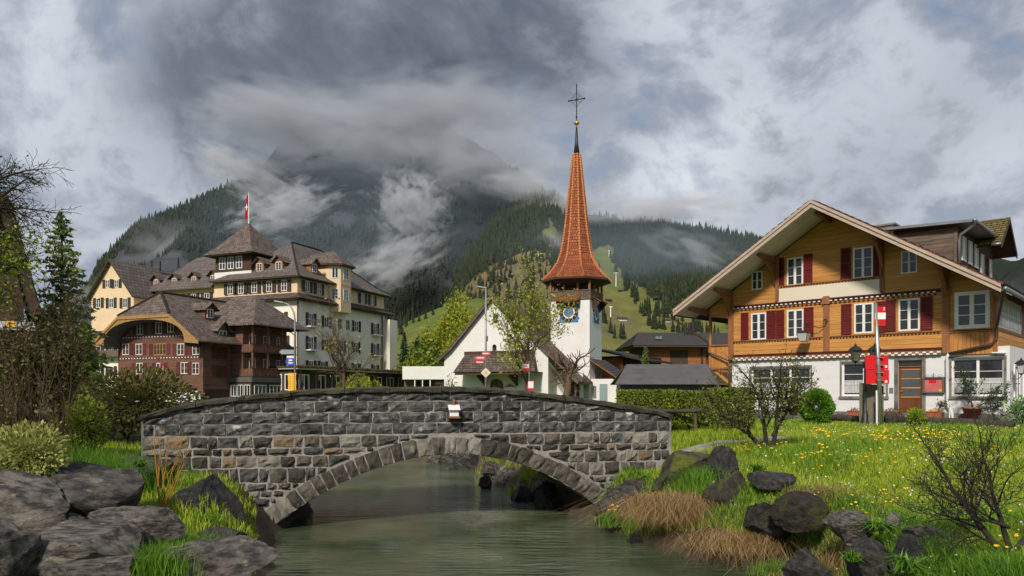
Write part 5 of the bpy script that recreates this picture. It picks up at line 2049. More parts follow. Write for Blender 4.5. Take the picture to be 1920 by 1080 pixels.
MB().tube([(.05 + .10 * math.cos(t) * (1 - t / 14), .1 + .06 * math.cos(t), .72 + .12 * math.sin(t) * (1 - t / 14)) for t in [i * .4 for i in range(20)]], .012, 5).build('scroll', M['iron'], e)
# lantern on the right corner
e = empty('wall_lantern', chp(XG + .35, .2, hit(1912, 700)[1]), CH.ang)
tag(e, 'glass lantern on a bracket at the right corner of the chalet', 'lantern')
lantern(e, .38, 'lamp_glass')
MB().tube([(0, 0, -.1), (-.1, 0, -.22), (-.35, 0, -.2), (-.36, 0, .1)], .015, 6).build('bracket_arm', M['iron'], e)


# flower pots along the front
def pot(label, px, py, w_, h_, trough=False, plant=None, yb=None):
    x, z = hit(px, py, -.45)
    e_ = empty('flower_pot', chp(x, -.45, 0.02), CH.ang)
    tag(e_, label, 'flower pot', 'terracotta pots before the chalet')
    if trough:
        a, b = w_ / 2, w_ / 2 * .84
        MB().hexa([(-b, -.1, 0), (b, -.1, 0), (b, .1, 0), (-b, .1, 0), (-a, -.14, h_), (a, -.14, h_), (a, .14, h_), (-a, .14, h_)]).build('planter', M['terracotta'], e_)
        MB().box(-a - .02, a + .02, -.16, .16, h_ - .04, h_).build('rim', M['terracotta'], e_)
    else:
        MB().lathe([(w_ * .34, 0), (w_ * .46, h_ * .85), (w_ * .5, h_ * .85), (w_ * .5, h_), (w_ * .42, h_), (w_ * .40, h_ * .9)], 14).build('planter', M['terracotta'], e_, True)
    return e_


POTS = []
POTS.append(pot('small terracotta pot behind the small tree, left one of two', 1434, 783, .40, .36))
POTS.append(pot('small terracotta pot behind the small tree, next to the round bush', 1487, 783, .44, .36))
POTS.append(pot('long terracotta trough left of the grey box', 1604, 780, .60, .26, True))
POTS.append(pot('terracotta trough just left of the door behind the stone post', 1672, 780, .62, .28, True))
POTS.append(pot('terracotta trough with a small bonsai right of the door', 1752, 782, .62, .28, True))
POTS.append(pot('large terracotta pot with a pine shrub under the right window', 1823, 788, .75, .48))
# ------------------------------------------------------------------ church with the red tiled spire
KF = Frame(-1.85, 72.0, math.radians(-23.8), GZ)
K = KF.empty('church')
tag(K, 'white village church with tall red tiled spire and blue clock faces', 'church')
kh = KF.hit
zap = kh(926, 557)[1]
SL = 0.94
xl, xr, xe = -5.53, 5.8, kh(1087, 707)[0]


def kz(x):
    return zap - SL * x if x >= 0 else (zap + 1.07 * x if x > -4.6 else zap - 1.07 * 4.6 + .80 * (x + 4.6))


aw = [rect((924, 588), (933, 606), kh), rect((923, 646), (931, 667), kh)]
dA = rect((918, 710), (944, 760), kh)
dA = (dA[0], 0.0, dA[2], dA[3])
MB().wall([(xl, -.5), (xr, -.5), (xr, kz(xr) - .2), (0, zap - .2), (-4.6, kz(-4.6) - .2), (xl, kz(xl) - .2)], aw + [dA], 0.0, .35).build('front_wall', M['white_plaster'], K)
q = MB()
q.quad((xl, 0, -.5), (xl, 0, kz(xl) - .2), (xl, 18, kz(xl) - .2), (xl, 18, -.5))
q.quad((xr, 0, -.5), (xr, 4.2, -.5), (xr, 4.2, kz(xr) - .2), (xr, 0, kz(xr) - .2))
q.add([(xl, 18, -.5), (xr, 18, -.5), (xr, 18, kz(xr)), (0, 18, zap - .2), (xl, 18, kz(xl) - .2)], [(4, 3, 2, 1, 0)])
q.build('side_wall', M['white_plaster'], K)
for r in aw:
    add_window(K, FRONT, r[0], r[2], r[1], r[3], 1, 3, 'wood_dark', inset=.28, frame=.04, bar=.02)
    n = 8
    W = (r[2] - r[0]) / 2
    m_ = MB()
    for s in (-1, 1):
        for k in range(n):
            t0, t1 = math.pi / 2 * k / n, math.pi / 2 * (k + 1) / n
            c = (r[0] + r[2]) / 2
            tri = [(c + s * W, -.001, r[3]), (c + s * W * math.cos(t0), -.001, r[3] - W + W * math.sin(t0)), (c + s * W * math.cos(t1), -.001, r[3] - W + W * math.sin(t1))]
            m_.add(tri, [(0, 1, 2) if s < 0 else (0, 2, 1)])
    m_.build('arch_head', M['white_plaster'], K)
c, W = (dA[0] + dA[2]) / 2, (dA[2] - dA[0]) / 2
m_ = MB()
for s in (-1, 1):
    for k in range(10):
        t0, t1 = math.pi / 2 * k / 10, math.pi / 2 * (k + 1) / 10
        tri = [(c + s * W, -.001, dA[3]), (c + s * W * math.cos(t0), -.001, dA[3] - W + W * math.sin(t0)), (c + s * W * math.cos(t1), -.001, dA[3] - W + W * math.sin(t1))]
        m_.add(tri, [(0, 1, 2) if s < 0 else (0, 2, 1)])
m_.build('arch_head', M['white_plaster'], K)
MB().box(dA[0], dA[2], .3, .34, 0, dA[3]).build('door', M['wood_post'], K)
for k in range(6):
    a = lerp(dA[0], dA[2], k / 6)
    MB().box(a + .01, a + (dA[2] - dA[0]) / 6 - .01, .28, .30, 0, dA[3]).build('door_board', M['wood_weathered'], K)
# nave roof
OVK = -.45


def kroof(p0, p1, y0, y1, nm='roof'):
    (xa, za), (xb, zb) = p0, p1
    o = MB().slab([(xa, y0, za), (xb, y0, zb), (xb, y1, zb), (xa, y1, za)], (0, 0, -.2)).build(nm, M['roof_brown'], K)
    return uv_planar(o)


kroof((-4.6, kz(-4.6)), (0, zap), OVK, 18.4)
kroof((-6.05, kz(-6.05)), (-4.6, kz(-4.6)), OVK, 18.4)
kroof((0, zap), (4.5, kz(4.5)), OVK, 18.4)
kroof((4.5, kz(4.5)), (xe, kz(xe)), OVK, 4.15)
for pa, pb in (((-6.05, kz(-6.05)), (-4.6, kz(-4.6))), ((-4.6, kz(-4.6)), (0, zap)), ((0, zap), (xe, kz(xe)))):
    MB().slab([(pa[0], OVK - .06, pa[1] + .03), (pb[0], OVK - .06, pb[1] + .03), (pb[0], OVK - .06, pb[1] - .26), (pa[0], OVK - .06, pa[1] - .26)], (0, .055, 0)).build('barge_board', M['wood_weathered'], K)
    tile_courses('verge_tiles', K, (pa[0], OVK - .1, pa[1]), (pa[0], OVK + .4, pa[1]), (pb[0], OVK + .4, pb[1]), (pb[0], OVK - .1, pb[1]), 'roof_brown', .3, .05)
# open side porch under the long slope
MB().box(xe - .55, xe - .4, .1, .25, 0, kz(xe - .5) - .2).build('porch_post', M['wood_weathered'], K)
MB().beam((xr + .1, .18, 3.9), (xr + 1.3, .18, 2.3), .14, .14, (0, 1, 0)).build('porch_brace', M['wood_weathered'], K)
MB().beam((xr + .1, .18, 2.0), (xr + 1.4, .18, 2.9), .14, .14, (0, 1, 0)).build('porch_brace', M['wood_weathered'], K)
MB().box(xr, xe - .5, 2.5, 2.6, -.3, 3.2).build('porch_back_wall', M['white_plaster'], K)
MB().box(xr + 1.4, xr + 2.3, 2.42, 2.5, 0, 2.1).build('side_door', M['wood_dark'], K)
# entrance porch roof
a, b = kh(850, 699, -2.3), kh(1003, 699, -2.3)
ta, tb = kh(873, 666, 0), kh(1003, 666, 0)
pz0, pz1 = a[1], ta[1]
tile_courses('porch_roof', K, (a[0], -2.3, pz0), (b[0], -2.3, pz0), (tb[0], -.02, pz1), (ta[0], -.02, pz1), 'roof_brown', .3, .05)
tile_courses('porch_roof', K, (a[0], -.02, pz0), (a[0], -2.3, pz0), (ta[0], -.02, pz1), (ta[0], -.02, pz1), 'roof_brown', .3, .05)
MB().box(a[0] + .1, b[0] - .1, -2.22, -2.05, pz0 - .22, pz0 + .02).build('porch_beam', M['wood_dark'], K)
MB().box(a[0] + .1, b[0] - .1, -2.2, -.02, pz0 - .02, pz0 + .03).build('porch_ceiling', M['wood_dark'], K)
for px in (903, 962):
    x = kh(px, 705, -1)[0]
    MB().hexa([(x - .09, -2.2, pz0 - .3), (x + .09, -2.2, pz0 - .3), (x + .09, -.02, pz0 - 1.3), (x - .09, -.02, pz0 - 1.3), (x - .09, -2.2, pz0 - .05), (x + .09, -2.2, pz0 - .05), (x + .09, -.02, pz0 - .05), (x - .09, -.02, pz0 - .05)]).build('porch_bracket', M['wood_dark'], K)
MB().box(ta[0] - .1, tb[0], -.12, 0, pz1 - .02, pz1 + .35).build('flashing', M['wood_dark'], K)
r = rect((947, 724), (966, 750), kh)
MB().box(r[0], r[2], -.1, 0, r[1], r[3] - .1).build('notice_board', M['white_paint'], K)
MB().add([(r[0] - .1, -.15, r[3] - .1), (r[2] + .1, -.15, r[3] - .1), ((r[0] + r[2]) / 2, -.15, r[3] + .22), (r[0] - .1, 0, r[3] - .1), (r[2] + .1, 0, r[3] - .1), ((r[0] + r[2]) / 2, 0, r[3] + .22)],
         [(0, 1, 2), (0, 2, 5, 3), (1, 4, 5, 2)]).build('notice_board_roof', M['wood_post'], K)
# tower
TX, TY, TS = 6.57, 6.17, 2.06
zt = 10.35
m_ = MB().box(TX - TS, TX + TS, TY - TS, TY + TS, -.5, zt)
m_.build('tower_wall', M['white_plaster'], K)
TR = (TX + TS, TY - TS, math.pi / 2)
MB().box(TX + TS + .002, TX + TS + .02, TY - .25, TY + .05, 1.9, 3.4).build('slit_window', M['zinc'], K)
b0 = TS + .12
MB().box(TX - b0, TX + b0, TY - b0, TY + b0, zt, zt + .18).build('belfry_sill', M['wood_weathered'], K)
for i in range(4):
    ang = i * math.pi / 2
    pl = (TX, TY, ang)
    n = 18
    for k in range(n):
        u = -b0 + 2 * b0 * k / n
        o = MB().box(u + .01, u + 2 * b0 / n - .01, -b0 - .0, -b0 + .05, zt + .18, zt + .85).build('parapet_board', M['wood_weathered'], K)
        on_plane(o, pl, 0, 0)
    o = MB().box(-b0, b0, -b0 - .04, -b0 + .08, zt + .85, zt + .95).build('parapet_rail', M['wood_weathered'], K)
    on_plane(o, pl, 0, 0)
    for u in (-b0 + .02, -b0 * .33, b0 * .33):
        o = MB().box(u, u + .2, -b0 + .02, -b0 + .22, zt + .95, 12.5).build('belfry_post', M['wood_post'], K)
        on_plane(o, pl, 0, 0)
MB().box(TX - 1.5, TX + 1.5, TY - 1.5, TY + 1.5, zt, 12.6).build('bell_chamber', M['wood_dark'], K)
prof_px = [(527, 62), (521, 56), (514, 49), (506, 42.5), (496, 36), (484, 30.5), (470, 27), (450, 23.5), (420, 19.5), (390, 16.5), (350, 12.5), (310, 8.2), (289, 5.6)]
S = F / 75.0
PR = [((735 - y) / S + 1.1, r / S / math.cos(math.pi / 8) * .97) for y, r in prof_px]
zz = [p[0] for p in PR]
rr = [p[1] for p in PR]
prof = []
z = zz[0]
while z < zz[-1]:
    slope_len = 0.27 * (0.42 if z < zz[3] else 0.7 if z < zz[5] else 1.0)
    z2 = min(z + slope_len, zz[-1])
    prof += [(float(np.interp(z, zz, rr)) + .035, z), (float(np.interp(z2, zz, rr)), z2)]
    z = z2
A0 = math.pi / 8 + math.radians(8)
sp = MB().lathe([(p, q_) for p, q_ in prof], 8, TX, TY, A0).build('spire', M['roof_red'], K)
uv_planar(sp)
M['ridge_red'] = pm('ridge_red', (0.62, 0.26, 0.10), (0.46, 0.15, 0.05), 6, .7, .3, 10)
for k in range(8):
    t = A0 + k * math.pi / 4
    pts, rad = [], []
    for i, (r_, z_) in enumerate(prof):
        pts.append((TX + (r_ + .01) * math.cos(t), TY + (r_ + .01) * math.sin(t), z_))
        rad.append(.125 if i % 2 == 0 else .075)
    MB().tube(pts, rad, 6).build('hip_tiles', M['ridge_red'], K)
z0 = zz[0]
MB().lathe([(PR[0][1] * .55, z0 - .75), (PR[0][1] * .97, z0 - .22), (PR[0][1] + .06, z0 - .2), (PR[0][1] + .06, z0)], 8, TX, TY, A0).build('spire_eaves', M['wood_dark'], K)
MB().lathe([(PR[-1][1] + .02, zz[-1] - .1), (.17, zz[-1] + 1.2), (.09, (735 - 238) / S + 1.1)], 10, TX, TY).build('metal_cap', M['iron'], K, True)
zb = (735 - 231) / S + 1.1
MB().lathe([(.02, zb - .26), (.22, zb - .14), (.31, zb), (.22, zb + .14), (.02, zb + .26)], 14, TX, TY).build('gold_ball', M['gold'], K, True)
z1, z2 = zb, (735 - 160) / S + 1.1
zc = (735 - 187) / S + 1.1
cr_ = MB()
cr_.tube([(TX, TY, z1), (TX, TY, z2)], .055, 6)
cr_.lathe([(.02, z1 + .5), (.12, z1 + .62), (.02, z1 + .74)], 8, TX, TY)
cr_.lathe([(.02, z2 - .1), (.1, z2), (.01, z2 + .14)], 6, TX, TY)
cr_.tube([(TX - .82, TY, zc), (TX + .82, TY, zc)], .055, 6)
for s in (-1, 1):
    cr_.lathe([(.02, zc - .11), (.12, zc), (.02, zc + .11)], 6, TX + s * .84, TY)
    for v in (-1, 1):
        cr_.tube([(TX, TY, zc + v * .75), (TX + s * .3, TY, zc + v * .42), (TX + s * .42, TY, zc + v * .3), (TX + s * .75, TY, zc)], .022, 4)
        cr_.tube([(TX + s * .05, TY, zc + v * .05), (TX + s * .38, TY, zc + v * .38)], .02, 4)
cr_.build('cross', M['iron'], K)


# clocks with pent roofs, on the front and the right side of the tower
def clock(plane, u, z, s):
    o = MB().box(-s, s, -.06, -.01, -s, s).build('clock_face', M['clock_blue'], K)
    on_plane(o, plane, u, z)

    def disc(r0, r1, y, mat, nm, n=40):
        d = MB()
        for k in range(n):
            t0, t1 = 2 * math.pi * k / n, 2 * math.pi * (k + 1) / n
            d.quad((r0 * math.cos(t0), y, r0 * math.sin(t0)), (r1 * math.cos(t0), y, r1 * math.sin(t0)), (r1 * math.cos(t1), y, r1 * math.sin(t1)), (r0 * math.cos(t1), y, r0 * math.sin(t1)))
        return d.build(nm, M[mat], o)
    disc(s * .62, s * .97, -.066, 'black', 'hour_ring')
    disc(s * .50, s * .64, -.070, 'white_paint', 'minute_ring')
    mk = MB()
    for k in range(12):
        t = k * math.pi / 6
        c_, d_ = math.cos(t), math.sin(t)
        mk.beam((c_ * s * .66, -.075, d_ * s * .66), (c_ * s * .93, -.075, d_ * s * .93), .11 * s, .02, (0, 1, 0))
    mk.build('hour_marks', M['gold'], o)
    hd = MB()
    hd.beam((-.1 * s, -.09, -.1 * s), (.36 * s, -.09, .28 * s), .09 * s, .02, (0, 1, 0))
    hd.beam((-.35 * s, -.10, .5 * s), (.28 * s, -.10, -.4 * s), .07 * s, .02, (0, 1, 0))
    hd.build('hands', M['gold'], o)


cx = kh(1067, 585, TY - TS)
cxz = cx[1]
FP = (0.0, TY - TS, 0.0)
clock(FP, cx[0], cxz - .05, .98)
sz_, szz = KF.side(1118, 585, TX + TS)
clock(TR, TS, cxz - .05, .98)
for plane, u in ((FP, cx[0]), (TR, TS)):
    zp = cxz + 1.0
    o = tile_courses('clock_roof', K, (-1.25, -.9, zp), (1.25, -.9, zp), (1.25, -.02, zp + .55), (-1.25, -.02, zp + .55), 'roof_red', .22, .03)
    on_plane(o, plane, u, 0)
    for s in (-1, 1):
        o = MB().add([(s * 1.1, -.85, zp - .02), (s * 1.1, -.02, zp + .5), (s * 1.1, -.02, zp - .9), (s * 1.06, -.85, zp - .02), (s * 1.06, -.02, zp + .5), (s * 1.06, -.02, zp - .9)], [(0, 1, 2), (5, 4, 3), (0, 3, 4, 1), (0, 2, 5, 3)]).build('clock_roof_cheek', M['wood_dark'], K)
        on_plane(o, plane, u, 0)
# sacristy right of the tower
ax0, ax1 = TX + TS, TX + TS + 3.3
MB().box(ax0, ax1 - .6, TY - 1.6, TY + 3, -.5, 2.4).build('sacristy_wall', M['white_plaster'], K)
tile_courses('sacristy_roof', K, (ax1 + .2, TY - 2.1, 2.1), (ax1 + .2, TY + 3.3, 2.1), (ax0, TY + 3.3, 4.4), (ax0, TY - 2.1, 4.4), 'roof_slate', .32, .05)
MB().slab([(ax0, TY - 2.05, 4.36), (ax1 + .2, TY - 2.05, 2.06), (ax1 + .2, TY + 3.3, 2.06), (ax0, TY + 3.3, 4.36)], (0, 0, -.12)).build('sacristy_soffit', M['wood_orange'], K)
MB().box(ax0 + .9, ax0 + 1.7, TY - 1.66, TY - 1.6, .0, 1.9).build('side_door', M['sign_back'], K)
MB().box(ax0 + .2, ax0 + .55, TY - 1.66, TY - 1.6, .5, 1.7).build('niche', M['zinc'], K)
# ------------------------------------------------------------------ grand hotel
HF = Frame(-43.36, 105.6, math.radians(-22.0), GZ)
H = HF.empty('hotel')
tag(H, 'large cream and ochre hotel with steep brown roofs, a corner tower and dark shutters', 'hotel')
hh_, hs = HF.hit, lambda px, py: HF.side(px, py, 15.0)
ZE, ZS = 17.0, 14.4                      # main eave, skirt roof
HL = 22.4
RP = (15.0, 0.0, math.pi / 2)
front_w, right_w = [], []


def hwin(plane, u, z, w=1.05, h=1.45, sh=True, rows=2, bal=False, shm='dark_shutter', cols=2):
    o = add_window(H, plane, u - w / 2, u + w / 2, z - h / 2, z + h / 2, cols, rows, inset=-.02, frame=.09, mull=.1, bar=.04, panes='one')
    if sh:
        for s in (-1, 1):
            c = u + s * (w / 2 + .33)
            add_shutter(H, plane, c - .3, c + .3, z - h / 2 - .05, z + h / 2 + .05, shm, -.06, 0)
    if bal:
        b = MB()
        b.box(-1.1, 1.1, -.85, 0, -.15, 0)
        o2 = b.build('balcony_slab', M['white_paint'], H)
        on_plane(o2, plane, u, z - h / 2 - .05)
        r_ = MB()
        for k in range(15):
            x = -1.05 + 2.1 * k / 14
            r_.box(x - .015, x + .015, -.83, -.80, 0, .95)
        r_.box(-1.08, 1.08, -.85, -.79, .95, 1.0)
        for s in (-1, 1):
            r_.box(s * 1.06 - .02, s * 1.06 + .02, -.83, 0, .95, 1.0)
        r_.build('balcony_railing', M['zinc'], o2)
    return o


# main block
MB().box(0, 15, 0, HL, -.5, ZS).build('lower_wall', M['cream_plaster'], H)
MB().box(.12, 14.88, .12, HL - .12, ZS, ZE).build('upper_wall', M['ochre_plaster'], H)
# skirt roof all round
for e0, e1, r1, r0 in (((-.5, -1.1, ZS - .5), (16.1, -1.1, ZS - .5), (15, 0.1, ZS + .35), (0, .1, ZS + .35)), ((16.1, -1.1, ZS - .5), (16.1, HL + 1.1, ZS - .5), (14.95, HL, ZS + .35), (14.95, 0, ZS + .35))):
    tile_courses('skirt_roof', H, e0, e1, r1, r0, 'roof_brown', .4, .05)
MB().box(-.4, 16.0, -1.0, .0, ZS - .66, ZS - .5).build('skirt_soffit', M['wood_dark'], H)
MB().box(15.0, 16.0, -1.0, HL + 1, ZS - .665, ZS - .505).build('skirt_soffit', M['wood_dark'], H)
# hipped main roof
ap0, ap1 = Vector((8.0, 7.4, 23.6)), Vector((8.0, 14.5, 23.6))
o_ = .9
cor = [Vector((-o_ + 1, -o_, ZE)), Vector((15 + o_, -o_, ZE)), Vector((15 + o_, HL + o_, ZE)), Vector((-o_ + 1, HL + o_, ZE))]


def bell(e0, e1, r1, r0, nm='roof'):
    """roof face with flared foot"""
    e0, e1, r0, r1 = map(Vector, (e0, e1, r0, r1))
    k = .22
    m0, m1 = e0.lerp(r0, k), e1.lerp(r1, k)
    d = Vector((0, 0, -.35))
    m0, m1 = m0 + d, m1 + d
    o = MB()
    o.add([e0, e1, m1, m0, r1, r0], [(0, 1, 2, 3), (3, 2, 4, 5)] if (r1 - r0).length > .01 else [(0, 1, 2, 3), (3, 2, 4)])
    return uv_planar(o.build(nm, M['roof_hotel'], H))


bell(cor[0], cor[1], ap0, ap0)
bell(cor[1], cor[2], ap1, ap0)
bell(cor[2], cor[3], ap1, ap1)
bell(cor[3], cor[0], ap0, ap1)
for a, b in ((cor[1], ap0), (ap0, ap1), (cor[2], ap1)):
    m0 = a.lerp(b, .22) + (Vector((0, 0, -.3)) if a.z < 18 else Vector((0, 0, .05)))
    MB().tube([a + Vector((0, 0, .05)), m0, b + Vector((0, 0, .08))], .12, 6).build('ridge_tiles', M['roof_brown'], H)
MB().box(.1, 15.9, -.85, HL + .8, ZE - .18, ZE - .02).build('eaves', M['wood_dark'], H)
# windows, front (left) face, top storey
for px in (432, 452, 477, 505, 533):
    u, z = hh_(px, 541)
    hwin(FRONT, u, 16.0 - .15, 1.0, 1.5)
for px, z in ((527, 11.2),):
    hwin(FRONT, hh_(px, 580)[0], z, 1.1, 1.9)
for px, z in ((470, 11.2), (500, 8.0), (530, 8.0)):
    hwin(FRONT, hh_(px, 580)[0], z, 1.1, 1.7)
for px in (576, 598, 621, 680, 698):
    hwin(RP, hs(px, 541)[0], 15.85, 1.0, 1.5, sh=px != 621)
for zr, cols in ((11.3, [(583, 1), (612, 0), (637, 0), (652, 0), (668, 0), (703, 1)]), (8.0, [(583, 1), (612, 0), (640, 0), (667, 0), (703, 1)]), (4.7, [(583, 0), (605, 0), (640, 0), (667, 0), (703, 0)])):
    for px, bal in cols:
        hwin(RP, hs(px, 600)[0], zr, 1.1, 1.8 if bal else 1.6, bal=bool(bal), sh=px not in (637, 652))
# projecting bay turret on the right face
by0, by1, bx1 = 7.2, 11.6, 16.35
for z0, z1, mt in ((12.9, 19.9, 'ochre_plaster'),):
    ft = [(15.0, by0), (bx1, by0 + .9), (bx1, by1 - .9), (15.0, by1)]
    ft = [(13.0, by0)] + ft + [(13.0, by1)]
    n = len(ft)
    MB().add([(x, y, z0) for x, y in ft] + [(x, y, z1) for x, y in ft], [(i, (i + 1) % n, (i + 1) % n + n, i + n) for i in range(n)] + [tuple(range(n - 1, -1, -1))]).build('bay_turret', M[mt], H)
BPa = (15.0, by0, math.atan2(.9, bx1 - 15.0))
BPb = (bx1, by0 + .9, math.pi / 2)
L_ = math.hypot(.9, bx1 - 15)
for z, pn in ((18.6, 1), (15.5, 1)):
    hwin(BPa, L_ / 2, z, .95, 1.6, sh=False, rows=3 if z < 17 else 1)
    hwin(BPb, (by1 - by0 - 1.8) / 2, z, 1.2, 1.7, sh=False, rows=3)
MB().box(14.9, bx1 + .06, by0 + .9, by1 - .9, 16.95, 17.1).build('string_course', M['ochre_plaster'], H)
tp = Vector((14.2, (by0 + by1) / 2, 22.2))
tb_ = Vector((9.5, (by0 + by1) / 2, 21.9))
q = [Vector((15.1, by0 - .6, 19.9)), Vector((bx1 + .6, by0 + .6, 19.9)), Vector((bx1 + .6, by1 - .6, 19.9)), Vector((15.1, by1 + .6, 19.9)), Vector((9.2, by1 + .6, 19.9)), Vector((9.2, by0 - .6, 19.9))]
m_ = MB()
for i, j in ((0, 1), (1, 2), (2, 3)):
    m_.add([q[i], q[j], tp], [(0, 1, 2)])
m_.add([q[5], q[0], tp, tb_], [(0, 1, 2, 3)])
m_.add([q[3], q[4], tb_, tp], [(0, 1, 2, 3)])
uv_planar(m_.build('turret_roof', M['roof_brown'], H))
MB().add([p + Vector((0, 0, -.02)) for p in q] + [p + Vector((0, 0, -.25)) for p in q], [tuple(range(11, 5, -1))] + [(i, i + 6, (i + 1) % 6 + 6, (i + 1) % 6) for i in range(6)]).build('turret_eaves', M['wood_dark'], H)


def dormer(plane, u, z, yb, w=1.0, h=1.3, L=2.6, parent=None, wm='wood_post', rm='roof_brown'):
    """small gabled dormer standing on a slope; yb = how far its face sits behind the wall plane"""
    P_ = parent or H
    a = w / 2 + .25
    o = MB()
    o.box(-a, a, yb, yb + L, z - h * .75, z + h * .55)
    o = o.build('dormer', M[wm], P_)
    on_plane(o, plane, u, 0)
    m2 = MB()
    zt_, zr_ = z + h * .5, z + h * 1.15
    for s in (-1, 1):
        m2.slab([(s * (a + .35), yb - .45, zt_ - .15), (0, yb - .45, zr_), (0, yb + L, zr_), (s * (a + .35), yb + L, zt_ - .15)][::s], (0, 0, -.08))
    r_ = m2.build('dormer_roof', M[rm], o)
    uv_planar(r_)
    MB().add([(-a, yb - .01, z + h * .5), (a, yb - .01, z + h * .5), (0, yb - .01, zr_ - .12)], [(0, 1, 2)]).build('dormer_gable', M[wm], o)
    wv = add_window(P_, (plane[0] - math.sin(plane[2]) * (yb - .02), plane[1] + math.cos(plane[2]) * (yb - .02), plane[2]), u - w / 2, u + w / 2, z - h * .45, z + h * .45, 2, 3, inset=-.02, frame=.08, panes='one', mull=.08)
    return o


for px in (475, 511):
    dormer(FRONT, hh_(px, 505)[0], 18.9, 1.3)
dormer(RP, hs(599, 508)[0], 18.9, .9)
MB().hexa([(11.0, 9.0, 20.9), (11.9, 9.0, 20.1), (11.9, 10.0, 20.1), (11.0, 10.0, 20.9), (11.05, 9.0, 21.1), (11.95, 9.0, 20.3), (11.95, 10.0, 20.3), (11.05, 10.0, 21.1)]).build('skylight', M['sign_white'], H)
# tower
x0, x1, y0, y1 = -.7, 6.1, 1.0, 7.6
MB().box(x0, x1, y0, y1, -.5, 18.7).build('tower_wall', M['white_plaster'], H)
MB().box(x0 + .1, x1 - .1, y0 + .1, y1 - .1, 18.7, 21.2).build('tower_lantern_wall', M['wood_dark'], H)
TP = (x0 + .1, y0 + .1, 0.0)
for k in range(3):
    u = .75 + 1.55 * k
    add_window(H, TP, u, u + 1.15, 18.95, 20.75, 2, 2, inset=-.03, frame=.1, mull=.12, bar=.05, arch=.55, panes='one')
MB().box(x0 - .1, x1 + .1, y0 - .1, y1 + .1, 18.62, 18.75).build('string_course', M['wood_dark'], H)
ov = 1.15
c4 = [Vector((x0 - ov, y0 - ov, 21.0)), Vector((x1 + ov, y0 - ov, 21.0)), Vector((x1 + ov, y1 + ov, 21.0)), Vector((x0 - ov, y1 + ov, 21.0))]
ta_ = Vector(((x0 + x1) / 2, (y0 + y1) / 2, 26.3))
m_ = MB()
for i in range(4):
    a, b = c4[i], c4[(i + 1) % 4]
    ma, mb = a.lerp(ta_, .3) + Vector((0, 0, -.25)), b.lerp(ta_, .3) + Vector((0, 0, -.25))
    m_.add([a, b, mb, ma, ta_], [(0, 1, 2, 3), (3, 2, 4)])
uv_planar(m_.build('tower_roof', M['roof_brown'], H))
MB().box(x0 - ov + .1, x1 + ov - .1, y0 - ov + .1, y1 + ov - .1, 20.85, 20.98).build('tower_eaves', M['wood_dark'], H)
# flag on the tower
fp_ = HF.o + Vector((HF.f.x * ta_.x + HF.d.x * ta_.y, HF.f.y * ta_.x + HF.d.y * ta_.y, 26.2))
e = empty('flag_pole', fp_)
tag(e, 'limp red flag with white cross on a pole atop the hotel tower', 'flag')
MB().tube([(0, 0, -.3), (0, 0, 4.6)], [.09, .05], 8).build('pole', M['sign_white'], e)
fl = MB()
for i in range(6):
    for j in range(10):
        def fpnt(a, b):
            return (-.04 - a * .065 - b * .012, .10 * math.sin(a * 1.6 + b * .4) - .06, 4.4 - b * .34 - a * .12)
        fl.quad(fpnt(i, j), fpnt(i + 1, j), fpnt(i + 1, j + 1), fpnt(i, j + 1))
fo = fl.build('flag_cloth', M['sign_red'], e, True)
MB().slab([(-.30, -.2, 2.9), (-.20, -.2, 2.85), (-.22, -.2, 1.9), (-.32, -.2, 1.95)], (0, .02, 0)).slab([(-.40, -.21, 2.55), (-.10, -.21, 2.5), (-.12, -.21, 2.25), (-.42, -.21, 2.3)], (0, .02, 0)).build('white_cross', M['sign_white'], fo)

# long wing to the left
wx0, wx1 = -13.5, -.7
MB().box(wx0, wx1, 1.2, 13, -.5, 13.6).build('wing_lower_wall', M['cream_plaster'], H)
MB().box(wx0, wx1, 1.25, 13, 13.6, 16.6).build('wing_upper_wall', M['ochre_plaster'], H)
rr_ = [Vector((wx0 - .5, .3, 16.5)), Vector((wx1, .3, 16.5)), Vector((wx1, 7.2, 22.9)), Vector((wx0 + 3.2, 7.2, 22.5))]
uv_planar(MB().slab(rr_, (0, 0, -.15)).build('wing_roof', M['roof_hotel'], H))
uv_planar(MB().slab([Vector((wx0 + 3.2, 7.2, 22.5)), Vector((wx1, 7.2, 22.9)), Vector((wx1, 14, 16.5)), Vector((wx0 - .5, 14, 16.5))], (0, 0, -.15)).build('wing_roof', M['roof_hotel'], H))
uv_planar(MB().slab([Vector((wx0 - .5, 14, 16.5)), Vector((wx0 - .5, .3, 16.5)), Vector((wx0 + 3.2, 7.2, 22.5))], (0, 0, -.15)).build('wing_roof', M['roof_hotel'], H))
WP = (0, 1.2, 0)
for px in (287, 321, 358, 394):
    dormer(WP, hh_(px, 528, 1.2)[0], 17.9, .6, .85, 1.1)
for px in (282, 302, 336, 363, 388):
    hwin(WP, hh_(px, 551, 1.2)[0], 15.0, 1.0, 1.5)
for px in (302, 336, 363, 388):
    hwin(WP, hh_(px, 580, 1.2)[0], 11.0, 1.0, 1.5)
for px, py in ((284, 490), (300, 491), (334, 484)):
    u, z = hh_(px, py, 5.0)
    MB().tube([(u, 5.0, z - 1.5), (u, 5.0, z + .1)], .16, 8).build('chimney_pot', M['iron'], H)
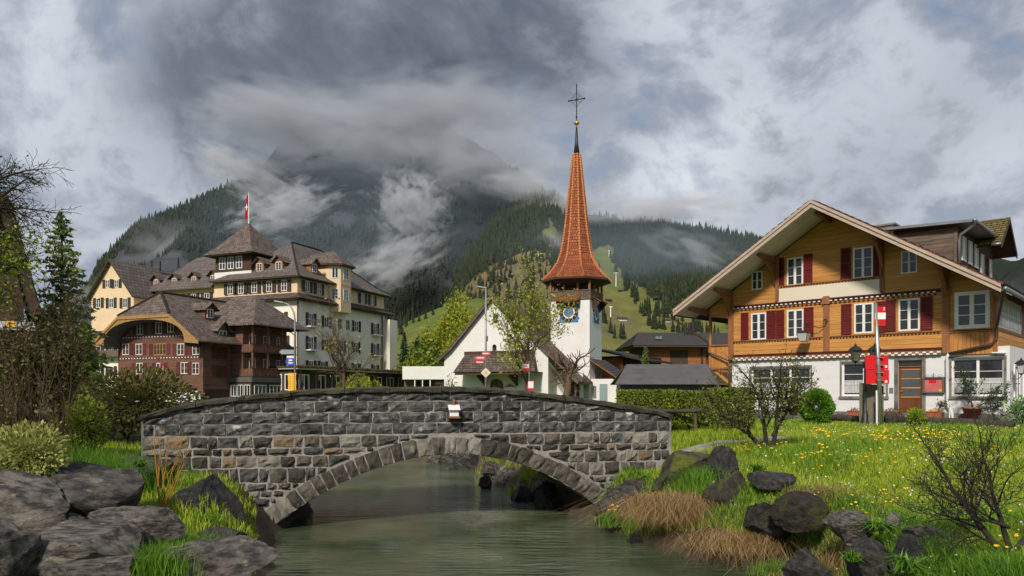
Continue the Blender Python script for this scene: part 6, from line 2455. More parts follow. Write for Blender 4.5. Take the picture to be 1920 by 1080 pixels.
# front gabled wing at the far left
gx0, gx1, gy = -21.0, -12.2, -3.0
gm = (gx0 + gx1) / 2
ze_, za_ = 15.5, 20.7
GPf = (0, gy, 0)
MB().poly_holes([(gx0, 9.7), (gx1, 9.7), (gx1, ze_), (gm, za_), (gx0, ze_)], [], gy).build('gable_wall', M['ochre_plaster'], H)
sidew = MB()
sidew.quad((gx1, gy, 9.7), (gx1, 12, 9.7), (gx1, 12, ze_), (gx1, gy, ze_)).quad((gx0, 12, 9.7), (gx0, gy, 9.7), (gx0, gy, ze_), (gx0, 12, ze_))
sidew.build('gable_side_wall', M['ochre_plaster'], H)
MB().box(gx0 + .05, gx1 - .05, gy + .05, 12, -.5, 9.7).build('gable_lower_wall', M['cream_plaster'], H)
for s, x in ((-1, gx0), (1, gx1)):
    p = [(gm, gy - .6, za_ + .25), (x + s * .5, gy - .6, ze_ - .35), (x + s * .5, 10, ze_ - .35), (gm, 10, za_ + .25)]
    uv_planar(MB().slab(p if s < 0 else p[::-1], (0, 0, -.18)).build('gable_roof', M['roof_hotel'], H))
    MB().slab([(gm, gy - .65, za_ + .28), (x + s * .5, gy - .65, ze_ - .32), (x + s * .5, gy - .65, ze_ - .62), (gm, gy - .65, za_ - .02)], (0, .05, 0)).build('barge_board', M['wood_dark'], H)
for px in (202, 219):
    hwin(GPf, hh_(px, 532, gy)[0], hh_(px, 532, gy)[1], .8, 1.2)
for px in (185, 209, 235):
    hwin(GPf, hh_(px, 568, gy)[0], hh_(px, 568, gy)[1], .95, 1.45)
    hwin(GPf, hh_(px, 602, gy)[0], 8.0, .95, 1.45)
    hwin(GPf, hh_(px, 602, gy)[0], 4.2, .95, 1.45, bal=px == 185)
tile_courses('skirt_roof', H, (gx0 - .6, gy - 1.2, 9.5), (gx1 + .6, gy - 1.2, 9.5), (gx1, gy, 10.3), (gx0, gy, 10.3), 'roof_brown', .4, .05)
MB().box(gx0 - .5, gx1 + .5, gy - 1.1, gy, 6.3, 6.45).box(gx0 - .5, gx1 + .5, gy - 1.1, gy - 1.04, 6.45, 7.3).build('balcony', M['wood_weathered'], H)
MB().box(15, 16.4, HL - .8, HL + 1.6, -.5, 13).build('stair_bay', M['cream_plaster'], H)
pipe(H, [(15.3, -.3, ZS - .7), (15.12, -.12, ZS - 1.6), (15.12, -.12, 0)], .09, 'wood_dark')
pipe(H, [(15.2, HL - 1.2, ZS - .7), (15.2, HL - 1.2, 0)], .09, 'wood_dark')
# ------------------------------------------------------------------ reddish brown chalet with the arched gable
DF = Frame(-44.7, 82.7, math.radians(-22.0), GZ)
D = DF.empty('brown_chalet')
tag(D, 'reddish brown timber chalet with a big arched gable and weathered tile roof', 'house')
dh = DF.hit
DW, DL = 12.5, 13.0
rx, rz, rsl = 6.25, 12.1, .72
ov = -2.2
zh = 9.4


def dzr(x):
    return rz - rsl * abs(x - rx)


ex0, ex1 = -1.6, 14.1
MB().add([(0, 0, -.5), (DW, 0, -.5), (DW, 0, dzr(DW) - .1), (rx + 1, 0, rz - .8), (rx - 1, 0, rz - .8), (0, 0, dzr(0) - .1)], [tuple(range(6))]).add(
    [(DW, 0, -.5), (DW, DL, -.5), (DW, DL, dzr(DW)), (DW, 0, dzr(DW))], [(0, 1, 2, 3)]).add([(0, DL, -.5), (0, 0, -.5), (0, 0, dzr(0)), (0, DL, dzr(0))], [(0, 1, 2, 3)]).build('timber_wall', M['wood_dark'], D)
dwins = []
for px, py in ((298, 615), (263, 617), (320, 612)):
    u, z = dh(px, py)
    dwins.append((u, z, .95, 1.3, 'wood_dark'))
for px, py in ((236, 655), (261, 655), (300, 655), (339, 655), (368, 654)):
    u, z = dh(px, py)
    dwins.append((u, z, 1.05 if px != 300 else 1.9, 1.25, 'shutter_brown'))
for px, py in ((262, 691), (300, 691), (346, 690), (367, 691)):
    u, z = dh(px, py)
    dwins.append((u, z, 1.05, 1.25, 'shutter_brown'))
holesD = [(u - w / 2, z - h / 2, u + w / 2, z + h / 2) for u, z, w, h, m in dwins]
add_planks(D, lambda z: (max(0, rx - (rz - .9 - z) / rsl), min(DW, rx + (rz - .9 - z) / rsl)), 1.2, 10.6, .34, holesD, -.005, 'wood_red')
for u, z, w, h, sm in dwins:
    add_window(D, FRONT, u - w / 2, u + w / 2, z - h / 2, z + h / 2, 2 if w < 1.5 else 4, 2, 'wood_yellow' if w > 1.5 else 'white_paint', inset=0, frame=.07, mull=.08, panes='one')
    for s in (-1, 1):
        c = u + s * (w / 2 + .3)
        add_shutter(D, FRONT, c - .27, c + .27, z - h / 2, z + h / 2, sm, -.06, 8)
for z in (dh(300, 672)[1], dh(300, 632)[1]):
    add_frieze(D, FRONT, 0.3, DW - .2, z, z + .16, .22, 1, -.07, 'shutter_brown', 'white_paint', 1)
    MB().box(.1, DW, -.12, 0, z + .16, z + .26).build('cornice', M['wood_red'], D)
MB().box(0, DW, -.05, .0, -.3, 1.2).build('stone_base', M['white_plaster'], D)
MB().box(DW - .25, DW + .1, -.1, .2, 0, dzr(DW)).build('corner_post', M['wood_red'], D)
# side wall towards the street
DP_ = (DW, 0, math.pi / 2)
sw = [(2.3, dh(404, 656)[1] - .2), (2.3, dh(404, 692)[1] - .2), (5.2, dh(404, 692)[1] - .2)]
add_planks(D, lambda z: (0.2, DL), 1.4, 6.6, .34, [(u - .5, z - .65, u + .5, z + .65) for u, z in sw], -.005, 'wood_red', DP_)
for u, z in sw:
    add_window(D, DP_, u - .5, u + .5, z - .65, z + .65, 2, 2, 'wood_dark', panes='one')
    for s in (-1, 1):
        add_shutter(D, DP_, u + s * .85 - .28, u + s * .85 + .28, z - .65, z + .65, 'shutter_brown', -.06, 8)
# roof: two slopes with a half hip over the arch
rxa, rxb = rx - (rz - zh) / rsl, rx + (rz - zh) / rsl
RW = Vector((rx, 0.2, rz))
RB = Vector((rx, DL, rz))
def dface(*p, nm='roof'):
    return uv_planar(MB().slab([Vector(q) for q in p], (0, 0, -.16)).build(nm, M['roof_brown'], D))
dface((rxb, ov, zh), (ex1, ov, dzr(ex1)), (ex1, DL, dzr(ex1)), RB, RW)
dface((ex0, ov, dzr(ex0)), (rxa, ov, zh), RW, RB, (ex0, DL, dzr(ex0)))
dface((rxa, ov, zh), (rxb, ov, zh), RW)
dface((rx, DL, rz), (ex1, DL, dzr(ex1)), (ex1, DL + .1, dzr(ex1)), (ex0, DL + .1, dzr(ex0)), (ex0, DL, dzr(ex0)))
for a, b in ((RW, RB), (Vector((rxa, ov, zh)), RW), (Vector((rxb, ov, zh)), RW)):
    MB().tube([a + Vector((0, 0, .04)), b + Vector((0, 0, .06))], .14, 6).build('ridge_tiles', M['roof_brown'], D)
for a, b in (((rxa, zh), (rxb, zh)), ((rxb, zh), (ex1, dzr(ex1))), ((ex0, dzr(ex0)), (rxa, zh))):
    MB().slab([(a[0], ov - .08, a[1] - .05), (b[0], ov - .08, b[1] - .05), (b[0], ov - .08, b[1] - .38), (a[0], ov - .08, a[1] - .38)], (0, .07, 0)).build('barge_board', M['wood_yellow'], D)
# arched face and its curved soffit
ac, ar, az0 = rx, 5.9, 5.9
n = 28
arc = [(ac - ar * math.cos(math.pi * k / n) * 1.0, az0 + (zh - .5 - az0) * math.sin(math.pi * k / n) ** .62) for k in range(n + 1)]


def zu(x):
    return min(zh, dzr(x)) - .2


fc = MB()
for (xa, za), (xb, zb) in zip(arc[:-1], arc[1:]):
    fc.quad((xa, ov + .02, min(za, zu(xa) - .05)), (xb, ov + .02, min(zb, zu(xb) - .05)), (xb, ov + .02, zu(xb)), (xa, ov + .02, zu(xa)))
fc.quad((ex0, ov + .02, zu(ex0) - .12), (arc[0][0], ov + .02, arc[0][1] + .4), (arc[0][0], ov + .02, zu(arc[0][0])), (ex0, ov + .02, zu(ex0)))
fc.quad((arc[-1][0], ov + .02, arc[-1][1] + .4), (ex1, ov + .02, zu(ex1) - .12), (ex1, ov + .02, zu(ex1)), (arc[-1][0], ov + .02, zu(arc[-1][0])))
fc.build('arch_face', M['wood_yellow'], D)
sf = MB()
for (xa, za), (xb, zb) in zip(arc[:-1], arc[1:]):
    sf.quad((xa, ov + .03, za), (xa, -.05, za), (xb, -.05, zb), (xb, ov + .03, zb))
sf.build('arch_soffit', M['grey_panel'], D, True)
dormer(DP_, 3.2, 9.9, 2.2, .9, 1.1, 2.8, D, 'wood_red')
dormer(DP_, 2.6, 7.2, -.2, 1.1, 1.5, 3.2, D, 'wood_red')
# rear wing with galleries
vx0, vx1, vy0, vy1, vz = 7.5, 15.5, 4.2, 11.6, 8.6
MB().box(12.5, vx1 - 1.4, vy0, vy1, -.5, vz).build('wing_wall', M['wood_red'], D)
o_ = 1.1
vr0, vr1 = Vector((9.3, 8.0, 12.4)), Vector((12.6, 8.0, 12.4))
cs = [Vector((vx0, vy0 - o_, vz)), Vector((vx1 + o_, vy0 - o_, vz)), Vector((vx1 + o_, vy1 + o_, vz)), Vector((vx0, vy1 + o_, vz))]
dface(cs[0], cs[1], vr1, vr0, nm='wing_roof')
dface(cs[1], cs[2], vr1, nm='wing_roof')
dface(cs[2], cs[3], vr0, vr1, nm='wing_roof')
for lv, (z0, z1) in enumerate(((5.6, 8.3), (2.9, 5.5))):
    MB().box(12.5, vx1 + .1, vy0 - .15, vy1, z0 - .12, z0).build('gallery_floor', M['wood_dark'], D)
    n = 16
    for k in range(n):
        u = lerp(vy0 - .1, vy1, k / n)
        MB().box(vx1, vx1 + .06, u + .01, u + (vy1 - vy0) / n - .01, z0, z0 + .8).build('gallery_board', M['wood_red'], D)
    for k in range(5):
        u = lerp(12.6, vx1, k / 5)
        MB().box(u + .01, u + .57, vy0 - .14, vy0 - .08, z0, z0 + .8).build('gallery_board', M['wood_red'], D)
    MB().box(vx1 - .04, vx1 + .14, vy0 - .2, vy1, z0 + .8, z0 + .9).build('gallery_rail', M['shutter_brown'], D)
    for k in range(4):
        u = lerp(vy0, vy1 - .2, k / 3)
        MB().box(vx1 - .1, vx1 + .1, u - .1, u + .1, z0, z1 + .3).build('gallery_post', M['wood_red'], D)
    if lv == 0:
        for k in range(3):
            u0_, u1_ = lerp(vy0, vy1 - .2, k / 3), lerp(vy0, vy1 - .2, (k + 1) / 3)
            pts = [(vx1, lerp(u0_, u1_, t / 10), z1 - .45 + .4 * math.sin(math.pi * t / 10)) for t in range(11)]
            MB().tube(pts, .06, 5).build('gallery_arch', M['wood_red'], D)
    for k in range(3):
        add_window(D, (vx1 - 1.4, vy0, math.pi / 2), 1.0 + k * 2.3, 2.0 + k * 2.3, z0 + .6, z0 + 2.0, 2, 2, 'white_paint', panes='one')
MB().box(12.5, vx1 + .3, vy0 - .5, vy1 + 3, 2.2, 2.75).build('awning_band', M['grey_panel'], D)
SPd = (vx1 + .2, vy0 - .3, math.pi / 2)
MB().box(12.5, vx1 + .15, vy0 - .4, vy1 + 3, -.5, 2.2).build('shop_front', M['wood_dark'], D)
for k in range(4):
    add_window(D, SPd, .3 + k * 2.5, 2.2 + k * 2.5, .5, 1.9, 3, 1, 'white_paint', panes='one')
for k in range(3):
    add_window(D, (0, vy0 - .42, 0), 12.8 + k * .95, 13.6 + k * .95, .6, 1.9, 2, 1, 'white_paint', panes='one')
# flag on the brown chalet
p = DF.o + Vector((DF.f.x * 7.6 + DF.d.x * -.3, DF.f.y * 7.6 + DF.d.y * -.3, 4.0))
e = empty('house_flag', p, DF.ang)
tag(e, 'small red and white flag hanging on the front of the brown chalet', 'flag')
MB().tube([(0, 0, 0), (-.3, -1.0, .9)], .03, 6).build('pole', M['wood_yellow'], e)
MB().slab([(-.3, -1.0, .85), (.0, -.15, .1), (.5, -.3, -.35), (.25, -1.0, .15)], (0, .02, 0)).build('flag_cloth', M['sign_red'], e)
MB().slab([(-.1, -.8, .55), (.0, -.5, .25), (.28, -.6, .05), (.14, -.82, .3)], (0, -.03, .01)).build('white_cross', M['sign_white'], e)
# ------------------------------------------------------------------ roads, other buildings, street furniture
def sheet(name, pts, mat, z=None, lift=.012):
    m_ = MB()
    m_.add([(x, y, (gzs(x, y) if z is None else z) + lift) for x, y in pts], [tuple(range(len(pts)))])
    return tag(m_.build(name, M[mat]), kind='structure')


def strip(name, L, R, mat, n=40, lift=.02):
    """paved strip that follows the ground between two edges"""
    L, R = np.array(L, float), np.array(R, float)

    def rs(P):
        d = np.concatenate([[0], np.cumsum(np.hypot(*np.diff(P, axis=0).T))])
        t = np.linspace(0, d[-1], n)
        return np.stack([np.interp(t, d, P[:, 0]), np.interp(t, d, P[:, 1])], -1)
    A, B = rs(L), rs(R)
    k = 8
    g = np.stack([A + (B - A) * (j / (k - 1)) for j in range(k)], 1)
    z_ = ground_z(g[..., 0], g[..., 1]) + lift
    return tag(link_mesh(name, np_mesh(name, np.dstack([g, z_[..., None]]), grid_faces(n, k), M[mat], True)), kind='structure')


sheet('road', [(-60, 36.5), (6, 33), (9.5, 33.5), (15.5, 26.5), (19, 22.5), (30, 14), (45, 14), (45, 80), (-60, 80)], 'asphalt', GZ, .014)
strip('footpath', [(3.2, 17.5), (5.2, 18.5), (7.0, 19.4)], [(3.4, 16.5), (5.4, 17.6), (7.3, 18.8)], 'gravel', 40, .03)
sheet('church_yard', [(-30, 62), (30, 62), (30, 95), (-30, 95)], 'lawn', GZ, .03)

# low restaurant terrace before the hotel
RF = Frame(-24.9, 84.0, math.atan2(.927, .375), GZ)
R_ = RF.empty('terrace_restaurant')
tag(R_, 'low dark restaurant with white framed windows and vine covered roof before the hotel', 'restaurant')
LR, ZR = 26.5, 4.0
MB().box(0, LR, 0.6, 5, -.5, ZR - .25).build('wall', M['wood_dark'], R_)
MB().box(-.4, LR + .3, -.5, 5.4, ZR - .25, ZR - .12).build('roof', M['white_paint'], R_)
MB().box(-.5, LR + .4, -.6, 5.5, ZR - .12, ZR + .1).build('roof_edge', M['coping'], R_)
for k in range(27):
    MB().box(.3 + k, .42 + k, -1.1, 1.2, ZR + .1, ZR + .22).build('pergola_beam', M['wood_dark'], R_)
for k in range(9):
    x = .4 + k * 3.2
    MB().box(x - .1, x + .1, -.35, -.15, 0, ZR - .25).build('post', M['wood_dark'], R_)
WPa = (0, .58, 0)
for k in range(8):
    u = 1.2 + k * 3.2
    add_window(R_, WPa, u, u + 1.9, 1.0, 3.2, 2, 1, 'white_paint', inset=-.02, frame=.12, mull=.12, panes='one', arch=.35)
MB().box(0, LR, .3, .58, -.2, .85).build('base_wall', M['white_plaster'], R_)
WPb = (0, 5, -math.pi / 2)
for k in range(3):
    add_window(R_, WPb, .4 + k * 1.5, 1.5 + k * 1.5, 1.3, 3.2, 2, 1, 'white_paint', inset=-.02, frame=.12, panes='one')
add_window(R_, WPb, 1.2, 2.9, -.1, .7, 4, 1, 'white_paint', inset=-.02, frame=.1, panes='one')

# flat white annexe left of the church
e = empty('white_annexe', (-13.6, 95, GZ))
tag(e, 'low flat roofed white annexe with slim posts left of the church', 'building')
MB().box(-.7, 5.6, 0, 6, 2.75, 4.45).build('fascia', M['white_plaster'], e)
MB().box(-.7, 5.6, 1.5, 6, -.5, 2.7).build('wall', M['wood_weathered'], e)
for x in (.9, 1.9, 2.9):
    MB().box(x - .06, x + .06, .1, .22, -.5, 2.75).build('post', M['white_paint'], e)
    MB().box(x + .1, x + .85, 1.44, 1.49, .2, 2.5).build('pane', M['glass'], e)
MB().box(4.2, 4.9, -.3, -.2, -.5, 2.1).build('door', M['orange_panel'], e)
MB().box(3.7, 5.1, -.6, 0, 2.1, 2.35).build('door_canopy', M['wood_dark'], e)

# wooden houses behind the hedge
AF = Frame(15.9, 92, math.radians(3), GZ)
A_ = AF.empty('wooden_house')
tag(A_, 'dark roofed wooden house with two shuttered windows behind the hedge', 'house')
MB().box(.6, 14, 0, 8, -.5, 7.0).build('wall', M['wood_dark'], A_)
add_planks(A_, lambda z: (.6, 14), 3.6, 6.7, .3, [(4.1, 4.4, 6.4, 6.4), (8.7, 4.4, 11.1, 6.4)], -.01, 'wood_orange')
add_window(A_, FRONT, 4.1, 6.4, 4.4, 6.4, 1, 1, 'wood_dark', pane='grey_panel')
add_window(A_, FRONT, 8.7, 11.1, 4.4, 6.4, 1, 1, 'wood_dark', pane='grey_panel')
for x in (0.9, 8.1, 13.6):
    MB().box(x, x + .2, -.25, 0, 0, 6.8).build('post', M['wood_dark'], A_)
MB().box(.2, 14, -1.3, 0, 2.0, 2.2).build('balcony_floor', M['wood_weathered'], A_)
tile_courses('roof', A_, (-1.0, -1.6, 6.9), (15, -1.6, 6.9), (15, 4, 8.9), (1.0, 4, 8.9), 'roof_slate', .36, .05)
tile_courses('roof', A_, (15, 9.6, 6.9), (-1.0, 9.6, 6.9), (1.0, 4, 8.9), (15, 4, 8.9), 'roof_slate', .36, .05)
tile_courses('roof', A_, (-1.0, 9.6, 6.9), (-1.0, -1.6, 6.9), (1.0, 4, 8.9), (1.0, 4, 8.9), 'roof_slate', .36, .05)
MB().box(-.9, 14.9, -1.55, 9.5, 6.72, 6.88).build('eaves', M['wood_dark'], A_)
for px in (1286, 1293, 1299):
    x = AF.hit(px, 620, 3)[0]
    MB().tube([(x, 3, 8.4), (x, 3, 10.2)], .2, 8).build('chimney_pipe', M['iron'], A_)
x = AF.hit(1236, 630, 0)[0]
MB().box(x - .4, x + .4, .2, .8, 7.8, 8.15).build('roof_vent', M['zinc'], A_)
BFm = Frame(10.2, 84, math.radians(-30), GZ)
e = BFm.empty('barn')
tag(e, 'orange brown timber barn with a shallow roof right behind the church tower', 'barn')
MB().box(0, 4.6, 0, 8, -.5, 5.2).build('wall', M['wood_dark'], e)
add_planks(e, lambda z: (0, 2.6), 2.4, 5.0, .3, [], -.01, 'wood_orange')
MB().slab([(-.8, -1.2, 6.2), (5.6, -1.2, 4.7), (5.6, 9, 4.7), (-.8, 9, 6.2)], (0, 0, -.2)).build('roof', M['roof_slate'], e)
uv_planar(e.children[-1])
MB().box(2.6, 2.75, -.1, .05, 0, 4.9).build('post', M['wood_orange'], e)

# long grey metal roof between church and chalet
CFm = Frame(8.2, 60, math.radians(-4), GZ)
e = CFm.empty('metal_shed')
tag(e, 'long low shed with a dark grey metal roof behind the hedge', 'shed')
for k in range(4):
    a, b = k / 4, (k + 1) / 4
    z0, z1 = lerp(1.75, 3.5, a), lerp(1.75, 3.5, b)
    y0, y1 = lerp(0, 3.2, a), lerp(0, 3.2, b)
    MB().slab([(.3 + 1.2 * a, y0, z0 + .03), (8.6, y0, z0 + .03), (8.6, y1, z1), (.3 + 1.2 * b, y1, z1)], (0, 0, -.06)).build('roof_panel', M['dark_roof'], e)
MB().box(.8, 8.3, .6, 5.5, -.5, 1.7).build('wall', M['grey_panel'], e)
MB().slab([(1.5, 3.2, 3.5), (8.6, 3.2, 3.5), (8.6, 6.4, 1.8), (.3, 6.4, 1.8)], (0, 0, -.06)).build('roof_panel', M['dark_roof'], e)
MB().add([(8.4, .1, 1.7), (8.4, 6.3, 1.7), (8.4, 3.2, 3.45)], [(0, 1, 2)]).build('gable_wall', M['wood_dark'], e)
MB().slab([(8.45, -.1, 1.65), (8.75, -.1, 1.65), (8.75, 3.2, 3.6), (8.45, 3.2, 3.6)], (0, 0, -.1)).build('barge_board', M['wood_dark'], e)

# dark house cut by the left picture edge
LF = Frame(-18.1, 27, math.radians(35), GZ)
e = LF.empty('dark_house')
tag(e, 'dark weathered wooden house with mossy tile roof cut by the left picture edge', 'house')
MB().poly_holes([(-7, -.4), (0, -.4), (0, 4.4), (-.7, 7.8), (-7, 9.0)], [], 0).build('gable_wall', M['wood_dark'], e)
add_planks(e, lambda z: (-7, 0 if z < 4.4 else -.21 * (z - 4.4)), 1.0, 7.7, .3, [], -.01, 'wood_dark')
MB().box(-7, 0, .02, 9, -.4, 4.4).build('side_wall', M['wood_dark'], e)
tile_courses('roof', e, (.45, -.9, 4.0), (.45, 9, 4.0), (-.5, 9, 8.0), (-.5, -.9, 8.0), 'roof_brown', .34, .06)
tile_courses('roof', e, (-.5, -.9, 8.0), (-.5, 9, 8.0), (-7, 9, 9.3), (-7, -.9, 9.3), 'roof_mossy', .34, .06)
MB().slab([(.5, -.95, 3.95), (-.48, -.95, 8.1), (-.8, -.95, 7.8), (.2, -.95, 3.9)], (0, .06, 0)).build('barge_board', M['wood_dark'], e)
MB().slab([(-.48, -.95, 8.1), (-7, -.95, 9.4), (-7, -.95, 9.05), (-.8, -.95, 7.8)], (0, .06, 0)).build('barge_board', M['wood_post'], e)
MB().slab([(-4, -2.4, 3.3), (.3, -2.4, 3.3), (.3, 0, 3.7), (-4, 0, 3.7)], (0, 0, -.08)).build('awning', M['curtain'], e)
for k in range(6):
    MB().slab([(-3.8 + k * .65, -2.41, 3.32), (-3.55 + k * .65, -2.41, 3.32), (-3.55 + k * .65, -.2, 3.69), (-3.8 + k * .65, -.2, 3.69)], (0, 0, .012)).build('awning_stripe', M['sign_yellow'], e)


def ground_at(px, py):
    """where the ground is seen at a pixel"""
    Y = np.arange(6, 60, .1)
    x = (px - 960) / F * Y
    i = np.argmax(EYE + (HZ - py) / F * Y <= ground_z(x, Y))
    return at(px, py, float(Y[i]))


# double lantern lamp post
gp = at(1622, 803, 24.0)
gp.z = gzs(gp.x, gp.y) - .05
e = empty('lamp_post', gp, math.radians(-8))
tag(e, 'black iron lamp post with two lanterns on the lawn before the chalet', 'street lamp')
Hp = at(1622, 686, 24).z - gp.z
MB().lathe([(.13, 0), (.13, .12), (.10, .15), (.10, .42), (.07, .46), (.085, .52), (.05, .56), (.045, Hp * .6), (.06, Hp * .6 + .03), (.04, Hp * .6 + .07), (.035, Hp - .1), (.07, Hp - .05), (.07, Hp + .1), (.03, Hp + .14), (.01, Hp + .26)], 12).build('column', M['iron'], e, True)
for s in (-1, 1):
    a = .30
    MB().tube([(0, 0, Hp + .02), (s * a * .6, 0, Hp + .01), (s * a, 0, Hp + .03), (s * a, 0, Hp + .08)], .018, 6).build('arm', M['iron'], e)
    MB().tube([(s * .05, 0, Hp - .2), (s * .16, 0, Hp - .18), (s * .22, 0, Hp - .06), (s * .14, 0, Hp - .02), (s * .1, 0, Hp - .08)], .012, 5).build('scroll', M['iron'], e)
    l = empty('lantern', (s * a, 0, Hp + .16))
    l.parent = e
    lantern(l, .36, 'lamp_glass_dim')

# steel sign pole with red plates
gp = at(1652, 803, 23.6)
gp.z = gzs(gp.x, gp.y) - .05
e = empty('sign_pole', gp, math.radians(-6))
tag(e, 'tall steel pole carrying a red and white plate and a red banner', 'sign')
topz = at(1641, 568, 23.6).z - gp.z
lean = -.17
MB().tube([(0, 0, 0), (lean, 0, topz)], [.075, .05], 10).build('pole', M['steel'], e, True)
MB().tube([(-.12, .02, 0), (-.13, .02, 1.2)], .03, 8).build('pipe', M['sign_white'], e)
MB().box(-.03 + lean, .30 + lean, -.03, -.012, topz - .74, topz - .12).build('flag_plate', M['sign_red'], e)
MB().box(-.031 + lean, .30 + lean, -.036, -.031, topz - .53, topz - .32).build('white_stripe', M['sign_white'], e)
MB().tube([(.225 + lean, -.036, topz - .175), (.235 + lean, -.036, topz - .155), (.262 + lean, -.036, topz - .158), (.268 + lean, -.036, topz - .18), (.225 + lean, -.036, topz - .24), (.275 + lean, -.036, topz - .24)], .009, 5).build('digit', M['sign_white'], e)
zb0, zb1 = at(1650, 720, 23.6).z - gp.z, at(1650, 666, 23.6).z - gp.z
MB().box(-.46, .26, .03, .05, zb0, (zb0 + zb1) / 2 - .01).build('banner', M['sign_red'], e)
MB().box(-.48, .24, .03, .05, (zb0 + zb1) / 2 + .01, zb1).build('banner', M['sign_red'], e)
for z in (zb0 + .04, (zb0 + zb1) / 2 + .06):
    MB().box(.13, .2, .022, .029, z, z + .08).build('logo_mark', M['sign_white'], e)
for k in range(4):
    z = lerp(zb0 + .12, zb1 - .08, k / 3)
    MB().box(-.16, .06, -.085, .03, z - .009, z + .009).build('clamp', M['steel'], e)
# utility cabinet
gp = at(1634, 806, 24.4)
gp.z = gzs(gp.x, gp.y) - .1
e = empty('utility_cabinet', gp, math.radians(-28))
tag(e, 'tall brownish grey utility cabinet behind the lamp post', 'cabinet')
MB().hexa([(-.36, -.24, 0), (.36, -.24, 0), (.36, .3, 0), (-.36, .3, 0), (-.36, -.24, 1.52), (.36, -.24, 1.40), (.36, .3, 1.40), (-.36, .3, 1.52)]).build('housing', M['plastic_green'], e)
MB().box(-.33, .33, -.252, -.241, .1, 1.34).build('door', M['plastic_green'], e)
# low mossy log edging and stone posts before the chalet
pts = [at(1555, 787, 26.8), at(1600, 786, 25.9), at(1900, 792, 21.4)]
for i, (a, b) in enumerate(zip(pts[:-1], pts[1:])):
    o = MB().tube([(a.x, a.y, GZ + .14), ((a.x + b.x) / 2, (a.y + b.y) / 2, GZ + .17), (b.x, b.y, GZ + .14)], [.12, .13, .12], 10).build('log', M['coping'], None, True)
    tag(o, ['short mossy log lying between round bush and cabinet', 'long mossy log lying before the chalet door and right window'][i], 'log')
o = MB().lathe([(.2, -.1), (.21, .3), (.17, .42), (.02, .46)], 9).build('stone_post', M['coping'], None, True, at(1671, 800, 24.5))
o.location.z = GZ
tag(o, 'stubby dark stone post before the chalet door', 'bollard')
o = MB().lathe([(.2, -.1), (.22, .28), (.16, .4), (.02, .43)], 9).build('stone_post', M['coping'], None, True, at(1848, 800, 22.3))
o.location.z = GZ
tag(o, 'stubby dark stone post beside the large terracotta pot', 'bollard')
# log rail below the hedge
a, b = at(1168, 767, 22.6), at(1362, 766, 21.0)
e = empty('rail_fence', (a.x, a.y, GZ - .2))
tag(e, 'weathered mossy wooden rail fence running below the hedge', 'fence')
v = Vector((b.x - a.x, b.y - a.y, 0))
MB().tube([(0, 0, .75), tuple(v * .5 + Vector((0, 0, .73))), tuple(v + Vector((0, 0, .76)))], .055, 8).build('rail', M['coping'], e, True)
for t in (.05, .38, .72, .97):
    MB().tube([tuple(v * t + Vector((0, .05, 0))), tuple(v * t + Vector((0, .05, .85)))], .05, 7).build('post', M['bark'], e)

# street lamp with direction signs before the church
Yl = 50.0
e = empty('street_lamp', (at(911, 735, Yl).x, Yl, GZ))
tag(e, 'grey street lamp before the church carrying pink direction signs and a yellow diamond', 'street lamp')
ht = at(911, 540, Yl).z - GZ
MB().tube([(0, 0, 0), (0, 0, ht)], [.09, .055], 10).build('pole', M['galvanised'], e, True)
MB().beam((.05, 0, ht), (-.62, 0, ht + .12), .14, .07).build('lamp_head', M['galvanised'], e)
for py, dx, w_, ml in ((663, -.02, .5, 1), (671, -.36, .62, -1), (679, -.42, .62, -1)):
    z = at(911, py, Yl).z - GZ
    pts_ = [(dx - w_ / 2, z - .12), (dx + w_ / 2, z - .12), (dx + w_ / 2 + (.12 if ml > 0 else 0), z), (dx + w_ / 2, z + .12), (dx - w_ / 2, z + .12), (dx - w_ / 2 - (.12 if ml < 0 else 0), z)]
    MB().slab([(a_, -.12, b_) for a_, b_ in pts_], (0, .03, 0)).build('direction_sign', M['sign_pink'] if py != 679 else M['sign_red'], e)
    MB().box(dx - w_ * .38, dx + w_ * .38, -.126, -.121, z - .035, z + .03).build('sign_lettering', M['sign_white'], e)
z = at(911, 699, Yl).z - GZ
for s_, y_, mt in ((.34, -.14, 'sign_white'), (.27, -.146, 'black'), (.25, -.150, 'sign_white'), (.17, -.155, 'sign_yellow')):
    MB().slab([(0, y_, z - s_), (s_, y_, z), (0, y_, z + s_), (-s_, y_, z)], (0, .004 if mt != 'sign_white' or s_ < .3 else .02, 0)).build('diamond_sign', M[mt], e)
MB().box(.06, .14, -.05, .05, at(911, 640, Yl).z - GZ, at(911, 630, Yl).z - GZ).build('control_box', M['iron'], e)
# bus stop
Yl = 45.0
e = empty('bus_stop_sign', (at(990, 735, Yl).x, Yl, GZ))
tag(e, 'red and white bus stop plate on a thin pole beside the tree trunk', 'sign')
z0, z1 = at(987, 695, Yl).z - GZ, at(987, 680, Yl).z - GZ
MB().tube([(.07, .03, 0), (.07, .03, z1 + .1)], .03, 8).build('pole', M['galvanised'], e)
MB().box(-.34, .06, -.02, .02, z0, z1).build('plate', M['sign_white'], e)
MB().box(-.34, .06, -.026, -.021, z0, z0 + .16).build('red_band', M['sign_red'], e)
MB().box(-.34, .06, -.026, -.021, z1 - .09, z1).build('red_band', M['sign_red'], e)
MB().box(-.3, -.1, -.026, -.021, (z0 + z1) / 2 + .01, (z0 + z1) / 2 + .05).build('sign_lettering', M['black'], e)
z0, z1 = at(987, 732, Yl).z - GZ, at(987, 714, Yl).z - GZ
MB().box(-.02, .36, -.02, .02, z0, z1).build('timetable_frame', M['sign_red'], e)
MB().box(.01, .33, -.026, -.021, z0 + .14, z1 - .04).build('timetable', M['sign_white'], e)
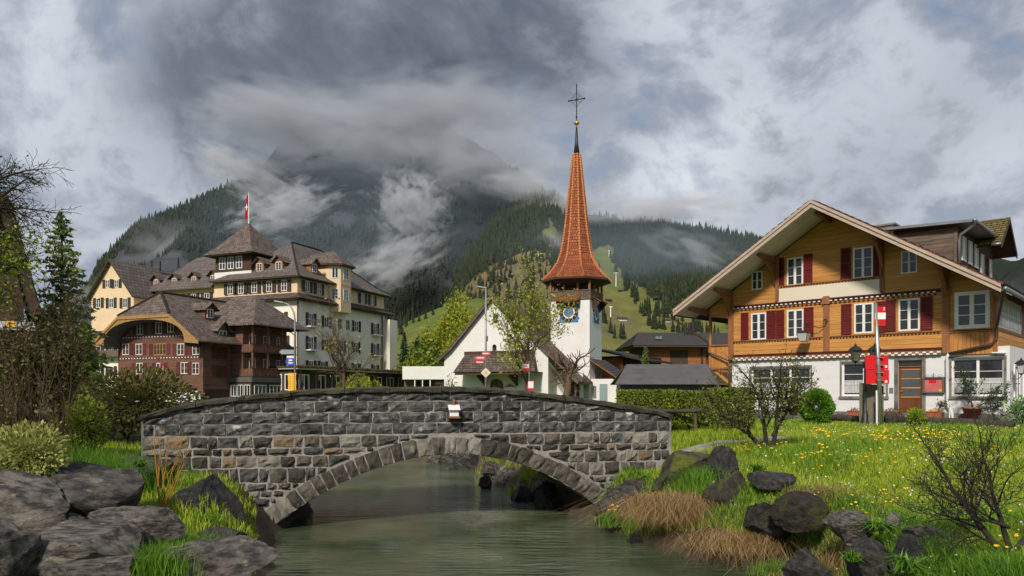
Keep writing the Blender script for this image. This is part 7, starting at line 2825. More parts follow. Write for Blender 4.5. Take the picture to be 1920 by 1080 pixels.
# curved street lamp with signs before the brown chalet
Yl = 62.0
e = empty('street_lamp', (at(553, 735, Yl).x, Yl, GZ))
tag(e, 'tall curved grey street lamp before the brown chalet with blue and yellow signs', 'street lamp')
zt_ = at(553, 600, Yl).z - GZ
pts_ = [(0, 0, 0), (0, 0, zt_), (-.06, 0, zt_ + .55), (-.28, 0, zt_ + 1.05), (-.62, 0, zt_ + 1.35), (-1.05, 0, zt_ + 1.5)]
MB().tube(pts_, [.10, .08, .07, .06, .05, .045], 10).build('pole', M['galvanised'], e, True)
MB().beam((-1.0, 0, zt_ + 1.5), (-1.75, 0, zt_ + 1.62), .2, .1).build('lamp_head', M['galvanised'], e)
z = at(553, 660, Yl).z - GZ
MB().slab([(-1.3, -.12, z), (-1.1, -.12, z - .2), (-.05, -.12, z - .18), (-.05, -.12, z + .18), (-1.1, -.12, z + .2)], (0, .03, 0)).build('direction_sign', M['sign_back'], e)
z = at(553, 678, Yl).z - GZ
MB().slab([(-.78, -.12, z), (-.64, -.12, z - .3), (-.05, -.12, z - .3), (-.05, -.12, z + .3), (-.64, -.12, z + .3)], (0, .03, 0)).build('direction_sign', M['sign_blue'], e)
MB().box(-.5, -.2, -.128, -.121, z + .04, z + .18).box(-.55, -.15, -.128, -.121, z - .16, z - .06).build('sign_lettering', M['sign_white'], e)
for k in range(12):
    z = lerp(at(553, 736, Yl).z - GZ, at(553, 701, Yl).z - GZ, k / 11)
    s = RNG.uniform(-.03, .03)
    MB().box(-.54 + s, -.02, -.14, -.12, z - .063, z + .063).build('hiking_sign', M['sign_yellow'], e)
    MB().box(.02, .14 + s, -.14, -.12, z - .063, z + .063).build('hiking_sign', M['sign_yellow'], e)
# ------------------------------------------------------------------ vegetation
def leaves_mesh(name, C_, size, mat, seed=0, flat=0.0, aspect=.55, jit=.35, up=None):
    """one diamond shaped leaf per centre"""
    g = np.random.default_rng(seed)
    C_ = np.asarray(C_, float).reshape(-1, 3)
    n = len(C_)
    a = g.normal(size=(n, 3))
    if up is not None:
        a = a * .6 + np.asarray(up)
    a[:, 2] *= (1 - flat)
    a /= np.linalg.norm(a, axis=1)[:, None] + 1e-9
    b = g.normal(size=(n, 3))
    b -= (b * a).sum(1)[:, None] * a
    b /= np.linalg.norm(b, axis=1)[:, None] + 1e-9
    s = size * (1 + jit * g.normal(size=n)).clip(.4, 2)[:, None]
    V = np.stack([C_ - a * s * .5, C_ + b * s * .5 * aspect, C_ + a * s * .5, C_ - b * s * .5 * aspect], 1)
    Fc = np.arange(n * 4).reshape(n, 4)
    return np_mesh(name, V, Fc, M[mat] if isinstance(mat, str) else mat)


class Tree:
    """recursive branches; collects tubes and the tips where leaves sit"""
    def __init__(s, seed):
        s.g = random.Random(seed)
        s.mb = MB()
        s.tips = []
        s.all = []

    def branch(s, p, d, L, r, depth, P):
        g = s.g
        p, d = Vector(p), Vector(d).normalized()
        n = P.get('segs', 5) if depth < P['depth'] else max(3, P.get('segs', 5) - 2)
        pts, rad = [p.copy()], [r]
        dd = d.copy()
        for i in range(n):
            w = P['wig'] * (1 + .3 * depth)
            dd = (dd + Vector((g.gauss(0, w), g.gauss(0, w), g.gauss(0, w) + P['trop'] * (1 if depth else .2)))).normalized()
            p = p + dd * (L / n)
            pts.append(p.copy())
            rad.append(max(r * (1 - (1 - P.get('taper', .45)) * (i + 1) / n), P.get('rmin', .004)))
        s.mb.tube(pts, rad, 8 if depth == 0 else (5 if depth == 1 else 3), cap=False)
        if depth >= P['depth']:
            s.tips += pts[1:]
            return
        if depth >= P.get('leaf_from', 9):
            s.all += pts[2:]
        k = P['kids'][min(depth, len(P['kids']) - 1)]
        for c in range(k):
            t = lerp(P.get('start', .35) if depth == 0 else .15, 1.0, (c + g.random() * .8) / k)
            i = min(int(t * n), n - 1)
            q = pts[i].lerp(pts[i + 1], t * n - i)
            ax = (pts[i + 1] - pts[i]).normalized()
            az = g.random() * 6.283
            o = ax.orthogonal().normalized()
            o = (Matrix.Rotation(az, 3, ax) @ o)
            sp = math.radians(g.uniform(*P['spread'][min(depth, len(P['spread']) - 1)]))
            nd = ax * math.cos(sp) + o * math.sin(sp)
            s.branch(q, nd, L * g.uniform(*P['len']) * (1 - .25 * t if depth == 0 else 1), lerp(rad[i], rad[i + 1], .5) * g.uniform(.45, .7), depth + 1, P)
        # leader goes on
        if P.get('leader', True):
            s.branch(pts[-1], dd, L * .6, rad[-1], depth + 1, P)


def jitter(pts, n, sd, seed):
    g = np.random.default_rng(seed)
    A = np.array([tuple(p) for p in pts])
    idx = g.integers(0, len(A), n)
    return A[idx] + g.normal(size=(n, 3)) * sd


def make_tree(name, label, cat, base, P, seed, L, r, d=(0, 0, 1), bark='bark', leaf=None, nleaf=0, lsize=.1, lsd=.06, group=None, stems=None, crown='crown', rest=False):
    e_ = empty(name, base)
    tag(e_, label, cat, group)
    T = Tree(seed)
    if stems:
        for (o_, dd, LL, rr_) in stems:
            T.branch(o_, dd, LL, rr_, 0, P)
    else:
        T.branch((0, 0, -.1), d, L, r, 0, P)
    T.mb.build('branches' if name.endswith('shrub') else 'trunk', M[bark], e_, True)
    if leaf and nleaf:
        o = link_mesh(crown, leaves_mesh(crown, jitter(T.tips + T.all, nleaf, lsd, seed), lsize, leaf, seed), e_)
    return e_, T


# young green tree before the church
b = at(984, 735, 46)
b.z = GZ
P1 = dict(depth=3, kids=[11, 6, 4], spread=[(22, 55), (20, 50), (20, 55)], len=(.52, .72), wig=.07, trop=.10, start=.36, taper=.4)
make_tree('young_tree', 'slender tree with fresh yellow green leaves before the church', 'tree', b, P1, 6, 4.7, .17, d=(.05, 0, 1), bark='bark_mossy', leaf='leaf_spring', nleaf=6000, lsize=.14, lsd=.13)
# pollarded bare tree
b = at(1062, 745, 42)
b.z = GZ
P2 = dict(depth=3, kids=[5, 4, 3], spread=[(25, 60), (30, 70), (30, 60)], len=(.45, .75), wig=.16, trop=.10, start=.3, taper=.6, rmin=.012)
make_tree('pollarded_tree', 'bare knobbly pollarded tree before the church tower', 'tree', b, P2, 9, 2.3, .26, bark='bark_brown')
# thin bare tree before the hotel
b = at(645, 740, 66)
b.z = GZ
P3 = dict(depth=3, kids=[12, 6, 4], spread=[(30, 65), (25, 55), (25, 55)], len=(.45, .65), wig=.07, trop=.08, start=.3, taper=.4, rmin=.012)
make_tree('bare_tree', 'thin nearly bare tree with a few yellow leaves before the hotel', 'tree', b, P3, 15, 5.2, .2, bark='bark_brown', leaf='leaf_spring', nleaf=260, lsize=.2, lsd=.2)
for px, py, Y, s_, lab in ((672, 722, 82, 1.5, 'yellow green bush on the restaurant terrace'), (700, 728, 84, 1.0, 'clipped round bush on the terrace, right one'), (645, 728, 84, 1.0, 'clipped round bush on the terrace, left one')):
    p = at(px, py, Y)
    g = np.random.default_rng(int(px))
    q = g.normal(size=(900, 3))
    q *= (s_ * g.random((900, 1)) ** .3 / np.linalg.norm(q, axis=1)[:, None])
    q[:, 2] *= .9
    tag(link_mesh('terrace_shrub', leaves_mesh('terrace_shrub', q, .25, 'leaf_hedge' if s_ == 1 else 'leaf_spring', px), None, (p.x, p.y, p.z)), lab, 'shrub')


# big leafy trees left of the church
def leafy(label, px, py, Y, hpx, wpx, leaf, seed, n=9000, size=.42):
    b_ = at(px, 735, Y)
    b_.z = GZ
    Ht = at(px, py - hpx, Y).z - GZ
    P = dict(depth=3, kids=[9, 6, 4], spread=[(25, 60), (25, 60), (25, 60)], len=(.5, .7), wig=.08, trop=.06, start=.25, taper=.4, rmin=.03)
    e_, T = make_tree('leafy_tree', label, 'tree', b_, P, seed, Ht * .52, Ht * .022, bark='bark', leaf=leaf, nleaf=n, lsize=size, lsd=Ht * .035)
    w_ = wpx / F * Y
    xs_ = [t.x for t in T.tips]
    k = w_ / (max(xs_) - min(xs_))
    zmax = max(t.z for t in T.tips)
    e_.scale = (k, k, Ht / zmax)
    return e_


leafy('large bright yellow green tree left of the church', 838, 735, 118, 192, 112, 'leaf_yellowgreen', 21, 24000, .5)
leafy('yellow green tree top rising close to the church gable', 866, 735, 104, 150, 84, 'leaf_yellowgreen', 22, 14000, .45)
leafy('dark green leafy tree between hotel and church', 795, 735, 100, 104, 76, 'leaf_hedge', 23, 12000, .45)
leafy('low green tree directly right of the hotel', 762, 735, 108, 92, 64, 'leaf_hedge', 24, 10000, .45)


# conifers with hanging branch tiers
def spruce(label, px, py_top, Y, rpx, seed, mat='needles', base_z=GZ, tiers=26, dens=1.0, lsz=.16, sparse=.0):
    b_ = at(px, 735, Y)
    b_.z = base_z
    Ht = at(px, py_top, Y).z - base_z
    R0 = rpx / F * Y
    e_ = empty('spruce_tree', b_)
    tag(e_, label, 'tree')
    g = random.Random(seed)
    mb = MB()
    mb.tube([(0, 0, -.2), (0, 0, Ht * .5), (0, 0, Ht)], [Ht * .016, Ht * .010, .012], 8)
    pts = []
    for k in range(tiers * 7):
        if g.random() < sparse:
            continue
        t = (k + g.random()) / (tiers * 7)
        z = Ht * (.08 + .90 * t)
        a = k * 2.4 + g.uniform(-.4, .4)
        L = (R0 * (1 - t) ** .8 * g.uniform(.55, 1.12) + .06)
        up = .35 * t
        tip = []
        for i in range(6):
            u = i / 5
            tip.append((math.cos(a) * L * u, math.sin(a) * L * u, z + L * ((.15 + up) * u - .5 * u * u + .12 * u ** 3)))
        mb.tube(tip, [.02 * (1 - .8 * i / 5) * (Ht / 9) for i in range(6)], 3, False)
        for _ in range(int((8 + 60 * L / R0) * dens)):
            u = g.random() ** .75
            i = min(int(u * 5), 4)
            p0 = Vector(tip[i]).lerp(Vector(tip[i + 1]), u * 5 - i)
            s_ = L * .17 * (1.15 - u * .7)
            off = g.gauss(0, s_)
            pts.append((p0.x - math.sin(a) * off, p0.y + math.cos(a) * off, p0.z - abs(g.gauss(0, s_ * .6)) - abs(off) * .25))
    mb.build('trunk', M['bark_dark'], e_)
    link_mesh('crown', leaves_mesh('crown', np.array(pts), lsz, mat, seed, .3, .34), e_)
    return e_


spruce('tall spruce with loose drooping branches left of the hotel', 116, 388, 30, 105, 31, 'needles', dens=1.3, lsz=.22, sparse=.12, tiers=24)
spruce('dark spruce behind the left shrubs below the tall one', 158, 600, 27, 40, 35, 'needles', lsz=.2)
spruce('small conifer before the wooden houses behind the hedge', 1210, 648, 66, 22, 32, 'needles', tiers=14, lsz=.22)
spruce('dark conifer in the tree group right of the hotel', 758, 622, 110, 24, 33, 'needles_pine', tiers=18, lsz=.42)
spruce('second dark conifer in the tree group right of the hotel', 782, 632, 104, 22, 34, 'needles_pine', tiers=18, lsz=.4)

# branches reaching in from the left edge
b = at(-70, 470, 12.5)
P4 = dict(depth=3, kids=[7, 5, 4], spread=[(20, 50), (20, 50), (20, 60)], len=(.5, .72), wig=.09, trop=-.03, start=.15, taper=.4, rmin=.004, segs=6, leaf_from=2)
e, T = make_tree('overhanging_tree', 'nearly bare tree reaching into the sky from the left edge', 'tree', (b.x, b.y, gzs(b.x, b.y)), P4, 44, 1.0, .09, bark='bark_dark', leaf='leaf_bud', nleaf=700, lsize=.05, lsd=.03,
                 stems=[((0, 0, 4.0), (.60, .1, .70), .95, .05), ((0, 0, 4.4), (.85, .1, .25), .9, .04), ((0, 0, 3.9), (.9, -.1, .15), .95, .045), ((0, 0, 4.8), (.8, .2, .1), .85, .04), ((0, 0, 3.2), (.9, 0, .15), .9, .04)])
MB().tube([(-.1, 0, -.2), (-.05, 0, 2.5), (0, 0, 5.2)], [.14, .1, .05], 9).build('stem', M['bark_dark'], e)
link_mesh('spring_leaves', leaves_mesh('spring_leaves', jitter([t for t in T.tips if t.z < 4.0], 900, .10, 3), .065, 'leaf_bright', 8), e)

# dense dark clipped tree at the left with many stems
b = at(62, 840, 13.0)
b.z = gzs(b.x, b.y) - .1
P5 = dict(depth=3, kids=[8, 6, 5], spread=[(12, 38), (30, 70), (30, 80)], len=(.34, .52), wig=.10, trop=.03, start=.5, taper=.5, rmin=.005)
st = [((x, y, 0), (x * .22, y * .3, 1), L * 1.3, .05) for x, y, L in ((-.5, 0, 1.25), (-.2, .3, 1.4), (.05, -.2, 1.45), (.3, .2, 1.4), (.5, -.1, 1.25), (.0, .4, 1.4), (-.35, -.3, 1.3))]
make_tree('dark_shrub', 'dense dark twiggy shrub with many stems at the left', 'shrub', b, P5, 51, 0, 0, bark='bark_brown', leaf='leaf_dark', nleaf=9500, lsize=.06, lsd=.08, stems=st)
b = at(30, 850, 11.6)
b.z = gzs(b.x, b.y) - .1
P6 = dict(depth=2, kids=[6, 4], spread=[(8, 28), (15, 45)], len=(.4, .65), wig=.06, trop=.05, start=.25, taper=.4, rmin=.004)
st = [((RNG.uniform(-.9, .7), RNG.uniform(-.4, .5), 0), (RNG.uniform(-.18, .18), RNG.uniform(-.1, .1), 1), RNG.uniform(.8, 1.3), .022) for _ in range(26)]
make_tree('stem_shrub', 'thicket of bare brown upright stems at the left edge', 'shrub', b, P6, 52, 0, 0, bark='bark_brown', leaf='leaf_bud', nleaf=900, lsize=.05, lsd=.05, stems=st)


def dome_bush(name, label, px, py_base, Y, wpx, hpx, leaf, seed, n, size, bark='bark_dark', stem=0.0, depth=1.0, squash=2.2, core=.55, z=None, cat='shrub', twig=True):
    """clipped bush: leaves thick near the surface, twigs inside"""
    b_ = at(px, py_base, Y)
    b_.z = z if z is not None else gzs(b_.x, b_.y)
    k = Y / F
    W, Hh = wpx * k / 2, hpx * k
    g = np.random.default_rng(seed)
    q = g.normal(size=(n, 3))
    q /= np.linalg.norm(q, axis=1)[:, None]
    rad = 1 - g.random((n, 1)) ** 1.6 * core
    lump = 1 + .10 * fbm(q * 2.2 + seed, 3, seed)[:, None]
    if squash > 4:
        q = g.random((n, 3)) * 2 - 1
        f_ = g.integers(0, 3, n)
        sel = g.random(n) < .75
        q[np.arange(n)[sel], f_[sel]] = np.sign(q[np.arange(n)[sel], f_[sel]]) * (1 - g.random(sel.sum()) ** 1.5 * .25)
        lump = 1 + .05 * fbm(q * 3 + seed, 3, seed)[:, None]
        rad = 1
    else:
        q = np.sign(q) * np.abs(q) ** (2 / squash)
    q = q * rad * lump
    q = q * np.array((W, W * depth, (Hh - stem) / 2)) + np.array((0, 0, stem + (Hh - stem) / 2))
    e_ = empty(name, b_)
    tag(e_, label, cat)
    P = dict(depth=2, kids=[7, 5], spread=[(20, 60), (25, 70)], len=(.45, .7), wig=.1, trop=.02, start=.2, taper=.45, rmin=.004)
    T_ = Tree(seed)
    for i in range(4 if twig else 1):
        a = i * 1.57 + seed
        T_.branch((W * .12 * math.cos(a), W * .12 * math.sin(a), -.05), (.45 * math.cos(a), .45 * depth * math.sin(a), 1), Hh * .5, max(Hh * .022, .012), 0, P)
    T_.mb.build('branches', M[bark], e_, True)
    link_mesh('foliage', leaves_mesh('foliage', q, size, leaf, seed), e_)
    return e_


dome_bush('round_tree', 'round dark clipped tree left of the bridge before the brown chalet', 258, 800, 18.5, 225, 150, 'leaf_dark', 61, 11000, .085, stem=.35, core=.9, cat='tree')
dome_bush('green_shrub', 'yellow green patch of shrub left of the round dark tree', 150, 800, 15.5, 100, 110, 'leaf_hedge', 62, 3500, .07, core=.9)
dome_bush('bright_shrub', 'bright yellow green dome shaped bush behind the left bridge end', 412, 768, 22, 116, 52, 'leaf_bright', 63, 5000, .075)
dome_bush('box_bush', 'bright green ball shaped box bush before the white chalet wall', 1530, 806, 25, 66, 66, 'leaf_box', 64, 16000, .06, squash=2.0, core=.6)
dome_bush('small_shrub', 'small bright green shrub on the lawn before the chalet door', 1718, 803, 22.8, 34, 36, 'leaf_bright', 65, 1100, .06, core=.8)
dome_bush('pale_shrub', 'shrub with pale variegated leaves above the left boulders', 50, 905, 10.6, 150, 125, 'leaf_pale', 66, 3800, .06, core=.95, depth=.6, z=1.35)
dome_bush('twiggy_shrub', 'low twiggy greenish shrub before the grey shed roof', 1300, 722, 32, 100, 36, 'leaf_bud', 67, 900, .07, core=.95)
dome_bush('twiggy_shrub', 'thin creeper shrub at the left corner of the church', 847, 740, 64, 26, 60, 'leaf_bud', 68, 220, .16, core=.95)
dome_bush('side_shrub', 'dark leafy shrub at the right picture edge beside the chalet corner', 1915, 800, 23, 60, 60, 'leaf_box', 69, 900, .07, core=.9)
# clipped hedge in three runs
for i, (px, wpx, Y) in enumerate(((1215, 110, 23.2), (1300, 110, 22.4), (1372, 74, 21.2))):
    lab = ['left run of the clipped hedge beside the bridge end', 'middle run of the clipped hedge before the grey roof', 'right run of the clipped hedge next to the chalet corner'][i]
    dome_bush('hedge', lab, px, 790, Y, wpx, 74 if i < 2 else 84, 'leaf_hedge', 70 + i, 15000 if i < 2 else 11000, .07, stem=.2, depth=.6, squash=5.5, core=.45, z=GZ - .1, cat='hedge')
# little plants in the pots
for i, e_ in enumerate(POTS):
    g = np.random.default_rng(i)
    if i == 5:
        P7 = dict(depth=2, kids=[7, 5], spread=[(30, 75), (25, 60)], len=(.5, .8), wig=.1, trop=.05, start=.15, taper=.5, rmin=.008)
        T = Tree(5)
        T.branch((0, 0, .4), (.1, 0, 1), .95, .04, 0, P7)
        T.branch((0, 0, .4), (.9, 0, .6), .9, .03, 0, P7)
        T.mb.build('stem', M['bark'], e_)
        link_mesh('foliage', leaves_mesh('foliage', jitter([t for t in T.tips], 1700, .05, 4), .10, 'needles_pine', 4, aspect=.3), e_)
        e_['category'] = 'potted plant'
    elif i == 4:
        T = Tree(3)
        T.branch((.1, 0, .25), (.2, 0, 1), .35, .02, 0, dict(depth=1, kids=[4], spread=[(40, 70)], len=(.5, .8), wig=.1, trop=.02, taper=.5, rmin=.006))
        T.mb.build('stem', M['bark_dark'], e_)
        q = jitter(T.tips, 260, .07, 5)
        q[:, 2] = q[:, 2] * .8 + .12
        link_mesh('foliage', leaves_mesh('foliage', q, .07, 'leaf_dark', 5), e_)
        q = g.normal(size=(120, 3)) * np.array((.12, .05, .03)) + np.array((-.05, 0, .32))
        link_mesh('yellow_flowers', leaves_mesh('yellow_flowers', q, .06, 'dandelion', 6), e_)
    else:
        q = g.normal(size=(90, 3)) * np.array((.12, .06, .04)) + np.array((0, 0, .32))
        link_mesh('foliage', leaves_mesh('foliage', q, .06, 'leaf_bud', i), e_)

# small sprouting tree on the lawn and the bare foreground shrub
b = at(1440, 848, 16.4)
b.z = gzs(b.x, b.y) - .05
P8 = dict(depth=3, kids=[6, 5, 4], spread=[(15, 45), (25, 65), (30, 75)], len=(.45, .68), wig=.10, trop=.05, start=.3, taper=.5, rmin=.005)
st = [((-.1, 0, 0), (-.55, 0, 1), 1.05, .055), ((0, .05, 0), (-.15, .1, 1), 1.2, .06), ((.05, 0, 0), (.22, -.1, 1), 1.2, .06), ((.1, 0, .35), (.7, 0, 1), 1.0, .045)]
make_tree('small_tree', 'small multi stemmed tree with sprouting dark leaves before the white wall', 'tree', b, P8, 81, 0, 0, bark='bark_dark', leaf='leaf_bud', nleaf=3800, lsize=.055, lsd=.045, stems=st)
b = at(1893, 1015, 7.4)
b.z = gzs(b.x, b.y) - .05
P9 = dict(depth=3, kids=[7, 5, 4], spread=[(25, 60), (25, 65), (30, 70)], len=(.5, .72), wig=.11, trop=.06, start=.25, taper=.45, rmin=.0022)
st = [((0, 0, 0), (-.62, .1, 1), .62, .028), ((0, 0, .1), (-.2, .1, 1), .55, .022), ((.05, 0, .1), (.5, 0, 1), .5, .02), ((0, 0, .25), (-1, .0, .55), .5, .012)]
make_tree('bare_shrub', 'bare dark branched shrub in the right foreground', 'shrub', b, P9, 83, 0, 0, bark='bark_dark', leaf='leaf_bud', nleaf=160, lsize=.022, lsd=.01, stems=st)[0].scale = (1.4, 1.4, 1.4)
# orange yellow twigs at the left bridge end
b = at(303, 955, 11.0)
b.z = gzs(b.x, b.y)
T = Tree(7)
for k in range(7):
    T.branch((RNG.uniform(-.05, .05), 0, 0), (RNG.uniform(-.18, .42), 0, 1), RNG.uniform(.7, 1.25), .011, 0, dict(depth=1, kids=[3], spread=[(10, 30)], len=(.2, .4), wig=.03, trop=.02, taper=.5, rmin=.004, leader=False))
o = T.mb.build('yellow_twigs', M['twig_yellow'], None, True, b)
tag(o, 'bundle of leafless orange yellow twigs before the left bridge end', 'twigs')


# ------------------------------------------------------------------ grass
def blades(name, pos, h, wdt, mat, seed, lean=.35, dirv=None, curl=.5):
    """one bent blade per position"""
    g = np.random.default_rng(seed)
    pos = np.asarray(pos, float)
    n = len(pos)
    h = (np.asarray(h) * np.ones(n) * g.uniform(.55, 1.25, n))[:, None]
    a = g.random(n) * 6.283
    side = np.stack([np.cos(a), np.sin(a), 0 * a], -1) * (wdt * g.uniform(.6, 1.3, n))[:, None] * .5
    l = g.normal(size=(n, 3)) * lean
    l[:, 2] = 0
    if dirv is not None:
        l = l + np.asarray(dirv)
    mid = pos + np.array((0, 0, 1.0)) * h * .55 + l * h * .3
    tip = pos + np.array((0, 0, 1.0)) * h * (1 - curl * np.linalg.norm(l, axis=1)[:, None].clip(0, 1.6)) + l * h
    V = np.stack([pos - side, pos + side, mid + side * .7, mid - side * .7, tip], 1)
    i = np.arange(n)[:, None] * 5
    Fc = np.concatenate([i + np.array([[0, 1, 2]]), i + np.array([[0, 2, 3]]), i + np.array([[3, 2, 4]])], 0)
    return np_mesh(name, V, Fc, M[mat])


def on_ground(x, y, dz=-.01):
    return np.stack([x, y, ground_z(x, y) + dz], -1)


PATH = [(3.0, 17.6), (5.1, 18.6), (7.0, 19.4), (7.3, 18.8), (5.5, 17.5), (3.2, 16.4)]
ROAD = [(6, 33), (9.5, 33.5), (15.5, 26.5), (19, 22.5), (30, 14), (45, 14), (45, 40), (-60, 80), (-60, 36.5)]


def lawn_points(n, Y0, Y1, px0, px1, pw=1.0):
    Y = Y0 + (Y1 - Y0) * NR.random(n) ** pw
    x = (NR.uniform(px0, px1, n) - 960) / F * Y
    d = dist_poly(x, Y, RIVER)
    ok = ~in_poly(x, Y, RIVER) & ~in_poly(x, Y, PATH) & ~in_poly(x, Y, ROAD) & (d > .12)
    return x[ok], Y[ok], d[ok]


def lawn(name, label, n, Y0, Y1, px0, px1, h, wd, seed, pw=1.0, mat='grass', keep=None):
    x, y, d = lawn_points(n, Y0, Y1, px0, px1, pw)
    if keep is not None:
        k = keep(x, y, d)
        x, y = x[k], y[k]
    nz = fbm(np.stack([x * .6, y * .6, 0 * x], -1), 3, 3)
    hh = h * (1 + .55 * nz).clip(.4, 2)
    o = link_mesh(name, blades(name, on_ground(x, y), hh, wd, mat, seed))
    tag(o, label, 'grass', kind='stuff')


lawn('grass', 'short bright grass of the lawn in the right foreground', 62000, 6, 12, 1180, 1990, .12, .010, 1, 1.1)
lawn('grass', 'bright lawn grass before the chalet', 95000, 11.5, 28, 1150, 1980, .13, .016, 2, 1.1)
lawn('grass', 'grass strip beyond the bridge below the hedge', 26000, 16, 25, 960, 1420, .24, .02, 3, 1.0, 'grass', lambda x, y, d: d > .3)
lawn('grass', 'grass on the left bank behind the boulders', 26000, 10.5, 24, -40, 480, .16, .015, 4, 1.2)
lawn('grass', 'grass on the far bank seen through the arch', 26000, 17, 34, 700, 1120, .22, .018, 5, 1.0, 'grass_tall', lambda x, y, d: (d < 5) & (d > .35))
lawn('grass', 'darker clumps of longer grass in the lawn', 60000, 6.5, 26, 1180, 1980, .20, .014, 7, 1.1, 'grass_tall', lambda x, y, d: fbm(np.stack([x * .9, y * .9, 0 * x], -1), 3, 12) > .28)
x_, y_, _d = lawn_points(2600, 7, 24, 1250, 1960, 1.1)
o = link_mesh('daisies', leaves_mesh('daisies', on_ground(x_, y_, .11), .022, 'flower_white', 3, .5, .9))
tag(o, 'tiny white daisies sprinkled over the lawn', 'flowers', kind='stuff')
sx_, sy_, sd_ = lawn_points(60000, 6, 16, 1120, 1960)
k_ = sd_ < 1.1
o = link_mesh('grass', blades('grass', on_ground(sx_[k_], sy_[k_]), .26, .012, 'grass_tall', 6, .5))
tag(o, 'longer ragged grass along the right river bank', 'grass', kind='stuff')


def tuft(label, px, py, Y, rad, n, h, wd, mat, seed, lean=.6, dirv=None, z=None, curl=.5, sy=.7):
    b_ = at(px, py, Y)
    g = np.random.default_rng(seed)
    p = g.normal(size=(n, 3)) * np.array((rad, rad * sy, 0))
    zz_ = ground_z(b_.x + p[:, 0], b_.y + p[:, 1]) if z is None else np.full(n, z)
    p[:, 2] = np.maximum(zz_, .02) - .02
    p[:, 0] += b_.x
    p[:, 1] += b_.y
    o = link_mesh('grass_tuft', blades('grass_tuft', p, h, wd, mat, seed, lean, dirv, curl))
    tag(o, label, 'grass', kind='stuff')
    return o


tuft('tall green grass mound above the left boulders', 205, 850, 12.0, .45, 3600, .62, .012, 'grass_tall', 11, .45)
tuft('tall green grass between pale shrub and grass mound', 130, 840, 12.6, .4, 1800, .5, .012, 'grass_tall', 12, .45)
tuft('fresh green grass clump growing between the lower left boulders', 285, 1070, 8.9, .22, 1300, .42, .009, 'grass_tall', 13, .4, z=.55)
tuft('green grass beside the bridge foot on the left', 355, 1040, 9.8, .25, 900, .36, .009, 'grass_tall', 14, .4, z=.55)
tuft('big brown dry grass tussock hanging over the water', 1265, 955, 13.0, .36, 3000, .62, .009, 'grass_dry', 15, .75, (-.35, -.6, 0), .55, .7)
tuft('dry straw coloured grass along the waterline', 1400, 1010, 11.6, .40, 1900, .42, .009, 'grass_dry', 16, .75, (-.3, -.6, 0), .30, .8)
tuft('dry grass above the waterline stones on the right', 1545, 1005, 10.2, .30, 1300, .40, .008, 'grass_dry', 17, .5, (-.2, -.6, 0), None, .8)
tuft('greenish brown grass on top of the dry tussock', 1290, 915, 13.6, .35, 1500, .45, .010, 'grass_tall', 18, .5)
tuft('green grass below the pale springer at the right bridge foot', 1165, 975, 14.3, .22, 700, .36, .010, 'grass_tall', 19, .5, z=.15)
tuft('long dark green grass in the bottom right corner', 1850, 1085, 6.6, .30, 1500, .46, .010, 'grass_tall', 20, .6)
tuft('green grass at the waterline below the dry grass', 1460, 1040, 10.6, .18, 600, .26, .009, 'grass_tall', 21, .5, z=.1)
for i_, (px_, py_, Y_) in enumerate(((1000, 885, 22.0), (955, 872, 25.0), (1025, 900, 19.8), (900, 866, 27.5), (810, 860, 31.0))):
    tuft(['bright grass on the bank seen under the arch right of the slab', 'bright grass on the bank seen through the arch crown', 'bright grass close behind the right abutment', 'grass between the far boulders through the arch', 'grass at the far bend of the river'][i_], px_, py_, Y_, .45, 1300, .34, .018, 'grass', 40 + i_, .5)
tuft('dry grass over the mossy boulder of the lawn edge', 1520, 905, 11.6, .3, 700, .3, .009, 'grass_dry', 22, .7, (0, -.4, 0))


# dandelions and other flowers: each a stalk with a round yellow head
hd = MB()
hd.lathe([(.004, -.006), (.016, -.004), (.021, .004), (.014, .011), (.003, .014)], 9)
head_me = hd.mesh('dandelion')
head_me.materials.append(M['dandelion'])
stalk = MB().tube([(0, 0, -.16), (.004, 0, -.07), (0, 0, -.005)], .0022, 4).mesh('stalk')
stalk.materials.append(M['grass_tall'])


def flower(label, group, x, y, h, s, z=None):
    o = link_mesh('dandelion', head_me, None, (x, y, (gzs(x, y) if z is None else z) + h), RNG.random() * 6, (s, s, s))
    o.rotation_euler = (RNG.uniform(-.1, .6), RNG.uniform(-.3, .3), RNG.random() * 6)
    tag(o, label, 'flower', group)
    link_mesh('stalk', stalk, o)


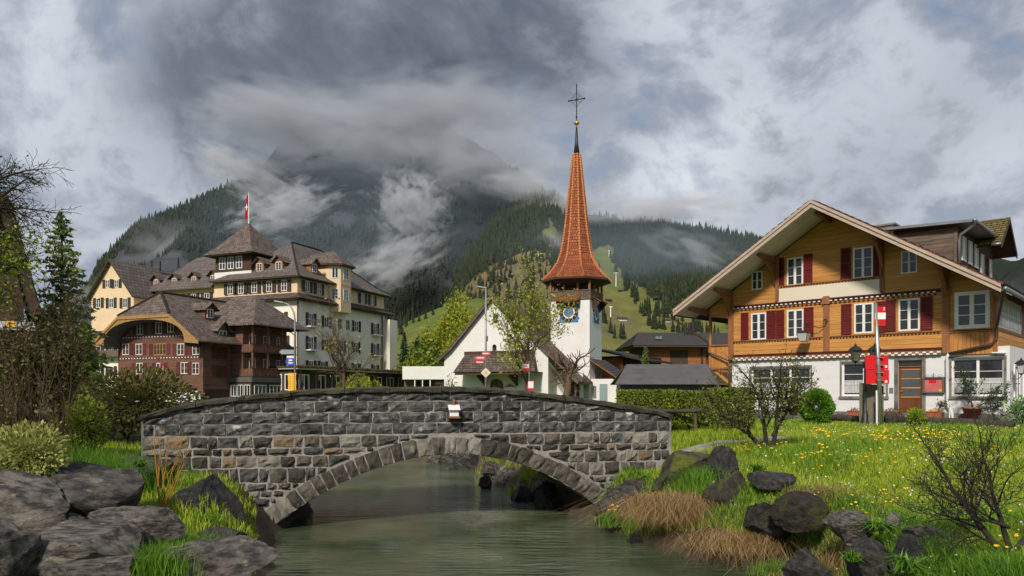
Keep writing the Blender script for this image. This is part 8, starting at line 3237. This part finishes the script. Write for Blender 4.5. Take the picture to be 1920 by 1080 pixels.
cnt = 0
zones = [((1500, 1800, 812, 836), 95, 'yellow dandelion in the dense patch before the chalet log', 'dandelions by the log', 1.5), ((1300, 1560, 815, 870), 40, 'yellow dandelion on the lawn around the small tree', 'dandelions round the small tree', 1.3),
         ((1480, 1900, 836, 900), 60, 'yellow dandelion in the middle of the lawn', 'dandelions in mid lawn', 1.15), ((1560, 1900, 900, 1000), 22, 'yellow dandelion on the near lawn', 'dandelions on the near lawn', 1.0),
         ((1270, 1400, 785, 812), 26, 'yellow dandelion in the grass below the hedge', 'dandelions below the hedge', 1.5), ((1830, 1915, 990, 1065), 7, 'large yellow dandelion in the bottom right corner grass', 'dandelions bottom right', 1.15)]
for (x0, x1, y0, y1), n, lab, grp, s in zones:
    made = 0
    while made < n:
        p = ground_at(RNG.uniform(x0, x1), RNG.uniform(y0, y1))
        if fbm(np.array([[p.x * .55, p.y * .55, 0]]), 2, 31)[0] < RNG.uniform(-.35, .5):
            continue
        made += 1
        if in_poly(np.array([p.x]), np.array([p.y]), PATH)[0] or in_poly(np.array([p.x]), np.array([p.y]), ROAD)[0]:
            continue
        flower(lab, grp, p.x, p.y, RNG.uniform(.10, .17), s * RNG.uniform(.8, 1.25))
for k in range(11):
    p = at(RNG.uniform(1140, 1195), RNG.uniform(945, 985), 14.2)
    flower('yellow flower in the plant at the right bridge foot', 'flowers at the bridge foot', p.x, p.y, 0, 1.6, p.z)
# broad leaved weeds on the banks
for i, (px, py, Y, s_, lab) in enumerate(((1645, 990, 9.2, .22, 'broad leaved weed between the slab and the white stone'), (1420, 880, 12.8, .2, 'green weed below the small tree on the bank'), (1700, 1060, 7.6, .22, 'tall green weed at the bottom beside the pointed boulder'),
                                          (385, 975, 11.0, .2, 'fresh green weed at the foot of the left bridge end'), (262, 870, 11.6, .16, 'green weed hanging over the dark left stone'), (1165, 965, 14.2, .2, 'leafy plant with yellow flowers at the right bridge foot'),
                                          (1045, 928, 18.4, .22, 'fresh green weed under the vault'), (1600, 1045, 8.4, .14, 'green weed left of the pointed boulder'))):
    p = at(px, py, Y)
    g = np.random.default_rng(i + 90)
    q = g.normal(size=(90, 3)) * np.array((s_ * .18, s_ * .14, 0))
    tag(link_mesh('weed', blades('weed', q, s_ * 1.1, s_ * .16, 'grass_tall', i, .9, None, .5), None, (p.x, p.y, p.z - s_ * .3)), lab, 'plant')
# vine on the restaurant roof and creeper
q = NR.random((2200, 3)) * np.array((26, 2.2, .35)) + np.array((0, -1.0, 3.85))
link_mesh('vine', leaves_mesh('vine', q, .22, 'leaf_dark', 3), R_)
